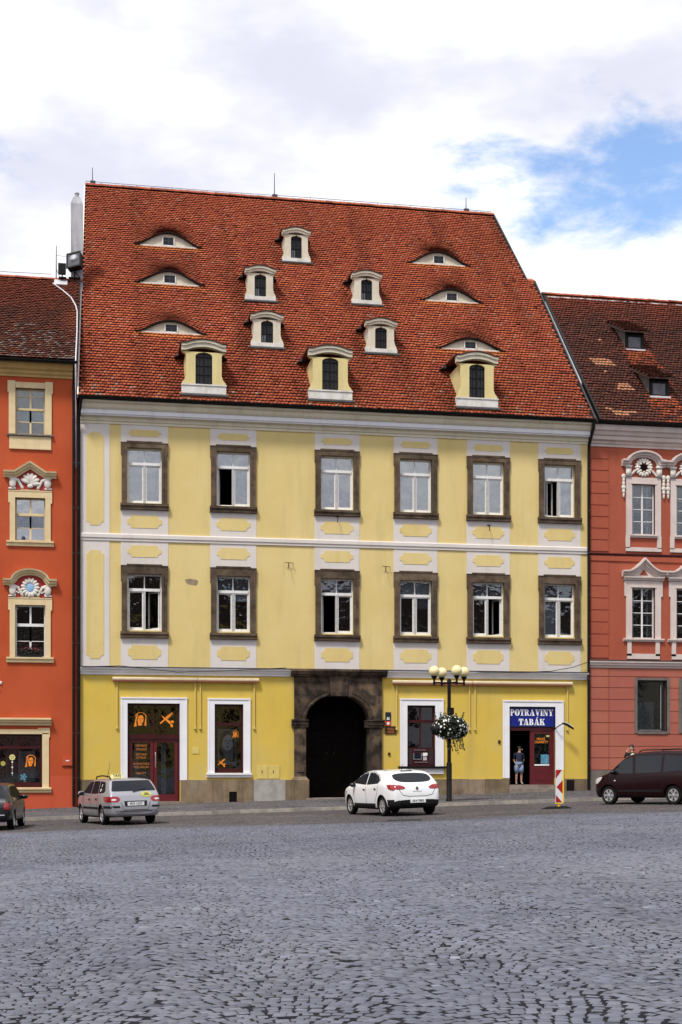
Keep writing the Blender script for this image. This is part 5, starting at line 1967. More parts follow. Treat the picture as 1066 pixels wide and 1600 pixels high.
# rusticated ground floor
zc = [1.22, 1.77, 2.30, 2.84, 3.37, 3.90, 4.43, 4.96, 5.47, 5.85]
for i in range(len(zc) - 1):
    za, zb = zc[i] + .016, zc[i + 1] - .016
    put('rusticated_block', G().box(RX0 + .06, 22.70, -.045, 0, za, zb), 'terracotta_pink', RH)
    segs = []
    xa = 22.73
    for x in RCX:
        lo_, hi_ = x - .36, x + 1.20
        if zc[i] >= 2.8 and zc[i] < 5.4:
            segs.append((xa, lo_))
            xa = hi_
    segs.append((xa, RX1))
    for a, b in segs:
        put('rusticated_block', G().box(a, b, -.028, 0, za, zb), 'terracotta_pink', RH)
put('plinth', G().box(RX0 + .05, RX1, -.07, 0, -.3, 1.21), 'grey_stone', RH)
for x in RCX:
    xc = x + .42
    g = G().box(xc - .86, xc - .72, -.05, .13, 2.90, 5.42).box(xc + .72, xc + .86, -.05, .13, 2.90, 5.42).box(xc - .72, xc + .72, -.05, .13, 5.32, 5.42).box(xc - .72, xc + .72, -.08, .13, 2.86, 2.98)
    w = put('window_surround', g, 'grey_stone', RH)
    g = G().box(xc - .72, xc - .64, .16, .24, 2.98, 5.32).box(xc + .64, xc + .72, .16, .24, 2.98, 5.32).box(xc - .64, xc + .64, .16, .24, 5.24, 5.32).box(xc - .64, xc + .64, .16, .24, 2.98, 3.06)
    put('window_frame', g, 'atm_grey', w)
    put('pane', G().box(xc - .64, xc + .64, .19, .197, 3.06, 5.24), 'shop_glass', w)
    put('window_handle', G().box(xc + .46, xc + .50, .12, .16, 3.1, 5.1).box(xc - .62, xc + .5, .12, .16, 3.02, 3.05), 'steel', w)
    put('curtain', G().box(xc - .60, xc - .25, .42, .44, 3.0, 4.3).box(xc - .2, xc + .3, .5, .52, 3.0, 4.35), 'blind_grey', w)
    # piano nobile windows
    for z0, z1, zbot, kind in ((11.96, 14.26, 11.19, 'round'), (7.22, 9.54, 6.28, 'ogee')):
        w = grid_window(RH, x, 1.12, z0, z1, 2, [(z0 + (z1 - z0) * k, .016) for k in (.27, .51, .75)], fw=.055)
        g = G()
        for sx in (-1, 1):
            a, b = sorted((sx * .18, sx * .23))
            g.box(x + a + sx * .14 - .02, x + a + sx * .14 + .03, .34, .38, z0, z1)
        for k in (.24, .48, .72):
            g.box(x - .5, x + .5, .34, .38, z0 + (z1 - z0) * k - .02, z0 + (z1 - z0) * k + .02)
        put('inner_sash', g, 'window_white', w)
        put('curtain', G().box(x + .28, x + .55, .45, .46, z0, z1), 'blind_grey', w)
        if kind == 'round':
            put('blind', G().box(x - .52, x + .52, .42, .43, z0 + (z1 - z0) * .76, z1), 'blind_grey', w)
        g = G()
        zt = z1 + .30
        g.box(x - .84, x - .56, -.06, .12, z0 - .06, zt).box(x + .56, x + .84, -.06, .12, z0 - .06, zt).box(x - .56, x + .56, -.06, .12, z1, zt)
        g.box(x - .62, x + .62, -.085, -.06, z1 + .0, z1 + .06)
        if kind == 'ogee':
            g.box(x - .92, x - .84, -.06, 0, z1 - .40, zt).box(x + .84, x + .92, -.06, 0, z1 - .40, zt)
        pw = .86 if kind == 'round' else .78
        g.box(x - pw, x - pw + .20, -.06, 0, zbot + .14, z0 - .06).box(x + pw - .20, x + pw, -.06, 0, zbot + .14, z0 - .06).box(x - pw, x + pw, -.06, 0, zbot, zbot + .18 if kind == 'round' else zbot + .24)
        put('window_surround', g, 'pink_trim', w)
        put('sill', G().sweep_x([(.12, z0), (-.13, z0 - .01), (-.13, z0 - .07), (-.08, z0 - .10), (-.08, z0 - .14), (0, z0 - .15)], x - (.66 if kind == 'round' else .98), x + (.66 if kind == 'round' else .98)), 'pink_trim', w)
        prof = [(0, -.16), (.10, -.16), (.10, -.10), (.18, -.07), (.18, -.01), (.26, .02), (.30, .05), (.30, .12), (0, .12)]
        if kind == 'round':
            zp = zt + .66
            path = [(x - 1.06, zp), (x - .76, zp)] + [(x + .74 * math.cos(R(a)), zp + .42 * math.sin(R(a))) for a in range(172, 7, -12)] + [(x + .76, zp), (x + 1.06, zp)]
            put('pediment', G().strip(path, prof), 'pink_trim', w)
            g = G()
            cz = zt + .46
            for a in range(0, 360, 20):
                an = R(a)
                g.ell((x + .33 * math.cos(an), -.07, cz + .33 * math.sin(an)), (.07, .05, .11), 8, 6, Matrix.Rotation(-(an - math.pi / 2), 3, 'Y'))
            for a in range(0, 360, 45):
                an = R(a)
                g.ell((x + .22 * math.cos(an), -.09, cz + .22 * math.sin(an)), (.06, .04, .06), 8, 6)
            for sx in (-1, 1):
                for q_ in range(4):
                    g.ell((x + sx * (.44 + .06 * q_), -.05, zt + .28 - .06 * q_), (.07, .04, .06), 8, 6)
                g.box(x + sx * .74 - .12, x + sx * .74 + .12, -.12, -.01, zt + .02, zt + .42)
                g.box(x + sx * .74 - .15, x + sx * .74 + .15, -.15, -.01, zt + .42, zt + .52)
                for q_, (dz, rr) in enumerate(((0, .11), (-.16, .07), (-.32, .08), (-.50, .11), (-.68, .08), (-.86, .05))):
                    g.ell((x + sx * .97, -.06, zt + .02 + dz), (rr, .05, .12), 8, 6)
            put('ornament', g, 'stucco_white', w, smooth=True)
            put('oculus', G().ell((x, -.02, cz), (.17, .04, .15), 12, 6), 'dark_room', w)
        else:
            zp = zt + .34
            half = [(-1.04, 0), (-.80, .0), (-.58, .06), (-.36, .20), (-.18, .36), (0, .54)]
            path = [(x + a, zp + b) for a, b in half] + [(x - a, zp + b) for a, b in half[-2::-1]]
            put('pediment', G().strip(path, prof), 'pink_trim', w)
            put('cornice_strip', G().sweep_x([(0, zt + .02), (-.10, zt + .02), (-.14, zt + .10), (-.20, zt + .13), (-.20, zt + .18), (0, zt + .20)], x - .96, x + .96), 'pink_trim', w)
            put('tympanum', G().prism([(x - .66, zt + .20), (x + .66, zt + .20), (x + .3, zt + .42), (x, zt + .72), (x - .3, zt + .42)], -.05, 0), 'pink_trim', w)
            put('panel', G().prism([(x - .20, zt + .26), (x + .20, zt + .26), (x, zt + .54)], -.062, -.05), 'terracotta', w)

# roof of the terracotta house
QEY, QEZ, QRY, QRZ = -.70, 16.92, 8.5, 25.72
QSL = math.hypot(QRY - QEY, QRZ - QEZ)
QCS, QSN = (QRY - QEY) / QSL, (QRZ - QEZ) / QSL


def qp(x, s, n=0.):
    return Vector((x, QEY + s * QCS - n * QSN, QEZ + s * QSN + n * QCS))


g = G()
g.quad(qp(21.95, 0, -.12), qp(RX1, 0, -.12), qp(RX1, QSL, -.12), qp(22.42, QSL, -.12))
g.quad((22.42, QRY, QRZ - .1), (RX1, QRY, QRZ - .1), (RX1, 18.2, 16.5), (22.42, 18.2, 16.5))
rroof = put('roof', g, 'roof_deck', RH)
QD = [(25.80, 7.1), (25.62, 2.45)]


def right_cols(xs, ss):
    n = len(xs)
    c = pal(n, [(.10, .036, .026), (.13, .045, .030), (.080, .030, .024), (.16, .05, .032)], [35, 30, 25, 10])
    up = np.clip((ss - 9.6) / 3 + (vnoise(xs * .4, ss * .3, 3) - .5) * 1.6, 0, 1)
    c = c * (1 - up)[:, None] + np.array([.24, .055, .030]) * RNG.uniform(.6, 1.15, (n, 1)) * up[:, None]
    for xc, s0 in QD:
        k = np.clip((s0 - ss) / 3.6, 0, 1)
        f = (ss < s0 - .1) & (ss > s0 - 3.6) & (np.abs(xs - xc - .15 * (s0 - ss) * .4) < .75) & (RNG.random(n) > k * .55)
        c[f] = np.array([.36, .085, .036]) * RNG.uniform(.55, 1.15, (f.sum(), 1))
    for xp, sp, w_, h_ in ((23.65, 5.45, .62, .34), (23.56, 4.4, .16, .12), (24.15, 3.1, .42, .34), (22.75, .85, .2, .12), (23.2, .62, .5, .16), (23.85, .62, .2, .12), (24.25, 7.8, .13, .1)):
        f = (np.abs(xs - xp) < w_ * RNG.uniform(.6, 1, n)) & (np.abs(ss - sp) < h_)
        c[f] = np.array([.55, .26, .14]) * RNG.uniform(.85, 1.1, (f.sum(), 1))
    return c


tile_roof(rroof, QEY, QEZ, QCS, QSN, QSL, lambda s: 22.02 + .42 * s / QSL, lambda s: 30.2, right_cols, tw=.175, ex=.235, sag=.05)
x = 22.4
first = None
while x < 30.2:
    if first is None:
        g = G()
        k = len(pr_)
        vs = [(x, QRY + y_, QRZ + z_) for y_, z_ in pr_] + [(x + .4, QRY + y_ * .9, QRZ + z_ * .9) for y_, z_ in pr_]
        g.add(vs, [(i, i + 1, k + i + 1, k + i) for i in range(k - 1)] + [tuple(range(k))[::-1], tuple(range(k, 2 * k))])
        first = put('ridge_tile', g, 'ridge_tile', rroof, origin=(x, QRY, QRZ))
        f0, fx = first.location.copy(), x
    else:
        o = first.copy()
        COL.objects.link(o)
        o.location = f0 + Vector((x - fx, 0, random.uniform(-.012, .012)))
    x += .385
a, b = qp(22.0, -.05), qp(22.42, QSL)
nv = Vector((0, -QSN, QCS))
g = G().hexa([a - nv * .1, a - nv * .1 + Vector((.10, 0, 0)), b - nv * .1 + Vector((.10, 0, 0)), b - nv * .1, a + nv * .08, a + nv * .08 + Vector((.10, 0, 0)), b + nv * .08 + Vector((.10, 0, 0)), b + nv * .08])
put('valley_gutter', g, 'black_metal', rroof)
# shed dormers
for xc, s0 in QD:
    b0 = qp(xc, s0, .02)
    yf, zb, hw, hh = b0.y, b0.z, .47, .84
    g = G().box(xc - hw, xc - hw + .14, yf, yf + .1, zb - .1, zb + hh).box(xc + hw - .14, xc + hw, yf, yf + .1, zb - .1, zb + hh).box(xc - hw + .14, xc + hw - .14, yf, yf + .1, zb + hh - .22, zb + hh).box(xc - hw + .14, xc + hw - .14, yf, yf + .1, zb - .1, zb + .08)
    d = put('shed_dormer', g, 'black_metal', RH)
    put('pane', G().box(xc - hw + .12, xc + hw - .12, yf + .05, yf + .06, zb + .06, zb + hh - .2), 'grey_glass', d)
    put('sill', G().box(xc - hw - .04, xc + hw + .04, yf - .12, yf + .02, zb - .10, zb - .02), 'zinc', d)
    bk = 2.6
    g = G()
    for sx in (-1, 1):
        a, b = sorted((xc + sx * hw, xc + sx * (hw - .06)))
        g.hexa([(a, yf + .1, zb - .3), (b, yf + .1, zb - .3), (b, yf + bk, zb + .6), (a, yf + bk, zb + .6), (a, yf + .1, zb + hh), (b, yf + .1, zb + hh), (b, yf + bk, zb + hh + 1.25), (a, yf + bk, zb + hh + 1.25)])
    put('cheek', g, 'grey_stone', d)
    e = .22
    g = G().hexa([(xc - hw - e, yf - .28, zb + hh - .10), (xc + hw + e, yf - .28, zb + hh - .10), (xc + hw + e, yf + bk + .3, zb + hh + 1.36), (xc - hw - e, yf + bk + .3, zb + hh + 1.36),
                  (xc - hw - e, yf - .28, zb + hh - .02), (xc + hw + e, yf - .28, zb + hh - .02), (xc + hw + e, yf + bk + .3, zb + hh + 1.46), (xc - hw - e, yf + bk + .3, zb + hh + 1.46)])
    cap = put('dormer_roof', g, 'roof_deck', d)
    dcs, dsn = math.cos(math.atan(1.46 / 2.9)), math.sin(math.atan(1.46 / 2.9))
    # tiles on the little roof
    tl = tile_roof(cap, yf - .30, zb + hh - .02, dcs, dsn, 3.2, lambda s, xc=xc: xc - hw - e - .02, lambda s, xc=xc: xc + hw + e + .02, lambda xs, ss: pal(len(xs), [(.10, .036, .026), (.13, .045, .03), (.17, .055, .034)], [3, 3, 2]), tw=.175, ex=.235, name='dormer_tiles')
    tl.parent = d
    tl.location = -ROOT[d.name]
# cables slung along the cornice
g = G().tube([(-.8, -.28, 5.60), (.8, -.30, 5.66), (3.2, -.31, 5.42), (5.4, -.31, 5.50), (7.9, -.30, 5.66)], .014, 5)
tag(put('cable', g, 'plastic_black'), 'thin black cable sagging along the cornice above the hairdresser', 'cable')
g = G().tube([(16.5, -.28, 5.60), (18.2, -.30, 5.57), (19.9, -.28, 5.66), (20.9, -.22, 5.84), (21.62, -.16, 6.08)], .016, 5)
tag(put('cable', g, 'plastic_black'), 'thin black cable rising from the cornice to the drainpipe by the brick red house', 'cable')

# ================================================================== SIGNS
def glyphs():
    def rect(a, b, c, d):
        return [(a, b), (c, b), (c, d), (a, d)]

    def bowl(cx, cy, ro, rz, ri, rzi, a0=-90, a1=90, n=10):
        return circ(cx, cy, ro, rz, n, a0, a1) + circ(cx, cy, ri, rzi, n, a1, a0)
    h = .09
    D = {}
    D['I'] = (.46, [rect(.09, h, .37, 1 - h), rect(0, 0, .46, h), rect(0, 1 - h, .46, 1)])
    D['T'] = (.84, [rect(.28, h, .56, 1 - h), rect(.16, 0, .68, h), rect(0, 1 - h, .84, 1), [(0, .60), (.07, .60), (.17, 1 - h), (0, 1 - h)], [(.84, .60), (.84, 1 - h), (.67, 1 - h), (.77, .60)]])
    D['P'] = (.82, [rect(.08, h, .36, 1 - h), rect(0, 0, .46, h), rect(0, 1 - h, .40, 1), bowl(.38, .71, .42, .29, .14, .19)])
    D['R'] = (.92, [rect(.08, h, .36, 1 - h), rect(0, 0, .44, h), rect(0, 1 - h, .40, 1), bowl(.38, .73, .40, .27, .14, .17), [(.40, .48), (.62, .48), (.84, .08), (.94, .06), (.94, 0), (.62, 0)]])
    D['B'] = (.88, [rect(.08, h, .36, 1 - h), rect(0, 0, .40, h), rect(0, 1 - h, .40, 1), bowl(.38, .755, .38, .245, .14, .16), bowl(.38, .265, .46, .265, .16, .17)])
    D['O'] = (.94, [bowl(.47, .5, .47, .52, .13, .42, 90, 270, 14), bowl(.47, .5, .47, .52, .13, .42, -90, 90, 14)])
    D['A'] = (1.0, [[(.40, 1), (.60, 1), (.90, h), (.58, h)], [(.40, 1), (.44, .86), (.22, h), (.14, h)], rect(.28, .26, .60, .33), rect(0, 0, .36, h), rect(.50, 0, 1.0, h)])
    D['Á'] = (1.0, D['A'][1] + [[(.46, 1.06), (.56, 1.06), (.76, 1.28), (.56, 1.28)]])
    D['V'] = (.98, [[(.10, 1 - h), (.42, 1 - h), (.60, 0), (.42, 0)], [(.76, 1 - h), (.84, 1 - h), (.58, .02), (.54, .22)], rect(0, 1 - h, .50, 1), rect(.62, 1 - h, .98, 1)])
    D['N'] = (.98, [rect(.12, h, .20, 1 - h), rect(.76, 0, .84, 1 - h), [(.12, 1), (.40, 1), (.84, .0), (.62, .0), (.14, .92)], rect(0, 0, .34, h), rect(.64, 1 - h, .98, 1), rect(0, 1 - h, .16, 1)])
    D['Y'] = (.96, [rect(.34, h, .62, .46), rect(.22, 0, .74, h), [(.08, 1 - h), (.40, 1 - h), (.58, .42), (.36, .44)], [(.72, 1 - h), (.81, 1 - h), (.61, .44), (.54, .46)], rect(0, 1 - h, .46, 1), rect(.62, 1 - h, .96, 1)])
    D['K'] = (.98, [rect(.08, h, .36, 1 - h), rect(0, 0, .44, h), rect(0, 1 - h, .44, 1), [(.36, .44), (.40, .36), (.80, 1 - h), (.70, 1 - h)], [(.46, .58), (.62, .68), (.92, h), (.60, h)], rect(.56, 1 - h, .94, 1), rect(.52, 0, .98, h)])
    return D


GL = glyphs()


def slab_text(txt, xc, z0, hgt, y, wmax, gap=.05):
    sx = hgt
    tot = sum(GL[c][0] for c in txt) + gap * (len(txt) - 1)
    sx = wmax / tot
    x = xc - wmax / 2
    g = G()
    for c in txt:
        w, P = GL[c]
        for i, p_ in enumerate(P):
            g.prism([(x + a * sx, z0 + b * hgt) for a, b in p_], y - .012 - i * .0008, y)
        x += (w + gap) * sx
    return g


sg = empty('shop_sign', (19.1, .1, 3.16), 'dark blue shop sign with white slab letters over the grocery door', 'sign')
put('board', G().box(18.04, 20.16, .08, .14, 3.16, 4.04), 'sign_blue', sg)
put('frame', G().box(18.04, 20.16, .07, .08, 3.16, 3.19).box(18.04, 20.16, .07, .08, 4.01, 4.04), 'plaque_navy', sg)
put('lettering', slab_text('POTRAVINY', 19.10, 3.665, .285, .08, 2.02), 'sign_white', sg)
put('lettering', slab_text('TABÁK', 19.10, 3.24, .285, .08, 1.22), 'sign_white', sg)

pl = empty('wall_plaque', (12.46, -.01, 3.18), 'narrow navy and red plaque on the wall beside the stone portal', 'plaque')
put('plate', G().box(12.34, 12.59, -.03, -.002, 3.40, 3.78), 'plaque_navy', pl)
put('plate', G().box(12.34, 12.59, -.03, -.002, 3.18, 3.398), 'plaque_red', pl)
put('lettering', G().box(12.40, 12.53, -.034, -.03, 3.45, 3.50).box(12.41, 12.45, -.034, -.03, 3.52, 3.56).box(12.48, 12.52, -.034, -.03, 3.52, 3.56).box(12.41, 12.52, -.034, -.03, 3.23, 3.34), 'sign_white', pl)
pl = empty('wall_plaque', (12.58, -.01, 2.82), 'brown bronze plaque on the wall under the narrow navy plaque', 'plaque')
put('plate', G().box(12.34, 12.83, -.03, -.002, 2.82, 3.15), 'plaque_bronze', pl)
put('rim', G().box(12.33, 12.84, -.036, -.03, 2.81, 2.835).box(12.33, 12.84, -.036, -.03, 3.135, 3.16).box(12.33, 12.355, -.036, -.03, 2.835, 3.135).box(12.815, 12.84, -.036, -.03, 2.835, 3.135), 'plaque_bronze', pl)
g = G()
for k in range(4):
    g.box(12.40, 12.76 - .06 * (k % 2), -.034, -.03, 2.87 + k * .062, 2.885 + k * .062)
put('lettering', g, 'orange_text', pl)

wl = empty('wall_lamp', (20.20, -.02, 3.1), 'curved dark bracket lamp beside the grocery door frame', 'lamp')
put('arm', G().tube([(20.14, -.02, 3.05), (20.22, -.25, 3.18), (20.38, -.45, 3.30)], .025, 8), 'black_metal', wl)
M_ = Matrix.Rotation(R(30), 3, 'Y')
g = G()
pts_ = []
for i in range(9):
    t = i / 8
    pts_.append(Vector((20.34 + .52 * t, -.45 - .10 * t, 3.32 - .04 * t - .24 * t * t)))
g.tube(pts_, [.03, .05, .06, .066, .068, .066, .06, .05, .02], 10)
put('shade', g, 'black_metal', wl, smooth=True)
put('trim', G().tube([p_ + Vector((0, -.05, .05)) for p_ in pts_[1:-1]], .018, 6), 'zinc', wl)
put('cord', G().tube([(20.16, -.055, 3.05), (20.17, -.06, 2.4), (20.165, -.055, 1.2)], .012, 5), 'sign_white', wl)

# ================================================================== STREET LAMP AND ITS HANGING BASKET
LPX, LPY = 13.22, -7.7
lz = zpave(LPX)
lamp = empty('street_lamp', (LPX, LPY, lz), 'black street lamp post with four cream glass globes', 'street lamp')
put('base', G().lathe([(.13, 0), (.13, .06), (.105, .10), (.105, 1.45), (.085, 1.52)], (LPX, LPY, lz), 16), 'black_metal', lamp, smooth=True, auto=40)
put('pole', G().lathe([(.075, 1.50), (.068, 4.55), (.09, 4.57), (.09, 4.66), (.05, 4.74)], (LPX, LPY, lz), 14), 'black_metal', lamp, smooth=True, auto=40)
for a in (12, 102, 192, 282):
    dx_, dy_ = math.cos(R(a)), math.sin(R(a))
    r_ = .64
    ex_, ey_ = LPX + r_ * dx_, LPY + r_ * dy_
    g = G().tube([(LPX, LPY, lz + 4.58), (ex_, ey_, lz + 4.58)], .028, 8)
    g.lathe([(.05, -.10), (.05, .02), (.04, .03), (.04, .10), (.10, .20), (.125, .24)], (ex_, ey_, lz + 4.58), 14)
    arm_ = put('lamp_arm', g, 'black_metal', lamp, smooth=True, auto=40)
    put('globe', G().ell((ex_, ey_, lz + 5.01), (.208, .208, .208), 20, 14), 'globe', arm_, smooth=True)
put('banner_clamp', G().box(LPX - .06, LPX + .17, LPY - .09, LPY + .09, lz + 3.35, lz + 3.62), 'black_metal', lamp)
bk = empty('hanging_basket', (LPX, LPY, lz + 2.5), 'round hanging basket of dark foliage and white flowers on the lamp post', 'hanging basket')
bz = lz + 2.86
for sx in (-1, 1):
    g = G().lathe([(.05, -.26), (.22, -.22), (.33, -.06), (.36, .10), (.34, .10)], (LPX + sx * .40, LPY, bz - .06), 14)
    put('bowl', g, 'plastic_black', bk, smooth=True)
g = leaf_cloud(2600, LPX + .03, LPY, bz, .70, .55, .48, .055, 21, .55)
g2 = leaf_cloud(600, LPX + .25, LPY - .1, bz - .12, .48, .45, .42, .055, 22, .6)
off = len(g.v)
g.v += g2.v
g.f += [tuple(i + off for i in f) for f in g2.f]
g.m += g2.m
r_ = np.random.default_rng(9)
for k in range(9):                         # trailing shoots
    a = r_.uniform(0, 6.28)
    x0, y0 = LPX + .45 * math.cos(a), LPY + .4 * math.sin(a) - .1
    L_ = r_.uniform(.45, .80)
    for q_ in range(26):
        t = q_ / 26
        c = Vector((x0 + .12 * t + r_.normal(0, .02), y0 + r_.normal(0, .02), bz - .3 - L_ * t))
        aa = Vector(r_.normal(0, 1, 3)).normalized() * .045
        bb = aa.orthogonal().normalized() * .026
        g.add([c - aa, c + bb, c + aa, c - bb], [(0, 1, 2, 3)])
for k in range(14):
    a = r_.uniform(0, 6.28)
    x0, y0 = LPX + .5 * math.cos(a), LPY + .4 * math.sin(a)
    for q_ in range(9):
        t = q_ / 9
        c = Vector((x0 + .1 * t * math.cos(a) + r_.normal(0, .02), y0 + r_.normal(0, .02), bz + .30 + .30 * t))
        aa = Vector(r_.normal(0, 1, 3)).normalized() * .045
        bb = aa.orthogonal().normalized() * .026
        g.add([c - aa, c + bb, c + aa, c - bb], [(0, 1, 2, 3)])
put('foliage', g, 'leaf', bk)
g = G()
for k in range(210):
    v = Vector(r_.normal(0, 1, 3)).normalized()
    c = Vector((LPX + .06 + v.x * .72, LPY + v.y * .58, bz - .02 + v.z * .48))
    n_ = v
    a = n_.orthogonal().normalized()
    b = n_.cross(a)
    s = r_.uniform(.026, .045)
    ring = [c + (a * math.cos(q_ * math.pi / 5) + b * math.sin(q_ * math.pi / 5)) * s * (1.15 if q_ % 2 == 0 else .62) + n_ * .012 for q_ in range(10)]
    g.add(ring + [c], [(q_, (q_ + 1) % 10, 10) for q_ in range(10)])
tag(put('blossoms', g, 'flower_white', bk), kind='stuff')

# ================================================================== TRAFFIC BEACON
bx_, by_ = 14.90, -15.5
bz_ = zroad(bx_, by_)
bc = empty('traffic_beacon', (bx_, by_, bz_), 'red and white striped traffic beacon on a black rubber foot', 'traffic beacon')
g = G().hexa([(-.52, -.22, .02), (.52, -.22, .02), (.52, .22, .02), (-.52, .22, .02), (-.30, -.14, .11), (.30, -.14, .11), (.30, .14, .11), (-.30, .14, .11)])
g.v = [(v[0] + bx_ - .05, v[1] + by_, v[2] + bz_ + .0278 * v[0] - .03) for v in g.v]
put('foot', g, 'rubber', bc)
x0, x1, z0, z1 = bx_ - .10, bx_ + .13, bz_ + .20, bz_ + 1.30
put('post', G().box(bx_ - .03, bx_ + .05, by_ + .0, by_ + .06, bz_ + .05, z0 + .1), 'beacon_yellow', bc)
put('panel', G().box(x0, x1, by_ - .02, by_ + .03, z0, z1).box(bx_ - .01, bx_ + .04, by_ - .02, by_ + .03, z1, z1 + .05), 'beacon_white', bc)
put('edge', G().box(x1, x1 + .05, by_ - .02, by_ + .08, z0, z1 - .02).box(x0, x1, by_ - .02, by_ + .06, z0 - .035, z0), 'beacon_yellow', bc)
w_, hh_ = x1 - x0, z1 - z0
P = [[(0, 1), (.95, 1), (0, .74)], [(0, .60), (1, .40), (1, .62), (.06, .48)]]
P = [[(0, .99), (.9, .99), (0, .74)], [(.06, .46), (1, .64), (1, .28)], [(0, .30), (0, .02), (.96, .02), (0, .22)]]
P = [[(0, .99), (.92, .99), (0, .72)], [(.08, .47), (1, .68), (1, .27)], [(0, .24), (0, .01), (.95, .01)]]
put('stripe', flat([[(x0 + a * w_, z0 + b * hh_) for a, b in p_] for p_ in P], by_ - .0205, .0004, .003), 'beacon_red', bc)


# ================================================================== CARS
def pchip(pts):
    xs = np.array([p_[0] for p_ in pts], float)
    ys = np.array([p_[1] for p_ in pts], float)
    h = np.diff(xs)
    dl = np.diff(ys) / h
    d = np.zeros(len(xs))
    d[0], d[-1] = dl[0], dl[-1]
    for i in range(1, len(xs) - 1):
        if dl[i - 1] * dl[i] > 0:
            w1, w2 = 2 * h[i] + h[i - 1], h[i] + 2 * h[i - 1]
            d[i] = (w1 + w2) / (w1 / dl[i - 1] + w2 / dl[i])

    def f(x):
        x = np.clip(np.asarray(x, float), xs[0], xs[-1])
        i = np.clip(np.searchsorted(xs, x, side='right') - 1, 0, len(xs) - 2)
        t = (x - xs[i]) / h[i]
        return ((1 + 2 * t) * (1 - t)**2 * ys[i] + t * (1 - t)**2 * h[i] * d[i] + t * t * (3 - 2 * t) * ys[i + 1] + t * t * (t - 1) * h[i] * d[i + 1])
    return f


def chaikin(p_, it=2):
    for _ in range(it):
        q_ = []
        for i in range(len(p_)):
            a, b = p_[i], p_[(i + 1) % len(p_)]
            q_ += [(a[0] * .75 + b[0] * .25, a[1] * .75 + b[1] * .25), (a[0] * .25 + b[0] * .75, a[1] * .25 + b[1] * .75)]
        p_ = q_
    return p_


def rounded(p_, r=.045):
    out = []
    n_ = len(p_)
    for i in range(n_):
        a, b, c_2 = Vector(p_[i - 1]), Vector(p_[i]), Vector(p_[(i + 1) % n_])
        ra = min(r, (a - b).length * .35)
        rc = min(r, (c_2 - b).length * .35)
        p0, p1 = b + (a - b).normalized() * ra, b + (c_2 - b).normalized() * rc
        m_ = (p0 + p1) / 4 + b / 2
        out += [tuple(p0), tuple(m_), tuple(p1)]
    return out


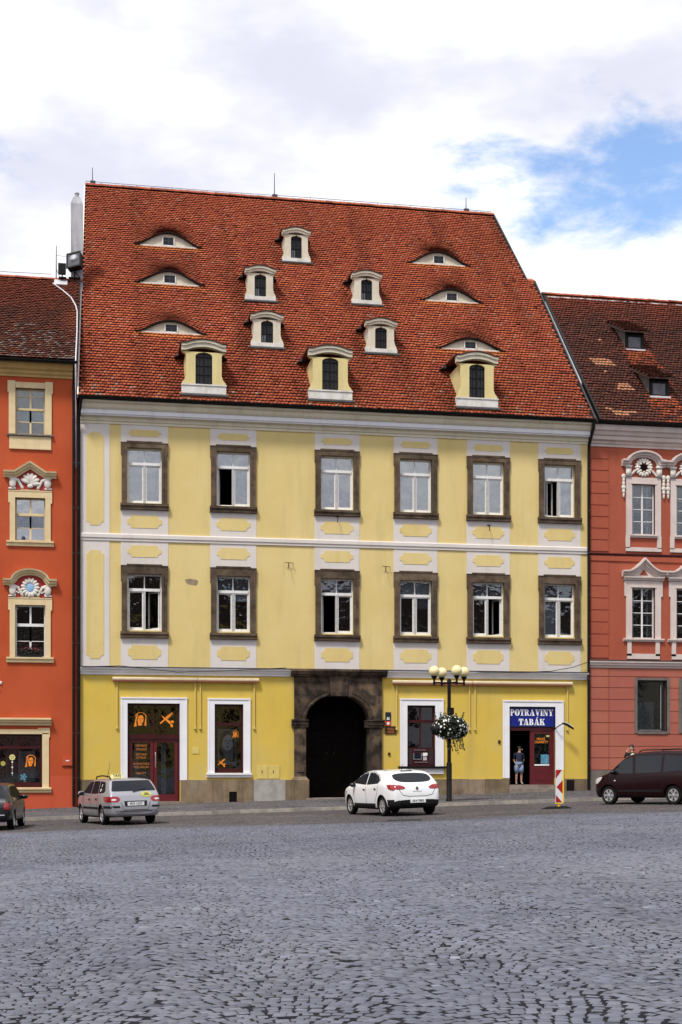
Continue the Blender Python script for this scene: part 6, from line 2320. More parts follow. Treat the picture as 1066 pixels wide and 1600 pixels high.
class Car:
    def __init__(s, name, label, L, top, belt, halfw, zb, tum, paint, wheels, Rw, lower=.30, rear=(-9, 0)):
        s.root = empty(name, (0, 0, 0), label, 'car')
        s.L, s.Rw = L, Rw
        ft, fb, fw, fz = pchip(top), pchip(belt), pchip(halfw), pchip(zb)
        t = np.linspace(0, 1, 110)
        t = .5 - .5 * np.cos(np.pi * t) * (.55 + .45 * np.abs(np.cos(np.pi * t)))
        t = (t - t[0]) / (t[-1] - t[0])
        xs = -L / 2 + L * t
        rings = []
        for x in xs:
            zt, w, z0 = float(ft(x)), float(fw(x)), float(fz(x))
            be = min(float(fb(x)), zt - .05)
            H = zt - be
            rz = min(.10, H * .55)
            ry = min(.22, .10 + .12 * min(1, H / .4))
            half = [(0., z0), (w * .55, z0), (w * .86, z0 + .01), (w * .945, z0 + .06)]
            n1 = 7
            za = z0 + .12
            for k in range(n1 + 1):
                z = za + (be - za) * k / n1
                u = (z - (za + (be - za) * .62)) / max(.05, (be - za))
                half.append((w * (1 - .075 * u * u), z))
            wb = half[-1][0]
            ztop = zt - rz
            n2 = 5
            for k in range(1, n2 + 1):
                z = be + (ztop - be) * k / n2
                half.append((wb - tum * (z - be), z))
            we = half[-1][0]
            for k in range(1, 6):
                a = math.pi / 2 * k / 5
                half.append((we - ry * (1 - math.cos(a)), ztop + (rz - .012) * math.sin(a)))
            wl_ = half[-1][0]
            for k in range(1, 4):
                y = wl_ * (1 - k / 4)
                half.append((y, zt - .012 * (y / max(wl_, .01))**2))
            half.append((0., zt))
            ring = [(x, y, z) for y, z in half] + [(x, -y, z) for y, z in half[-2:0:-1]]
            rings.append(ring)
        m = len(rings[0])
        g = G()
        vs = [p_ for r in rings for p_ in r]
        fs = []
        for i in range(len(xs) - 1):
            for j in range(m):
                j2 = (j + 1) % m
                fs.append((i * m + j, i * m + j2, (i + 1) * m + j2, (i + 1) * m + j))
        fs.append(tuple(range(m)))
        fs.append(tuple((len(xs) - 1) * m + j for j in range(m - 1, -1, -1)))
        g.add(vs, fs)
        me = bpy.data.meshes.new('tmp')
        me.from_pydata(vs, [], fs)
        bm = bmesh.new()
        bm.from_mesh(me)
        bmesh.ops.recalc_face_normals(bm, faces=bm.faces)
        s.bvh = BVHTree.FromBMesh(bm)
        bm.to_mesh(me)
        bm.free()
        for mm in (paint, 'plastic_black'):
            me.materials.append(MATS[mm])
        for p_ in me.polygons:
            p_.use_smooth = True
            if p_.center.z < lower or (p_.center.x < rear[0] and p_.center.z < rear[1]):
                p_.material_index = 1
        body = bpy.data.objects.new('body', me)
        COL.objects.link(body)
        cutters = []
        for wx, wy in wheels:
            for sy in (-1, 1):
                c = bpy.data.meshes.new('cut')
                cg = G().lathe([(Rw + .055, 0), (Rw + .055, .40)], (0, 0, 0), 36, Matrix.Rotation(-math.pi / 2 * sy, 3, 'X'))
                c.from_pydata([(v[0] + wx, v[1] + sy * (wy - .26), v[2] + Rw) for v in cg.v], [], cg.f)
                bm = bmesh.new()
                bm.from_mesh(c)
                bmesh.ops.recalc_face_normals(bm, faces=bm.faces)
                bm.to_mesh(c)
                bm.free()
                c.materials.append(MATS['plastic_black'])
                co = bpy.data.objects.new('cut', c)
                COL.objects.link(co)
                cutters.append(co)
                md = body.modifiers.new('b', 'BOOLEAN')
                md.object = co
                md.operation = 'DIFFERENCE'
                md.solver = 'EXACT'
                md.material_mode = 'TRANSFER'
        dg = bpy.context.evaluated_depsgraph_get()
        dg.update()
        nm = bpy.data.meshes.new_from_object(body.evaluated_get(dg))
        nm.set_sharp_from_angle(angle=R(38))
        body.modifiers.clear()
        body.data = nm
        for co in cutters:
            bpy.data.objects.remove(co)
        body.parent = s.root
        ROOT[body.name] = Vector((0, 0, 0))
        s.body = body
        for wx, wy in wheels:
            for sy in (-1, 1):
                s.wheel(wx, sy * (wy - .02), sy)

    def wheel(s, x, y, sy, nsp=6):
        Rw = s.Rw
        M_ = Matrix.Rotation(-math.pi / 2 * sy, 3, 'X')     # local z -> outward
        g = G().lathe([(Rw * .62, -.19), (Rw * .90, -.19), (Rw * .985, -.16), (Rw, -.12), (Rw, -.07), (Rw * .985, -.03), (Rw * .90, .0), (Rw * .66, -.005), (Rw * .64, -.03)], (x, y, Rw), 30, M_)
        ty = put('wheel', g, 'rubber', s.root, smooth=True, auto=35, origin=(x, y, Rw))
        g = G().lathe([(Rw * .66, -.03), (Rw * .66, -.01), (Rw * .60, -.008), (Rw * .57, -.05), (Rw * .55, -.10)], (x, y, Rw), 30, M_)
        for k in range(nsp):
            a = 2 * math.pi * k / nsp
            for da in (-.13, .13):
                ca, sa = math.cos(a + da), math.sin(a + da)
                c0, s0 = math.cos(a), math.sin(a)
                tn = Vector((-sa, ca, 0)) * .022
                p0, p1 = Vector((c0, s0, 0)) * Rw * .12, Vector((ca, sa, 0)) * Rw * .60
                pts = [p0 - tn + Vector((0, 0, -.06)), p0 + tn + Vector((0, 0, -.06)), p1 + tn + Vector((0, 0, -.06)), p1 - tn + Vector((0, 0, -.06)),
                       p0 - tn + Vector((0, 0, -.015)), p0 + tn + Vector((0, 0, -.015)), p1 + tn + Vector((0, 0, -.015)), p1 - tn + Vector((0, 0, -.015))]
                g.hexa([M_ @ p_ + Vector((x, y, Rw)) for p_ in pts])
        g.lathe([(Rw * .17, -.05), (Rw * .17, -.008), (Rw * .10, -.002)], (x, y, Rw), 14, M_)
        put('rim', g, 'alloy', ty, origin=(x, y, Rw))
        put('brake_disc', G().lathe([(Rw * .5, -.10), (Rw * .5, -.09)], (x, y, Rw), 20, M_), 'plastic_grey', ty)

    def patch(s, name, poly, view, m, parent=None, off=.006, cuts=3, smooth_it=2, label=None, th=0.):
        """poly in (x,z) for side views 'L'/'R', (y,z) for 'B' (rear) and 'F' (front), (x,y) for 'T'"""
        if smooth_it == 1:
            poly = rounded(poly)
        elif smooth_it:
            poly = chaikin(poly, smooth_it)
        bm = bmesh.new()
        vs = [bm.verts.new((a, b, 0)) for a, b in poly]
        bm.faces.new(vs)
        bmesh.ops.triangulate(bm, faces=bm.faces[:])
        for _ in range(cuts):
            long = [e for e in bm.edges if e.calc_length() > .09]
            if not long:
                break
            bmesh.ops.subdivide_edges(bm, edges=long, cuts=1)
            bmesh.ops.triangulate(bm, faces=bm.faces[:])
        out = []
        for v in bm.verts:
            a, b = v.co.x, v.co.y
            if view in 'LR':
                sy = 1 if view == 'L' else -1
                o_, d_ = Vector((a, 3 * sy, b)), Vector((0, -sy, 0))
            elif view == 'B':
                o_, d_ = Vector((-5, a, b)), Vector((1, 0, 0))
            elif view == 'F':
                o_, d_ = Vector((5, a, b)), Vector((-1, 0, 0))
            else:
                o_, d_ = Vector((a, b, 4)), Vector((0, 0, -1))
            h = s.bvh.ray_cast(o_, d_)
            if h[0] is None:
                h = s.bvh.find_nearest(o_)
            n = h[1]
            if n.dot(d_) > 0:
                n = -n
            out.append(h[0] + n * off)
        bm.verts.index_update()
        fs = [tuple(v.index for v in f.verts) for f in bm.faces]
        bm.free()
        g = G()
        g.add(out, fs)
        # keep faces outward
        me_o = put(name, g, m, parent or s.root, smooth=True)
        bm = bmesh.new()
        bm.from_mesh(me_o.data)
        bmesh.ops.remove_doubles(bm, verts=bm.verts[:], dist=.0005)
        bm.to_mesh(me_o.data)
        bm.free()
        me_o.data.polygons.foreach_set('use_smooth', [True] * len(me_o.data.polygons))
        if label:
            me_o['label'] = label
        return me_o

    def line(s, pts, view, w=.016, m='plastic_black', name='panel_gap', off=.004):
        """thin strip along a polyline"""
        L_, R_ = [], []
        for i, p_ in enumerate(pts):
            a, b = pts[max(0, i - 1)], pts[min(len(pts) - 1, i + 1)]
            t = Vector((b[0] - a[0], b[1] - a[1])).normalized()
            L_.append((p_[0] - t.y * w / 2, p_[1] + t.x * w / 2))
            R_.append((p_[0] + t.y * w / 2, p_[1] - t.x * w / 2))
        return s.patch(name, L_ + R_[::-1], view, m, off=off, smooth_it=0, cuts=4)

    def plate(s, txt, z, y=0., w=.52, h=.11, view='B', x=None):
        if x is None:
            x = min(s.bvh.ray_cast(Vector((-5, yy, z)), Vector((1, 0, 0)))[0].x for yy in (y - w / 2, y, y + w / 2)) - .012
        pl_ = put('number_plate', G().box(x - .008, x + .03, y - w / 2, y + w / 2, z - h / 2, z + h / 2), 'plate_white', s.root)
        g = text_mesh(txt, h * .92, lambda a, b: (x - .0095, y - a, z + b), bold=.002)
        put('lettering', g, 'plate_black', pl_)

    def place(s, x, y, heading):
        """heading: degrees to the left of +y"""
        s.root.location = (x, y, zroad(x, y))
        hd = R(heading)
        f = Vector((-math.sin(hd), math.cos(hd), 0))
        l_ = Vector((-f.y, f.x, 0))
        f.z = .0278 * f.x - .0088 * f.y
        l_.z = .0278 * l_.x - .0088 * l_.y
        f.normalize()
        u_ = f.cross(l_).normalized()
        l_ = u_.cross(f)
        s.root.rotation_euler = Matrix((f, l_, u_)).transposed().to_euler()


def mirror(car, x, z, w, m, sy):
    g = G()
    M_ = Matrix.Rotation(0, 3, 'Z')
    g.ell((x, sy * (w + .10), z), (.07, .11, .075), 12, 8)
    g.tube([(x + .02, sy * (w - .06), z - .06), (x + .01, sy * (w + .06), z - .03)], .025, 6)
    o = put('mirror', g, m, car.root, smooth=True)
    put('mirror_glass', G().ell((x - .045, sy * (w + .10), z), (.03, .09, .06), 10, 6), 'car_glass', o, smooth=True)


def sides(f):
    for v, sy in (('L', 1), ('R', -1)):
        f(v, sy)


# ---------------- white hatchback
c = Car('white_hatchback', 'white five door hatchback parked in front of the dark stone gateway', 4.28,
        [(-2.14, .52), (-2.125, .72), (-2.08, .92), (-2.02, 1.0), (-1.90, 1.08), (-1.62, 1.26), (-1.38, 1.385), (-1.15, 1.425), (-.5, 1.468), (0, 1.465), (.35, 1.42), (.62, 1.33), (1.20, 1.03), (1.36, .97), (1.75, .89), (2.0, .75), (2.10, .60), (2.14, .42)],
        [(-2.14, .86), (-1.2, .985), (0, .93), (1.2, .90), (2.14, .7)],
        [(-2.14, .60), (-2.11, .72), (-2.0, .80), (-1.8, .855), (-1.3, .895), (0, .90), (1.3, .895), (1.75, .84), (2.0, .72), (2.10, .58), (2.14, .40)],
        [(-2.14, .36), (-2.05, .27), (-1.7, .24), (-.8, .20), (1, .20), (1.9, .22), (2.14, .34)], .42, 'paint_white', [(1.32, .885), (-1.32, .885)], .315, .29, (-1.72, .50))
c.patch('rear_window', [(-.56, 1.34), (.56, 1.34), (.66, 1.20), (.58, 1.085), (.30, 1.045), (-.30, 1.045), (-.58, 1.085), (-.66, 1.20)], 'B', 'car_glass')
c.patch('windscreen', [(-.58, 1.32), (.58, 1.32), (.70, 1.02), (-.70, 1.02)], 'F', 'car_glass')
sides(lambda v, sy: (
    c.patch('window', [(.98, 1.045), (.62, 1.24), (.30, 1.345), (-.05, 1.375), (-.10, .99)], v, 'car_glass', smooth_it=1),
    c.patch('window', [(-.16, .99), (-.13, 1.375), (-.55, 1.37), (-.95, 1.27), (-1.16, 1.12), (-1.06, 1.03)], v, 'car_glass', smooth_it=1),
    c.line([(1.04, 1.02), (.62, 1.265), (.28, 1.37), (-.1, 1.40), (-.58, 1.395), (-1.0, 1.28), (-1.2, 1.11)], v, .014, 'plastic_black'),
    c.line([(.86, .95), (.84, .55), (.70, .30)], v, .015), c.line([(-.13, .97), (-.14, .30)], v, .015), c.line([(-1.08, 1.0), (-1.0, .72), (-.86, .52), (-.80, .3)], v, .015),
    c.patch('side_trim', [(.90, .40), (-.86, .40), (-.84, .31), (.86, .31)], v, 'plastic_black', smooth_it=0, off=.008),
    c.patch('door_handle', [(.10, .86), (-.08, .86), (-.08, .82), (.10, .82)], v, 'plastic_black', off=.02, smooth_it=1),
    c.patch('door_handle', [(-.78, .88), (-.96, .88), (-.96, .84), (-.78, .84)], v, 'plastic_black', off=.02, smooth_it=1),
    c.patch('tail_light', [(-1.66, .98), (-2.02, .99), (-2.10, .86), (-2.04, .80), (-1.86, .84)], v, 'lamp_red', off=.010, smooth_it=1),
    c.patch('headlight', [(1.45, .82), (1.95, .72), (1.9, .62), (1.6, .70)], v, 'lamp_clear', off=.008, smooth_it=1)))
for sy in (-1, 1):
    c.patch('tail_light', [(sy * .40, .90), (sy * .50, .955), (sy * .84, .97), (sy * .86, .84), (sy * .52, .835), (sy * .42, .855)], 'B', 'lamp_red', off=.010, smooth_it=1)
    c.patch('tail_light_lens', [(sy * .50, .965), (sy * .82, .985), (sy * .80, 1.03), (sy * .60, 1.0)], 'B', 'lamp_clear', off=.012, smooth_it=1)
    mirror(c, .80, .99, .86, 'plastic_black', sy)
c.line([(-.62, .83), (-.50, .66), (-.30, .62), (.30, .62), (.50, .66), (.62, .83)], 'B', .015)
c.patch('badge', circ(0, .86, .045, .055, 10), 'B', 'plastic_grey', off=.012, smooth_it=0)
c.patch('badge', [(-.16, .765), (.16, .765), (.16, .785), (-.16, .785)], 'B', 'zinc', off=.010, smooth_it=0)
c.patch('roof_line', [(-1.05, .52), (.15, .56), (.15, .585), (-1.05, .545)], 'T', 'plastic_black', smooth_it=0)
c.patch('roof_line', [(-1.05, -.52), (.15, -.56), (.15, -.585), (-1.05, -.545)], 'T', 'plastic_black', smooth_it=0)
put('aerial', G().tube([(-.98, 0, 1.43), (-1.06, 0, 1.62)], [.012, .006], 6), 'plastic_black', c.root)
put('spoiler_lamp', G().box(-1.36, -1.26, -.18, .18, 1.385, 1.425), 'plastic_black', c.root)
c.plate('2K4 7883', .47, 0)
c.place(9.28, -15.15, 12)

# ---------------- silver estate taxi
c = Car('taxi', 'silver estate taxi with yellow roof sign parked in front of the hairdresser', 4.56,
        [(-2.28, .50), (-2.27, .62), (-2.22, .80), (-2.17, .93), (-2.10, 1.01), (-1.78, 1.33), (-1.66, 1.40), (-1.3, 1.435), (-.5, 1.455), (.15, 1.44), (.45, 1.39), (.70, 1.29), (1.22, .99), (1.38, .94), (1.85, .85), (2.12, .72), (2.24, .56), (2.28, .42)],
        [(-2.28, .86), (-1, .93), (0, .905), (1.2, .88), (2.28, .68)],
        [(-2.28, .62), (-2.24, .72), (-2.1, .79), (-1.8, .835), (-1.2, .855), (0, .855), (1.3, .85), (1.8, .80), (2.1, .68), (2.24, .52), (2.28, .38)],
        [(-2.28, .34), (-2.2, .27), (-1.8, .26), (-.8, .21), (1, .21), (1.95, .23), (2.28, .36)], .36, 'paint_silver', [(1.36, .845), (-1.28, .845)], .30, .27)
c.patch('rear_window', [(-.58, 1.36), (.58, 1.36), (.70, 1.04), (-.70, 1.04)], 'B', 'car_glass', smooth_it=1)
c.patch('windscreen', [(-.56, 1.30), (.56, 1.30), (.68, .99), (-.68, .99)], 'F', 'car_glass', smooth_it=1)
c.patch('bumper_strip', [(-.80, .60), (-.50, .60), (-.50, .54), (-.84, .53)], 'B', 'plastic_black', smooth_it=0)
c.patch('bumper_strip', [(.80, .60), (.50, .60), (.50, .54), (.84, .53)], 'B', 'plastic_black', smooth_it=0)
c.patch('bumper_lip', [(-.84, .44), (.84, .44), (.84, .415), (-.84, .415)], 'B', 'plastic_grey', smooth_it=0)
sides(lambda v, sy: (
    c.patch('window', [(1.02, 1.0), (.66, 1.22), (.38, 1.335), (.02, 1.36), (-.02, .965)], v, 'car_glass', smooth_it=1),
    c.patch('window', [(-.09, .965), (-.06, 1.365), (-.80, 1.36), (-.95, .98)], v, 'car_glass', smooth_it=1),
    c.patch('window', [(-1.02, .985), (-.88, 1.36), (-1.42, 1.33), (-1.66, 1.06), (-1.58, 1.0)], v, 'car_glass', smooth_it=1),
    c.patch('side_strip', [(.96, .56), (-.98, .56), (-.98, .49), (.96, .49)], v, 'plastic_black', smooth_it=0, off=.009),
    c.patch('side_strip', [(-1.62, .60), (-2.16, .60), (-2.2, .53), (-1.60, .53)], v, 'plastic_black', smooth_it=0, off=.009),
    c.patch('side_strip', [(1.7, .56), (2.1, .56), (2.1, .49), (1.7, .49)], v, 'plastic_black', smooth_it=0, off=.009),
    c.line([(.90, .93), (.88, .5), (.80, .28)], v, .015), c.line([(-.05, .95), (-.08, .28)], v, .015), c.line([(-.98, .96), (-.93, .7), (-.80, .5), (-.78, .28)], v, .015),
    c.patch('door_handle', [(.16, .82), (.0, .82), (.0, .76), (.16, .76)], v, 'plastic_black', off=.015, smooth_it=1),
    c.patch('door_handle', [(-.70, .83), (-.86, .83), (-.86, .77), (-.70, .77)], v, 'plastic_black', off=.015, smooth_it=1),
    c.patch('tail_light', [(-1.92, .88), (-2.18, .88), (-2.2, .72), (-2.0, .72), (-1.9, .80)], v, 'lamp_red', off=.010, smooth_it=1),
    c.patch('headlight', [(1.6, .80), (2.05, .72), (2.05, .60), (1.7, .66)], v, 'lamp_clear', off=.008, smooth_it=1)))
for sy in (-1, 1):
    c.patch('tail_light', [(sy * .46, .80), (sy * .54, .88), (sy * .84, .89), (sy * .84, .71), (sy * .54, .71)], 'B', 'lamp_red', off=.010, smooth_it=1)
    c.patch('tail_light_lens', [(sy * .60, .81), (sy * .74, .81), (sy * .74, .76), (sy * .60, .76)], 'B', 'lamp_clear', off=.016, smooth_it=1)
    mirror(c, .86, .98, .82, 'paint_silver', sy)
    put('roof_rail', G().tube([(.25, sy * .56, 1.43), (.15, sy * .56, 1.505), (-.5, sy * .565, 1.53), (-1.35, sy * .565, 1.50), (-1.5, sy * .565, 1.42)], .022, 8), 'plastic_black', c.root, smooth=True)
c.line([(-.46, .72), (-.38, .47), (.38, .47), (.46, .72)], 'B', .015)
c.patch('plate_recess', [(-.36, .74), (.36, .74), (.34, .58), (-.34, .58)], 'B', 'plastic_black', smooth_it=0)
c.plate('4K9 1637', .655, 0)
c.patch('sticker', circ(-.36, .93, .17, .085, 18), 'B', 'decal_yellow', off=.010, smooth_it=0)
for k in range(3):
    c.patch('sticker_print', [(-.46 + .02 * k, .90 + k * .028), (-.27 - .02 * k, .90 + k * .028), (-.27 - .02 * k, .914 + k * .028), (-.46 + .02 * k, .914 + k * .028)], 'B', 'plastic_black', off=.013, smooth_it=0)
c.patch('wiper', [(.06, 1.02), (-.40, 1.10), (-.40, 1.085), (.04, .995)], 'B', 'plastic_black', off=.025, smooth_it=0)
ts = put('roof_sign', G().hexa([(-.20, -.20, 1.455), (.0, -.20, 1.455), (.0, .20, 1.455), (-.20, .20, 1.455), (-.15, -.17, 1.575), (-.05, -.17, 1.575), (-.05, .17, 1.575), (-.15, .17, 1.575)]), 'taxi_yellow', c.root)
put('lettering', text_mesh('TAXI', .115, lambda a, b: (-.204 + .05 * (.065 + b) / .12, -a, 1.52 + b), bold=.004), 'plate_black', ts)
h_ = c.bvh.ray_cast(Vector((-1.2, 3, 1.2)), Vector((0, -1, 0)))[0]
for t_, z_, sz in (('SET', 1.08, .10), ('8', 1.22, .12)):
    put('sticker', text_mesh(t_, sz, lambda a, b, z_=z_: tuple(c.bvh.ray_cast(Vector((-1.22 - a, 3, z_ + b)), Vector((0, -1, 0)))[0] + Vector((0, .012, 0))), bold=.004), 'sign_white', c.root)
put('aerial', G().tube([(-.3, .35, 1.45), (-.72, .35, 1.95)], [.008, .004], 5), 'plastic_black', c.root)
c.place(.50, -14.3, 14.5)

# ---------------- dark red van
c = Car('van', 'dark maroon passenger van parked in front of the brick red house', 4.38,
        [(-2.19, .52), (-2.18, .95), (-2.15, 1.35), (-2.08, 1.62), (-1.95, 1.74), (-1.7, 1.80), (-.6, 1.83), (.2, 1.80), (.50, 1.745), (.75, 1.63), (1.36, 1.16), (1.50, 1.09), (1.90, .98), (2.08, .86), (2.16, .66), (2.19, .45)],
        [(-2.19, 1.05), (-1, 1.06), (0.5, 1.02), (1.4, .98), (2.19, .75)],
        [(-2.19, .74), (-2.15, .82), (-2.0, .875), (-1.4, .905), (0, .905), (1.3, .90), (1.8, .85), (2.05, .72), (2.16, .56), (2.19, .42)],
        [(-2.19, .36), (-2.1, .28), (-1.6, .26), (-.8, .22), (1, .22), (1.95, .24), (2.19, .36)], .22, 'paint_maroon', [(1.38, .895), (-1.34, .895)], .325, .30)
c.patch('windscreen', [(-.66, 1.66), (.66, 1.66), (.78, 1.17), (-.78, 1.17)], 'F', 'car_glass', smooth_it=1)
c.patch('rear_window', [(-.66, 1.62), (.66, 1.62), (.72, 1.12), (-.72, 1.12)], 'B', 'car_glass', smooth_it=1)
sides(lambda v, sy: (
    c.patch('window', [(1.32, 1.10), (1.02, 1.36), (.72, 1.56), (.36, 1.66), (.28, 1.07)], v, 'car_glass', smooth_it=1),
    c.patch('window', [(.18, 1.08), (.24, 1.67), (-.88, 1.68), (-.88, 1.10)], v, 'car_glass', smooth_it=1),
    c.patch('window', [(-.98, 1.10), (-.98, 1.68), (-1.85, 1.62), (-1.95, 1.16)], v, 'car_glass', smooth_it=1),
    c.line([(1.05, 1.0), (1.02, .5), (.92, .3)], v, .015), c.line([(.22, 1.05), (.20, .3)], v, .015), c.line([(-.92, 1.05), (-.92, .75), (-.86, .5)], v, .015),
    c.patch('side_trim', [(.95, .52), (-.9, .52), (-.9, .44), (.95, .44)], v, 'plastic_black', smooth_it=0, off=.009),
    c.patch('door_handle', [(.42, .93), (.26, .93), (.26, .88), (.42, .88)], v, 'plastic_black', off=.015, smooth_it=1),
    c.patch('door_handle', [(.16, .93), (.0, .93), (.0, .88), (.16, .88)], v, 'plastic_black', off=.015, smooth_it=1),
    c.patch('tail_light', [(-2.06, 1.5), (-2.15, 1.5), (-2.17, .95), (-2.05, .95)], v, 'lamp_red', off=.012, smooth_it=1),
    c.patch('side_repeater', [(1.10, .86), (1.02, .86), (1.02, .82), (1.10, .82)], v, 'lamp_clear', off=.012, smooth_it=1),
    c.patch('headlight', [(1.62, .98), (2.02, .90), (2.08, .74), (1.9, .72), (1.72, .84)], v, 'lamp_clear', off=.012, smooth_it=1)))
for sy in (-1, 1):
    put('roof_rail', G().tube([(.2, sy * .62, 1.80), (.05, sy * .62, 1.87), (-1.5, sy * .62, 1.87), (-1.7, sy * .62, 1.80)], .02, 8), 'plastic_black', c.root, smooth=True)
    mirror(c, 1.10, 1.13, .86, 'paint_maroon', sy)
c.patch('bumper', [(-.8, .56), (.8, .56), (.8, .36), (-.8, .36)], 'F', 'plastic_black', smooth_it=1)
c.place(18.98, -14.0, 30)

# ---------------- dark hatchback at the edge
c = Car('dark_hatchback', 'dark navy estate car parked in front of the red house shop window', 4.2,
        [(-2.10, .50), (-2.09, .66), (-2.05, .82), (-1.99, .92), (-1.60, 1.30), (-1.45, 1.365), (-1.1, 1.40), (-.4, 1.42), (.15, 1.40), (.42, 1.33), (.98, .96), (1.15, .91), (1.7, .82), (1.98, .70), (2.08, .54), (2.10, .42)],
        [(-2.10, .82), (-1, .90), (0, .89), (1.1, .86), (2.10, .66)],
        [(-2.10, .64), (-2.06, .73), (-1.9, .79), (-1.5, .825), (0, .83), (1.3, .82), (1.75, .77), (2.0, .64), (2.08, .5), (2.10, .38)],
        [(-2.10, .34), (-2.0, .28), (-1.6, .26), (-.8, .22), (1, .22), (1.8, .24), (2.10, .36)], .36, 'paint_navy', [(1.25, .82), (-1.20, .82)], .29, .27)
c.patch('rear_window', [(-.54, 1.31), (.54, 1.31), (.66, .95), (-.66, .95)], 'B', 'car_glass', smooth_it=1)
c.patch('windscreen', [(-.54, 1.28), (.54, 1.28), (.66, .97), (-.66, .97)], 'F', 'car_glass', smooth_it=1)
c.patch('bumper_strip', [(-.84, .475), (.84, .475), (.84, .45), (-.84, .45)], 'B', 'zinc', smooth_it=0)
sides(lambda v, sy: (
    c.patch('window', [(.82, .96), (.48, 1.18), (.24, 1.29), (-.02, 1.31), (-.05, .935)], v, 'car_glass', smooth_it=1),
    c.patch('window', [(-.12, .935), (-.09, 1.315), (-.74, 1.31), (-.88, .945)], v, 'car_glass', smooth_it=1),
    c.patch('window', [(-.95, .95), (-.82, 1.30), (-1.28, 1.27), (-1.5, 1.0)], v, 'car_glass', smooth_it=1),
    c.line([(-.08, .92), (-.10, .28)], v, .015), c.line([(-.90, .93), (-.86, .7), (-.74, .5), (-.72, .28)], v, .015),
    c.patch('tail_light', [(-1.88, .82), (-2.05, .82), (-2.07, .62), (-1.9, .62)], v, 'lamp_red', off=.010, smooth_it=1)))
for sy in (-1, 1):
    c.patch('tail_light', [(sy * .62, .82), (sy * .84, .82), (sy * .84, .62), (sy * .62, .62)], 'B', 'lamp_red', off=.010, smooth_it=1)
    mirror(c, .70, .95, .80, 'paint_navy', sy)
c.plate('3K1 2637', .60, -.10)
c.place(-3.28, -15.3, -3.5)


# ================================================================== PEOPLE
def skin_body(joints, edges, name, mats, colour, root):
    """joints {name: (x,y,z,r)}; grows one continuous surface"""
    names = list(joints)
    me = bpy.data.meshes.new(name)
    me.from_pydata([joints[n_][:3] for n_ in names], [(names.index(a), names.index(b)) for a, b in edges], [])
    o = bpy.data.objects.new(name, me)
    COL.objects.link(o)
    o.modifiers.new('s', 'SKIN')
    sv = me.skin_vertices[0].data
    for i, n_ in enumerate(names):
        r_ = joints[n_][3]
        sv[i].radius = r_ if isinstance(r_, tuple) else (r_, r_)
        sv[i].use_root = (n_ == 'pelvis')
    o.modifiers.new('u', 'SUBSURF').levels = 2
    dg = bpy.context.evaluated_depsgraph_get()
    dg.update()
    nm = bpy.data.meshes.new_from_object(o.evaluated_get(dg))
    bpy.data.objects.remove(o)
    for m in mats:
        nm.materials.append(MATS[m])
    for p_ in nm.polygons:
        p_.use_smooth = True
        p_.material_index = colour(p_.center)
    ob = bpy.data.objects.new(name, nm)
    COL.objects.link(ob)
    ob.parent = root
    ROOT[ob.name] = Vector((0, 0, 0))
    return ob


BODY_E = [('pelvis', 'waist'), ('waist', 'chest'), ('chest', 'neck'), ('neck', 'chin'), ('chin', 'head'), ('head', 'crown'), ('chest', 'shl'), ('shl', 'ell'), ('ell', 'wrl'), ('wrl', 'pal'), ('chest', 'shr'), ('shr', 'elr'), ('elr', 'wrr'), ('wrr', 'par'),
          ('pelvis', 'hil'), ('hil', 'knl'), ('knl', 'anl'), ('anl', 'tol'), ('pelvis', 'hir'), ('hir', 'knr'), ('knr', 'anr'), ('anr', 'tor')]


def fingers(g, palm, direc, side, s=1.):
    d = Vector(direc).normalized()
    sd_ = Vector(side).normalized()
    cu_ = d.cross(sd_).normalized()
    for k, ln in enumerate((.075, .085, .08, .062)):
        b = Vector(palm) + sd_ * (.026 - .0175 * k) * s
        g.tube([b, b + d * ln * .5 * s + cu_ * .004, b + d * ln * .85 * s + cu_ * .018, b + d * ln * s + cu_ * .032], [.0095, .009, .0085, .006], 6)
    b = Vector(palm) + sd_ * .03 - d * .04
    g.tube([b, b + sd_ * .025 + d * .02, b + sd_ * .03 + d * .055], [.012, .010, .008], 6)
    return g


def face_parts(root, c, fwd, up=(0, 0, 1)):
    f = Vector(fwd).normalized()
    l_ = Vector(up).cross(f).normalized()
    c = Vector(c)
    g = G()
    g.tube([c + f * .095 + Vector((0, 0, .02)), c + f * .118 - Vector((0, 0, .03)), c + f * .10 - Vector((0, 0, .045))], [.008, .016, .012], 6)
    for s2 in (-1, 1):
        g.ell(c + l_ * s2 * .080 - f * .01 - Vector((0, 0, .01)), (.02, .02, .032), 8, 6)
    put('face', g, 'skin', root, smooth=True)
    g = G()
    for s2 in (-1, 1):
        g.ell(c + f * .088 + l_ * s2 * .033 + Vector((0, 0, .012)), (.012, .012, .008), 8, 6)
    g.ell(c + f * .092 - Vector((0, 0, .072)), (.022, .022, .006), 8, 6)
    put('eyes_and_mouth', g, 'hair', root, smooth=True)


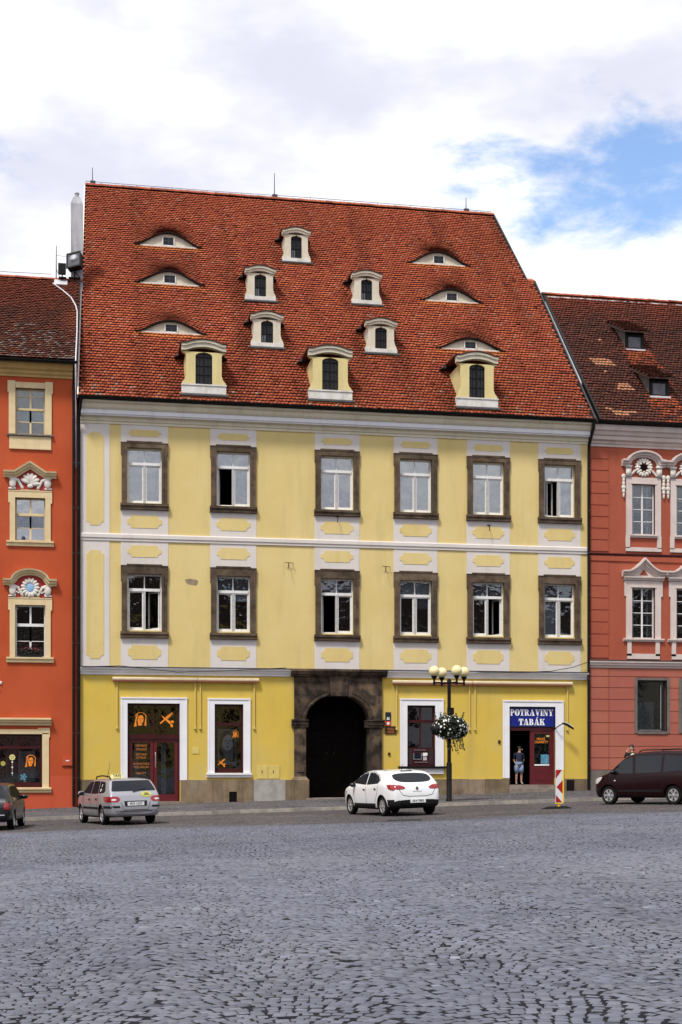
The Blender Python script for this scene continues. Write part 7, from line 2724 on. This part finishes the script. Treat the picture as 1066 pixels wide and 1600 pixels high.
# man in the doorway: navy shirt, pale denim shorts, standing on the sill looking into the shop
px_, py_, pz_ = 18.60, .42, ZS - .003
man = empty('person', (px_, py_, pz_), 'person in navy shirt and pale denim shorts standing in the grocery doorway', 'person')
J = {'pelvis': (0, 0, .93, (.145, .115)), 'waist': (0, .0, 1.08, (.135, .105)), 'chest': (.01, .0, 1.32, (.165, .115)), 'neck': (.02, .0, 1.47, .055), 'chin': (.035, .0, 1.53, .055), 'head': (.045, 0, 1.62, (.082, .092)), 'crown': (.04, 0, 1.69, .065),
     'shl': (-.20, .0, 1.40, .062), 'ell': (-.235, .04, 1.12, .046), 'wrl': (-.16, -.08, .93, .033), 'pal': (-.13, -.12, .87, .03), 'shr': (.20, .02, 1.40, .062), 'elr': (.25, .05, 1.13, .046), 'wrr': (.24, .17, .95, .033), 'par': (.235, .21, .88, .03),
     'hil': (-.09, 0, .86, .095), 'knl': (-.115, -.02, .49, .062), 'anl': (-.12, .02, .09, .042), 'tol': (-.14, -.13, .035, .036), 'hir': (.09, 0, .86, .095), 'knr': (.12, .0, .49, .062), 'anr': (.13, .03, .09, .042), 'tor': (.17, -.11, .035, .036)}


def man_col(p_):
    if p_.z < .115:
        return 3
    if p_.z < .55:
        return 0
    if p_.z < 1.0 and abs(p_.x) < .21 and abs(p_.y) < .14:
        return 2
    if p_.z > 1.46:
        return 0
    if (p_.x < -.12 or p_.x > .19) and p_.z < 1.14 and abs(p_.x) > .12 and (abs(p_.y) > .035 or abs(p_.x) > .2):
        return 0
    return 1


for k_ in J:
    J[k_] = (J[k_][0] + px_, J[k_][1] + py_, J[k_][2] + pz_, J[k_][3])
body = skin_body(J, BODY_E, 'body', ['skin', 'shirt_navy', 'shorts_denim', 'shoe'], lambda p_: man_col(Vector((p_.x - px_, p_.y - py_, p_.z - pz_))), man)
body.location = -Vector((px_, py_, pz_))
T_ = Vector((px_, py_, pz_))
put('hair', G().ell(T_ + Vector((.025, .01, 1.655)), (.096, .098, .085), 14, 10), 'hair', man, smooth=True)
face_parts(man, T_ + Vector((.045, 0, 1.605)), (1, -.45, 0))
g = fingers(G(), T_ + Vector((-.13, -.12, .86)), (.1, -.3, -1), (1, .2, 0))
fingers(g, T_ + Vector((.235, .21, .87)), (0, .3, -1), (-.3, 1, 0))
put('hand', g, 'skin', man, smooth=True)
g = G()
for sx, off_ in ((-1, -.105), (1, .108)):
    g.lathe([(.105, .88), (.115, .72), (.118, .545), (.104, .545)], T_ + Vector((off_, -.005, 0)), 14)
g.lathe([(.172, .86), (.165, 1.0), (.155, 1.03)], T_, 16, Matrix.Diagonal((1, .80, 1)))
put('shorts', g, 'shorts_denim', man, smooth=True)

# person beyond the van, hand raised to the face
qx, qy = 22.36, -3.6
qz = zpave(qx)
wom = empty('person', (qx, qy, qz), 'dark haired person with pale scarf and raised hand standing behind the maroon van', 'person')
sc_ = 1.13
J2 = {'pelvis': (0, 0, .97, (.14, .11)), 'waist': (0, 0, 1.12, (.125, .10)), 'chest': (0, 0, 1.36, (.16, .115)), 'neck': (-.01, -.01, 1.51, .055), 'chin': (-.03, -.02, 1.57, .055), 'head': (-.035, -.02, 1.66, (.082, .092)), 'crown': (-.025, -.01, 1.73, .065),
      'shl': (-.19, -.02, 1.44, .06), 'ell': (-.36, -.16, 1.30, .046), 'wrl': (-.30, -.22, 1.52, .033), 'pal': (-.25, -.21, 1.59, .03), 'shr': (.19, .02, 1.44, .06), 'elr': (.25, .04, 1.16, .046), 'wrr': (.22, -.10, .97, .033), 'par': (.21, -.14, .91, .03),
      'hil': (-.09, 0, .90, .095), 'knl': (-.11, -.02, .51, .062), 'anl': (-.11, .02, .09, .042), 'tol': (-.13, -.13, .035, .036), 'hir': (.09, 0, .90, .095), 'knr': (.12, 0, .51, .062), 'anr': (.12, .03, .09, .042), 'tor': (.14, -.11, .035, .036)}
J2 = {k_: (v[0] * sc_ + qx, v[1] * sc_ + qy, v[2] * sc_ + qz, v[3]) for k_, v in J2.items()}
T_ = Vector((qx, qy, qz))


def wom_col(p_):
    z = (p_.z - qz) / sc_
    dx_ = (p_.x - qx) / sc_
    if z < .10:
        return 3
    if z < .98 and abs(dx_) < .2:
        return 2
    if z > 1.50:
        return 0
    if z < 1.02:
        return 0
    return 1


body = skin_body(J2, BODY_E, 'body', ['skin', 'shirt_black', 'trousers', 'shoe'], wom_col, wom)
body.location = -T_
put('hair', G().ell(T_ + Vector((-.012, .01, 1.70)) * sc_, (.105, .108, .105), 14, 10).ell(T_ + Vector((.04, .06, 1.60)) * sc_, (.08, .07, .12), 12, 8), 'hair', wom, smooth=True)
face_parts(wom, T_ + Vector((-.035, -.02, 1.645)) * sc_, (-.8, -.6, 0))
g = fingers(G(), T_ + Vector((-.25, -.21, 1.60)) * sc_, (.35, .1, 1), (0, -1, .1))
fingers(g, T_ + Vector((.21, -.14, .90)) * sc_, (0, -.3, -1), (-1, 0, 0))
put('hand', g, 'skin', wom, smooth=True)
g = G().lathe([(.16, 1.40), (.13, 1.47), (.085, 1.52), (.07, 1.54)], T_ + Vector((0, 0, .13)), 16, Matrix.Diagonal((1.1, 1.0, 1)))
g.tube([T_ + Vector((-.05, -.13, 1.58)), T_ + Vector((.02, -.16, 1.45)), T_ + Vector((.0, -.16, 1.25))], [.05, .045, .03], 8)
put('scarf', g, 'scarf', wom, smooth=True)

# drain in the paving behind the white car
dx0, dy0 = 8.6, -20.2
dr = empty('drain_cover', (dx0, dy0, zroad(dx0, dy0)), 'long iron drain grating let into the cobbles behind the white car', 'drain')
g = G()
M_ = Matrix.Rotation(R(-12), 3, 'Z')


def drain_pts(g, h):
    g.v = [tuple(M_ @ Vector((v[0], v[1], 0)) + Vector((dx0, dy0, 0))) for v in g.v for _ in (0,)] if False else [
        (lambda q: (q.x + dx0, q.y + dy0, zroad(q.x + dx0, q.y + dy0) + v[2]))(M_ @ Vector((v[0], v[1], 0))) for v in g.v]
    return g


g = G().box(-.55, .55, -.30, -.25, -.03, .022).box(-.55, .55, .25, .30, -.03, .022).box(-.55, -.50, -.25, .25, -.03, .022).box(.50, .55, -.25, .25, -.03, .022)
put('frame', drain_pts(g, 0), 'plastic_grey', dr)
g = G()
for k in range(14):
    g.box(-.49 + k * .07, -.455 + k * .07, -.25, .25, -.03, .016)
put('grating', drain_pts(g, 0), 'black_metal', dr)
g = G().box(-.5, .5, -.25, .25, -.035, -.028)
put('pit', drain_pts(g, 0), 'dark_room', dr)

HUE = [('ochre', (.42, .33, .2)), ('orange', (.42, .17, .07)), ('cream', (.5, .45, .33)), ('pink', (.45, .25, .2)), ('yellow', (.5, .38, .12)), ('brick', (.33, .1, .05)), ('grey', (.3, .3, .3)), ('green', (.22, .28, .16)), ('beige', (.42, .36, .28)), ('brown', (.22, .14, .09))]
# ================================================================== the far side of the square (seen only mirrored in the panes)
for i, (xa, xb, he, hr, m) in enumerate(((-62, -44, 15, 24, 0), (-44, -30, 13.5, 22, 1), (-30, -14, 16, 26, 0), (-14, 1, 14, 23.5, 1), (1, 17, 16.5, 27, 0), (17, 31, 14.5, 23, 1), (31, 47, 16, 26, 0), (47, 64, 14, 23, 1), (64, 82, 16, 26, 0), (82, 100, 15, 24, 1))):
    Y0 = -100.
    zz = zroad(0, Y0)
    h_ = empty('opposite_house', ((xa + xb) / 2, Y0 - 6, zz), HUE[i][0] + ' plastered house closing the opposite side of the square', 'house', 'houses across the square')
    mat('opposite_' + HUE[i][0], HUE[i][1], sc=1, rough=.9)
    put('wall', G().box(xa, xb, Y0 - 12, Y0, zz - 2, zz + he), 'opposite_' + HUE[i][0], h_)
    g = G().sweep_x([(Y0 + .5, zz + he), (Y0 - 6, zz + hr), (Y0 - 12.5, zz + he)], xa, xb)
    put('roof', g, 'opposite_roof', h_)
    nb = 4
    for k in range(nb):
        x = xa + (xb - xa) * (k + .5) / nb
        for z in (1.2, 5.6, 10.0):
            put('window', G().box(x - .75, x + .75, Y0, Y0 + .06, zz + z, zz + z + 2.3), 'dark_glass', h_)

# unseen houses extending the rows, added to darken reflections in the car sides
for i, (xa, xb, he, hr, nm, hue) in enumerate(((-24, -9.7, 15, 22, 'sand', (.40, .33, .22)), (-40, -24, 17, 26, 'olive', (.25, .26, .15)), (-60, -40, 14.5, 23, 'rose', (.42, .22, .18)), (31.5, 46, 16.5, 26, 'mustard', (.42, .31, .10)), (46, 64, 15, 24, 'umber', (.2, .13, .08)))):
    mat('row_' + nm, hue, sc=1, rough=.9)
    zz = zpave((xa + xb) / 2)
    h_ = empty('row_house', ((xa + xb) / 2, 6, zz), nm + ' plastered house out of view further along the same row', 'house', 'houses further along the row')
    put('wall', G().box(xa, xb, 0, 13, zz - 2, zz + he), 'row_' + nm, h_)
    put('roof', G().sweep_x([(-.6, zz + he), (6.5, zz + hr), (13.6, zz + he)], xa, xb), 'opposite_roof', h_)
    for k in range(4):
        x = xa + (xb - xa) * (k + .5) / 4
        for z in (1.2, 5.8, 10.2):
            put('window', G().box(x - .7, x + .7, -.05, 0, zz + z, zz + z + 2.3), 'dark_glass', h_)
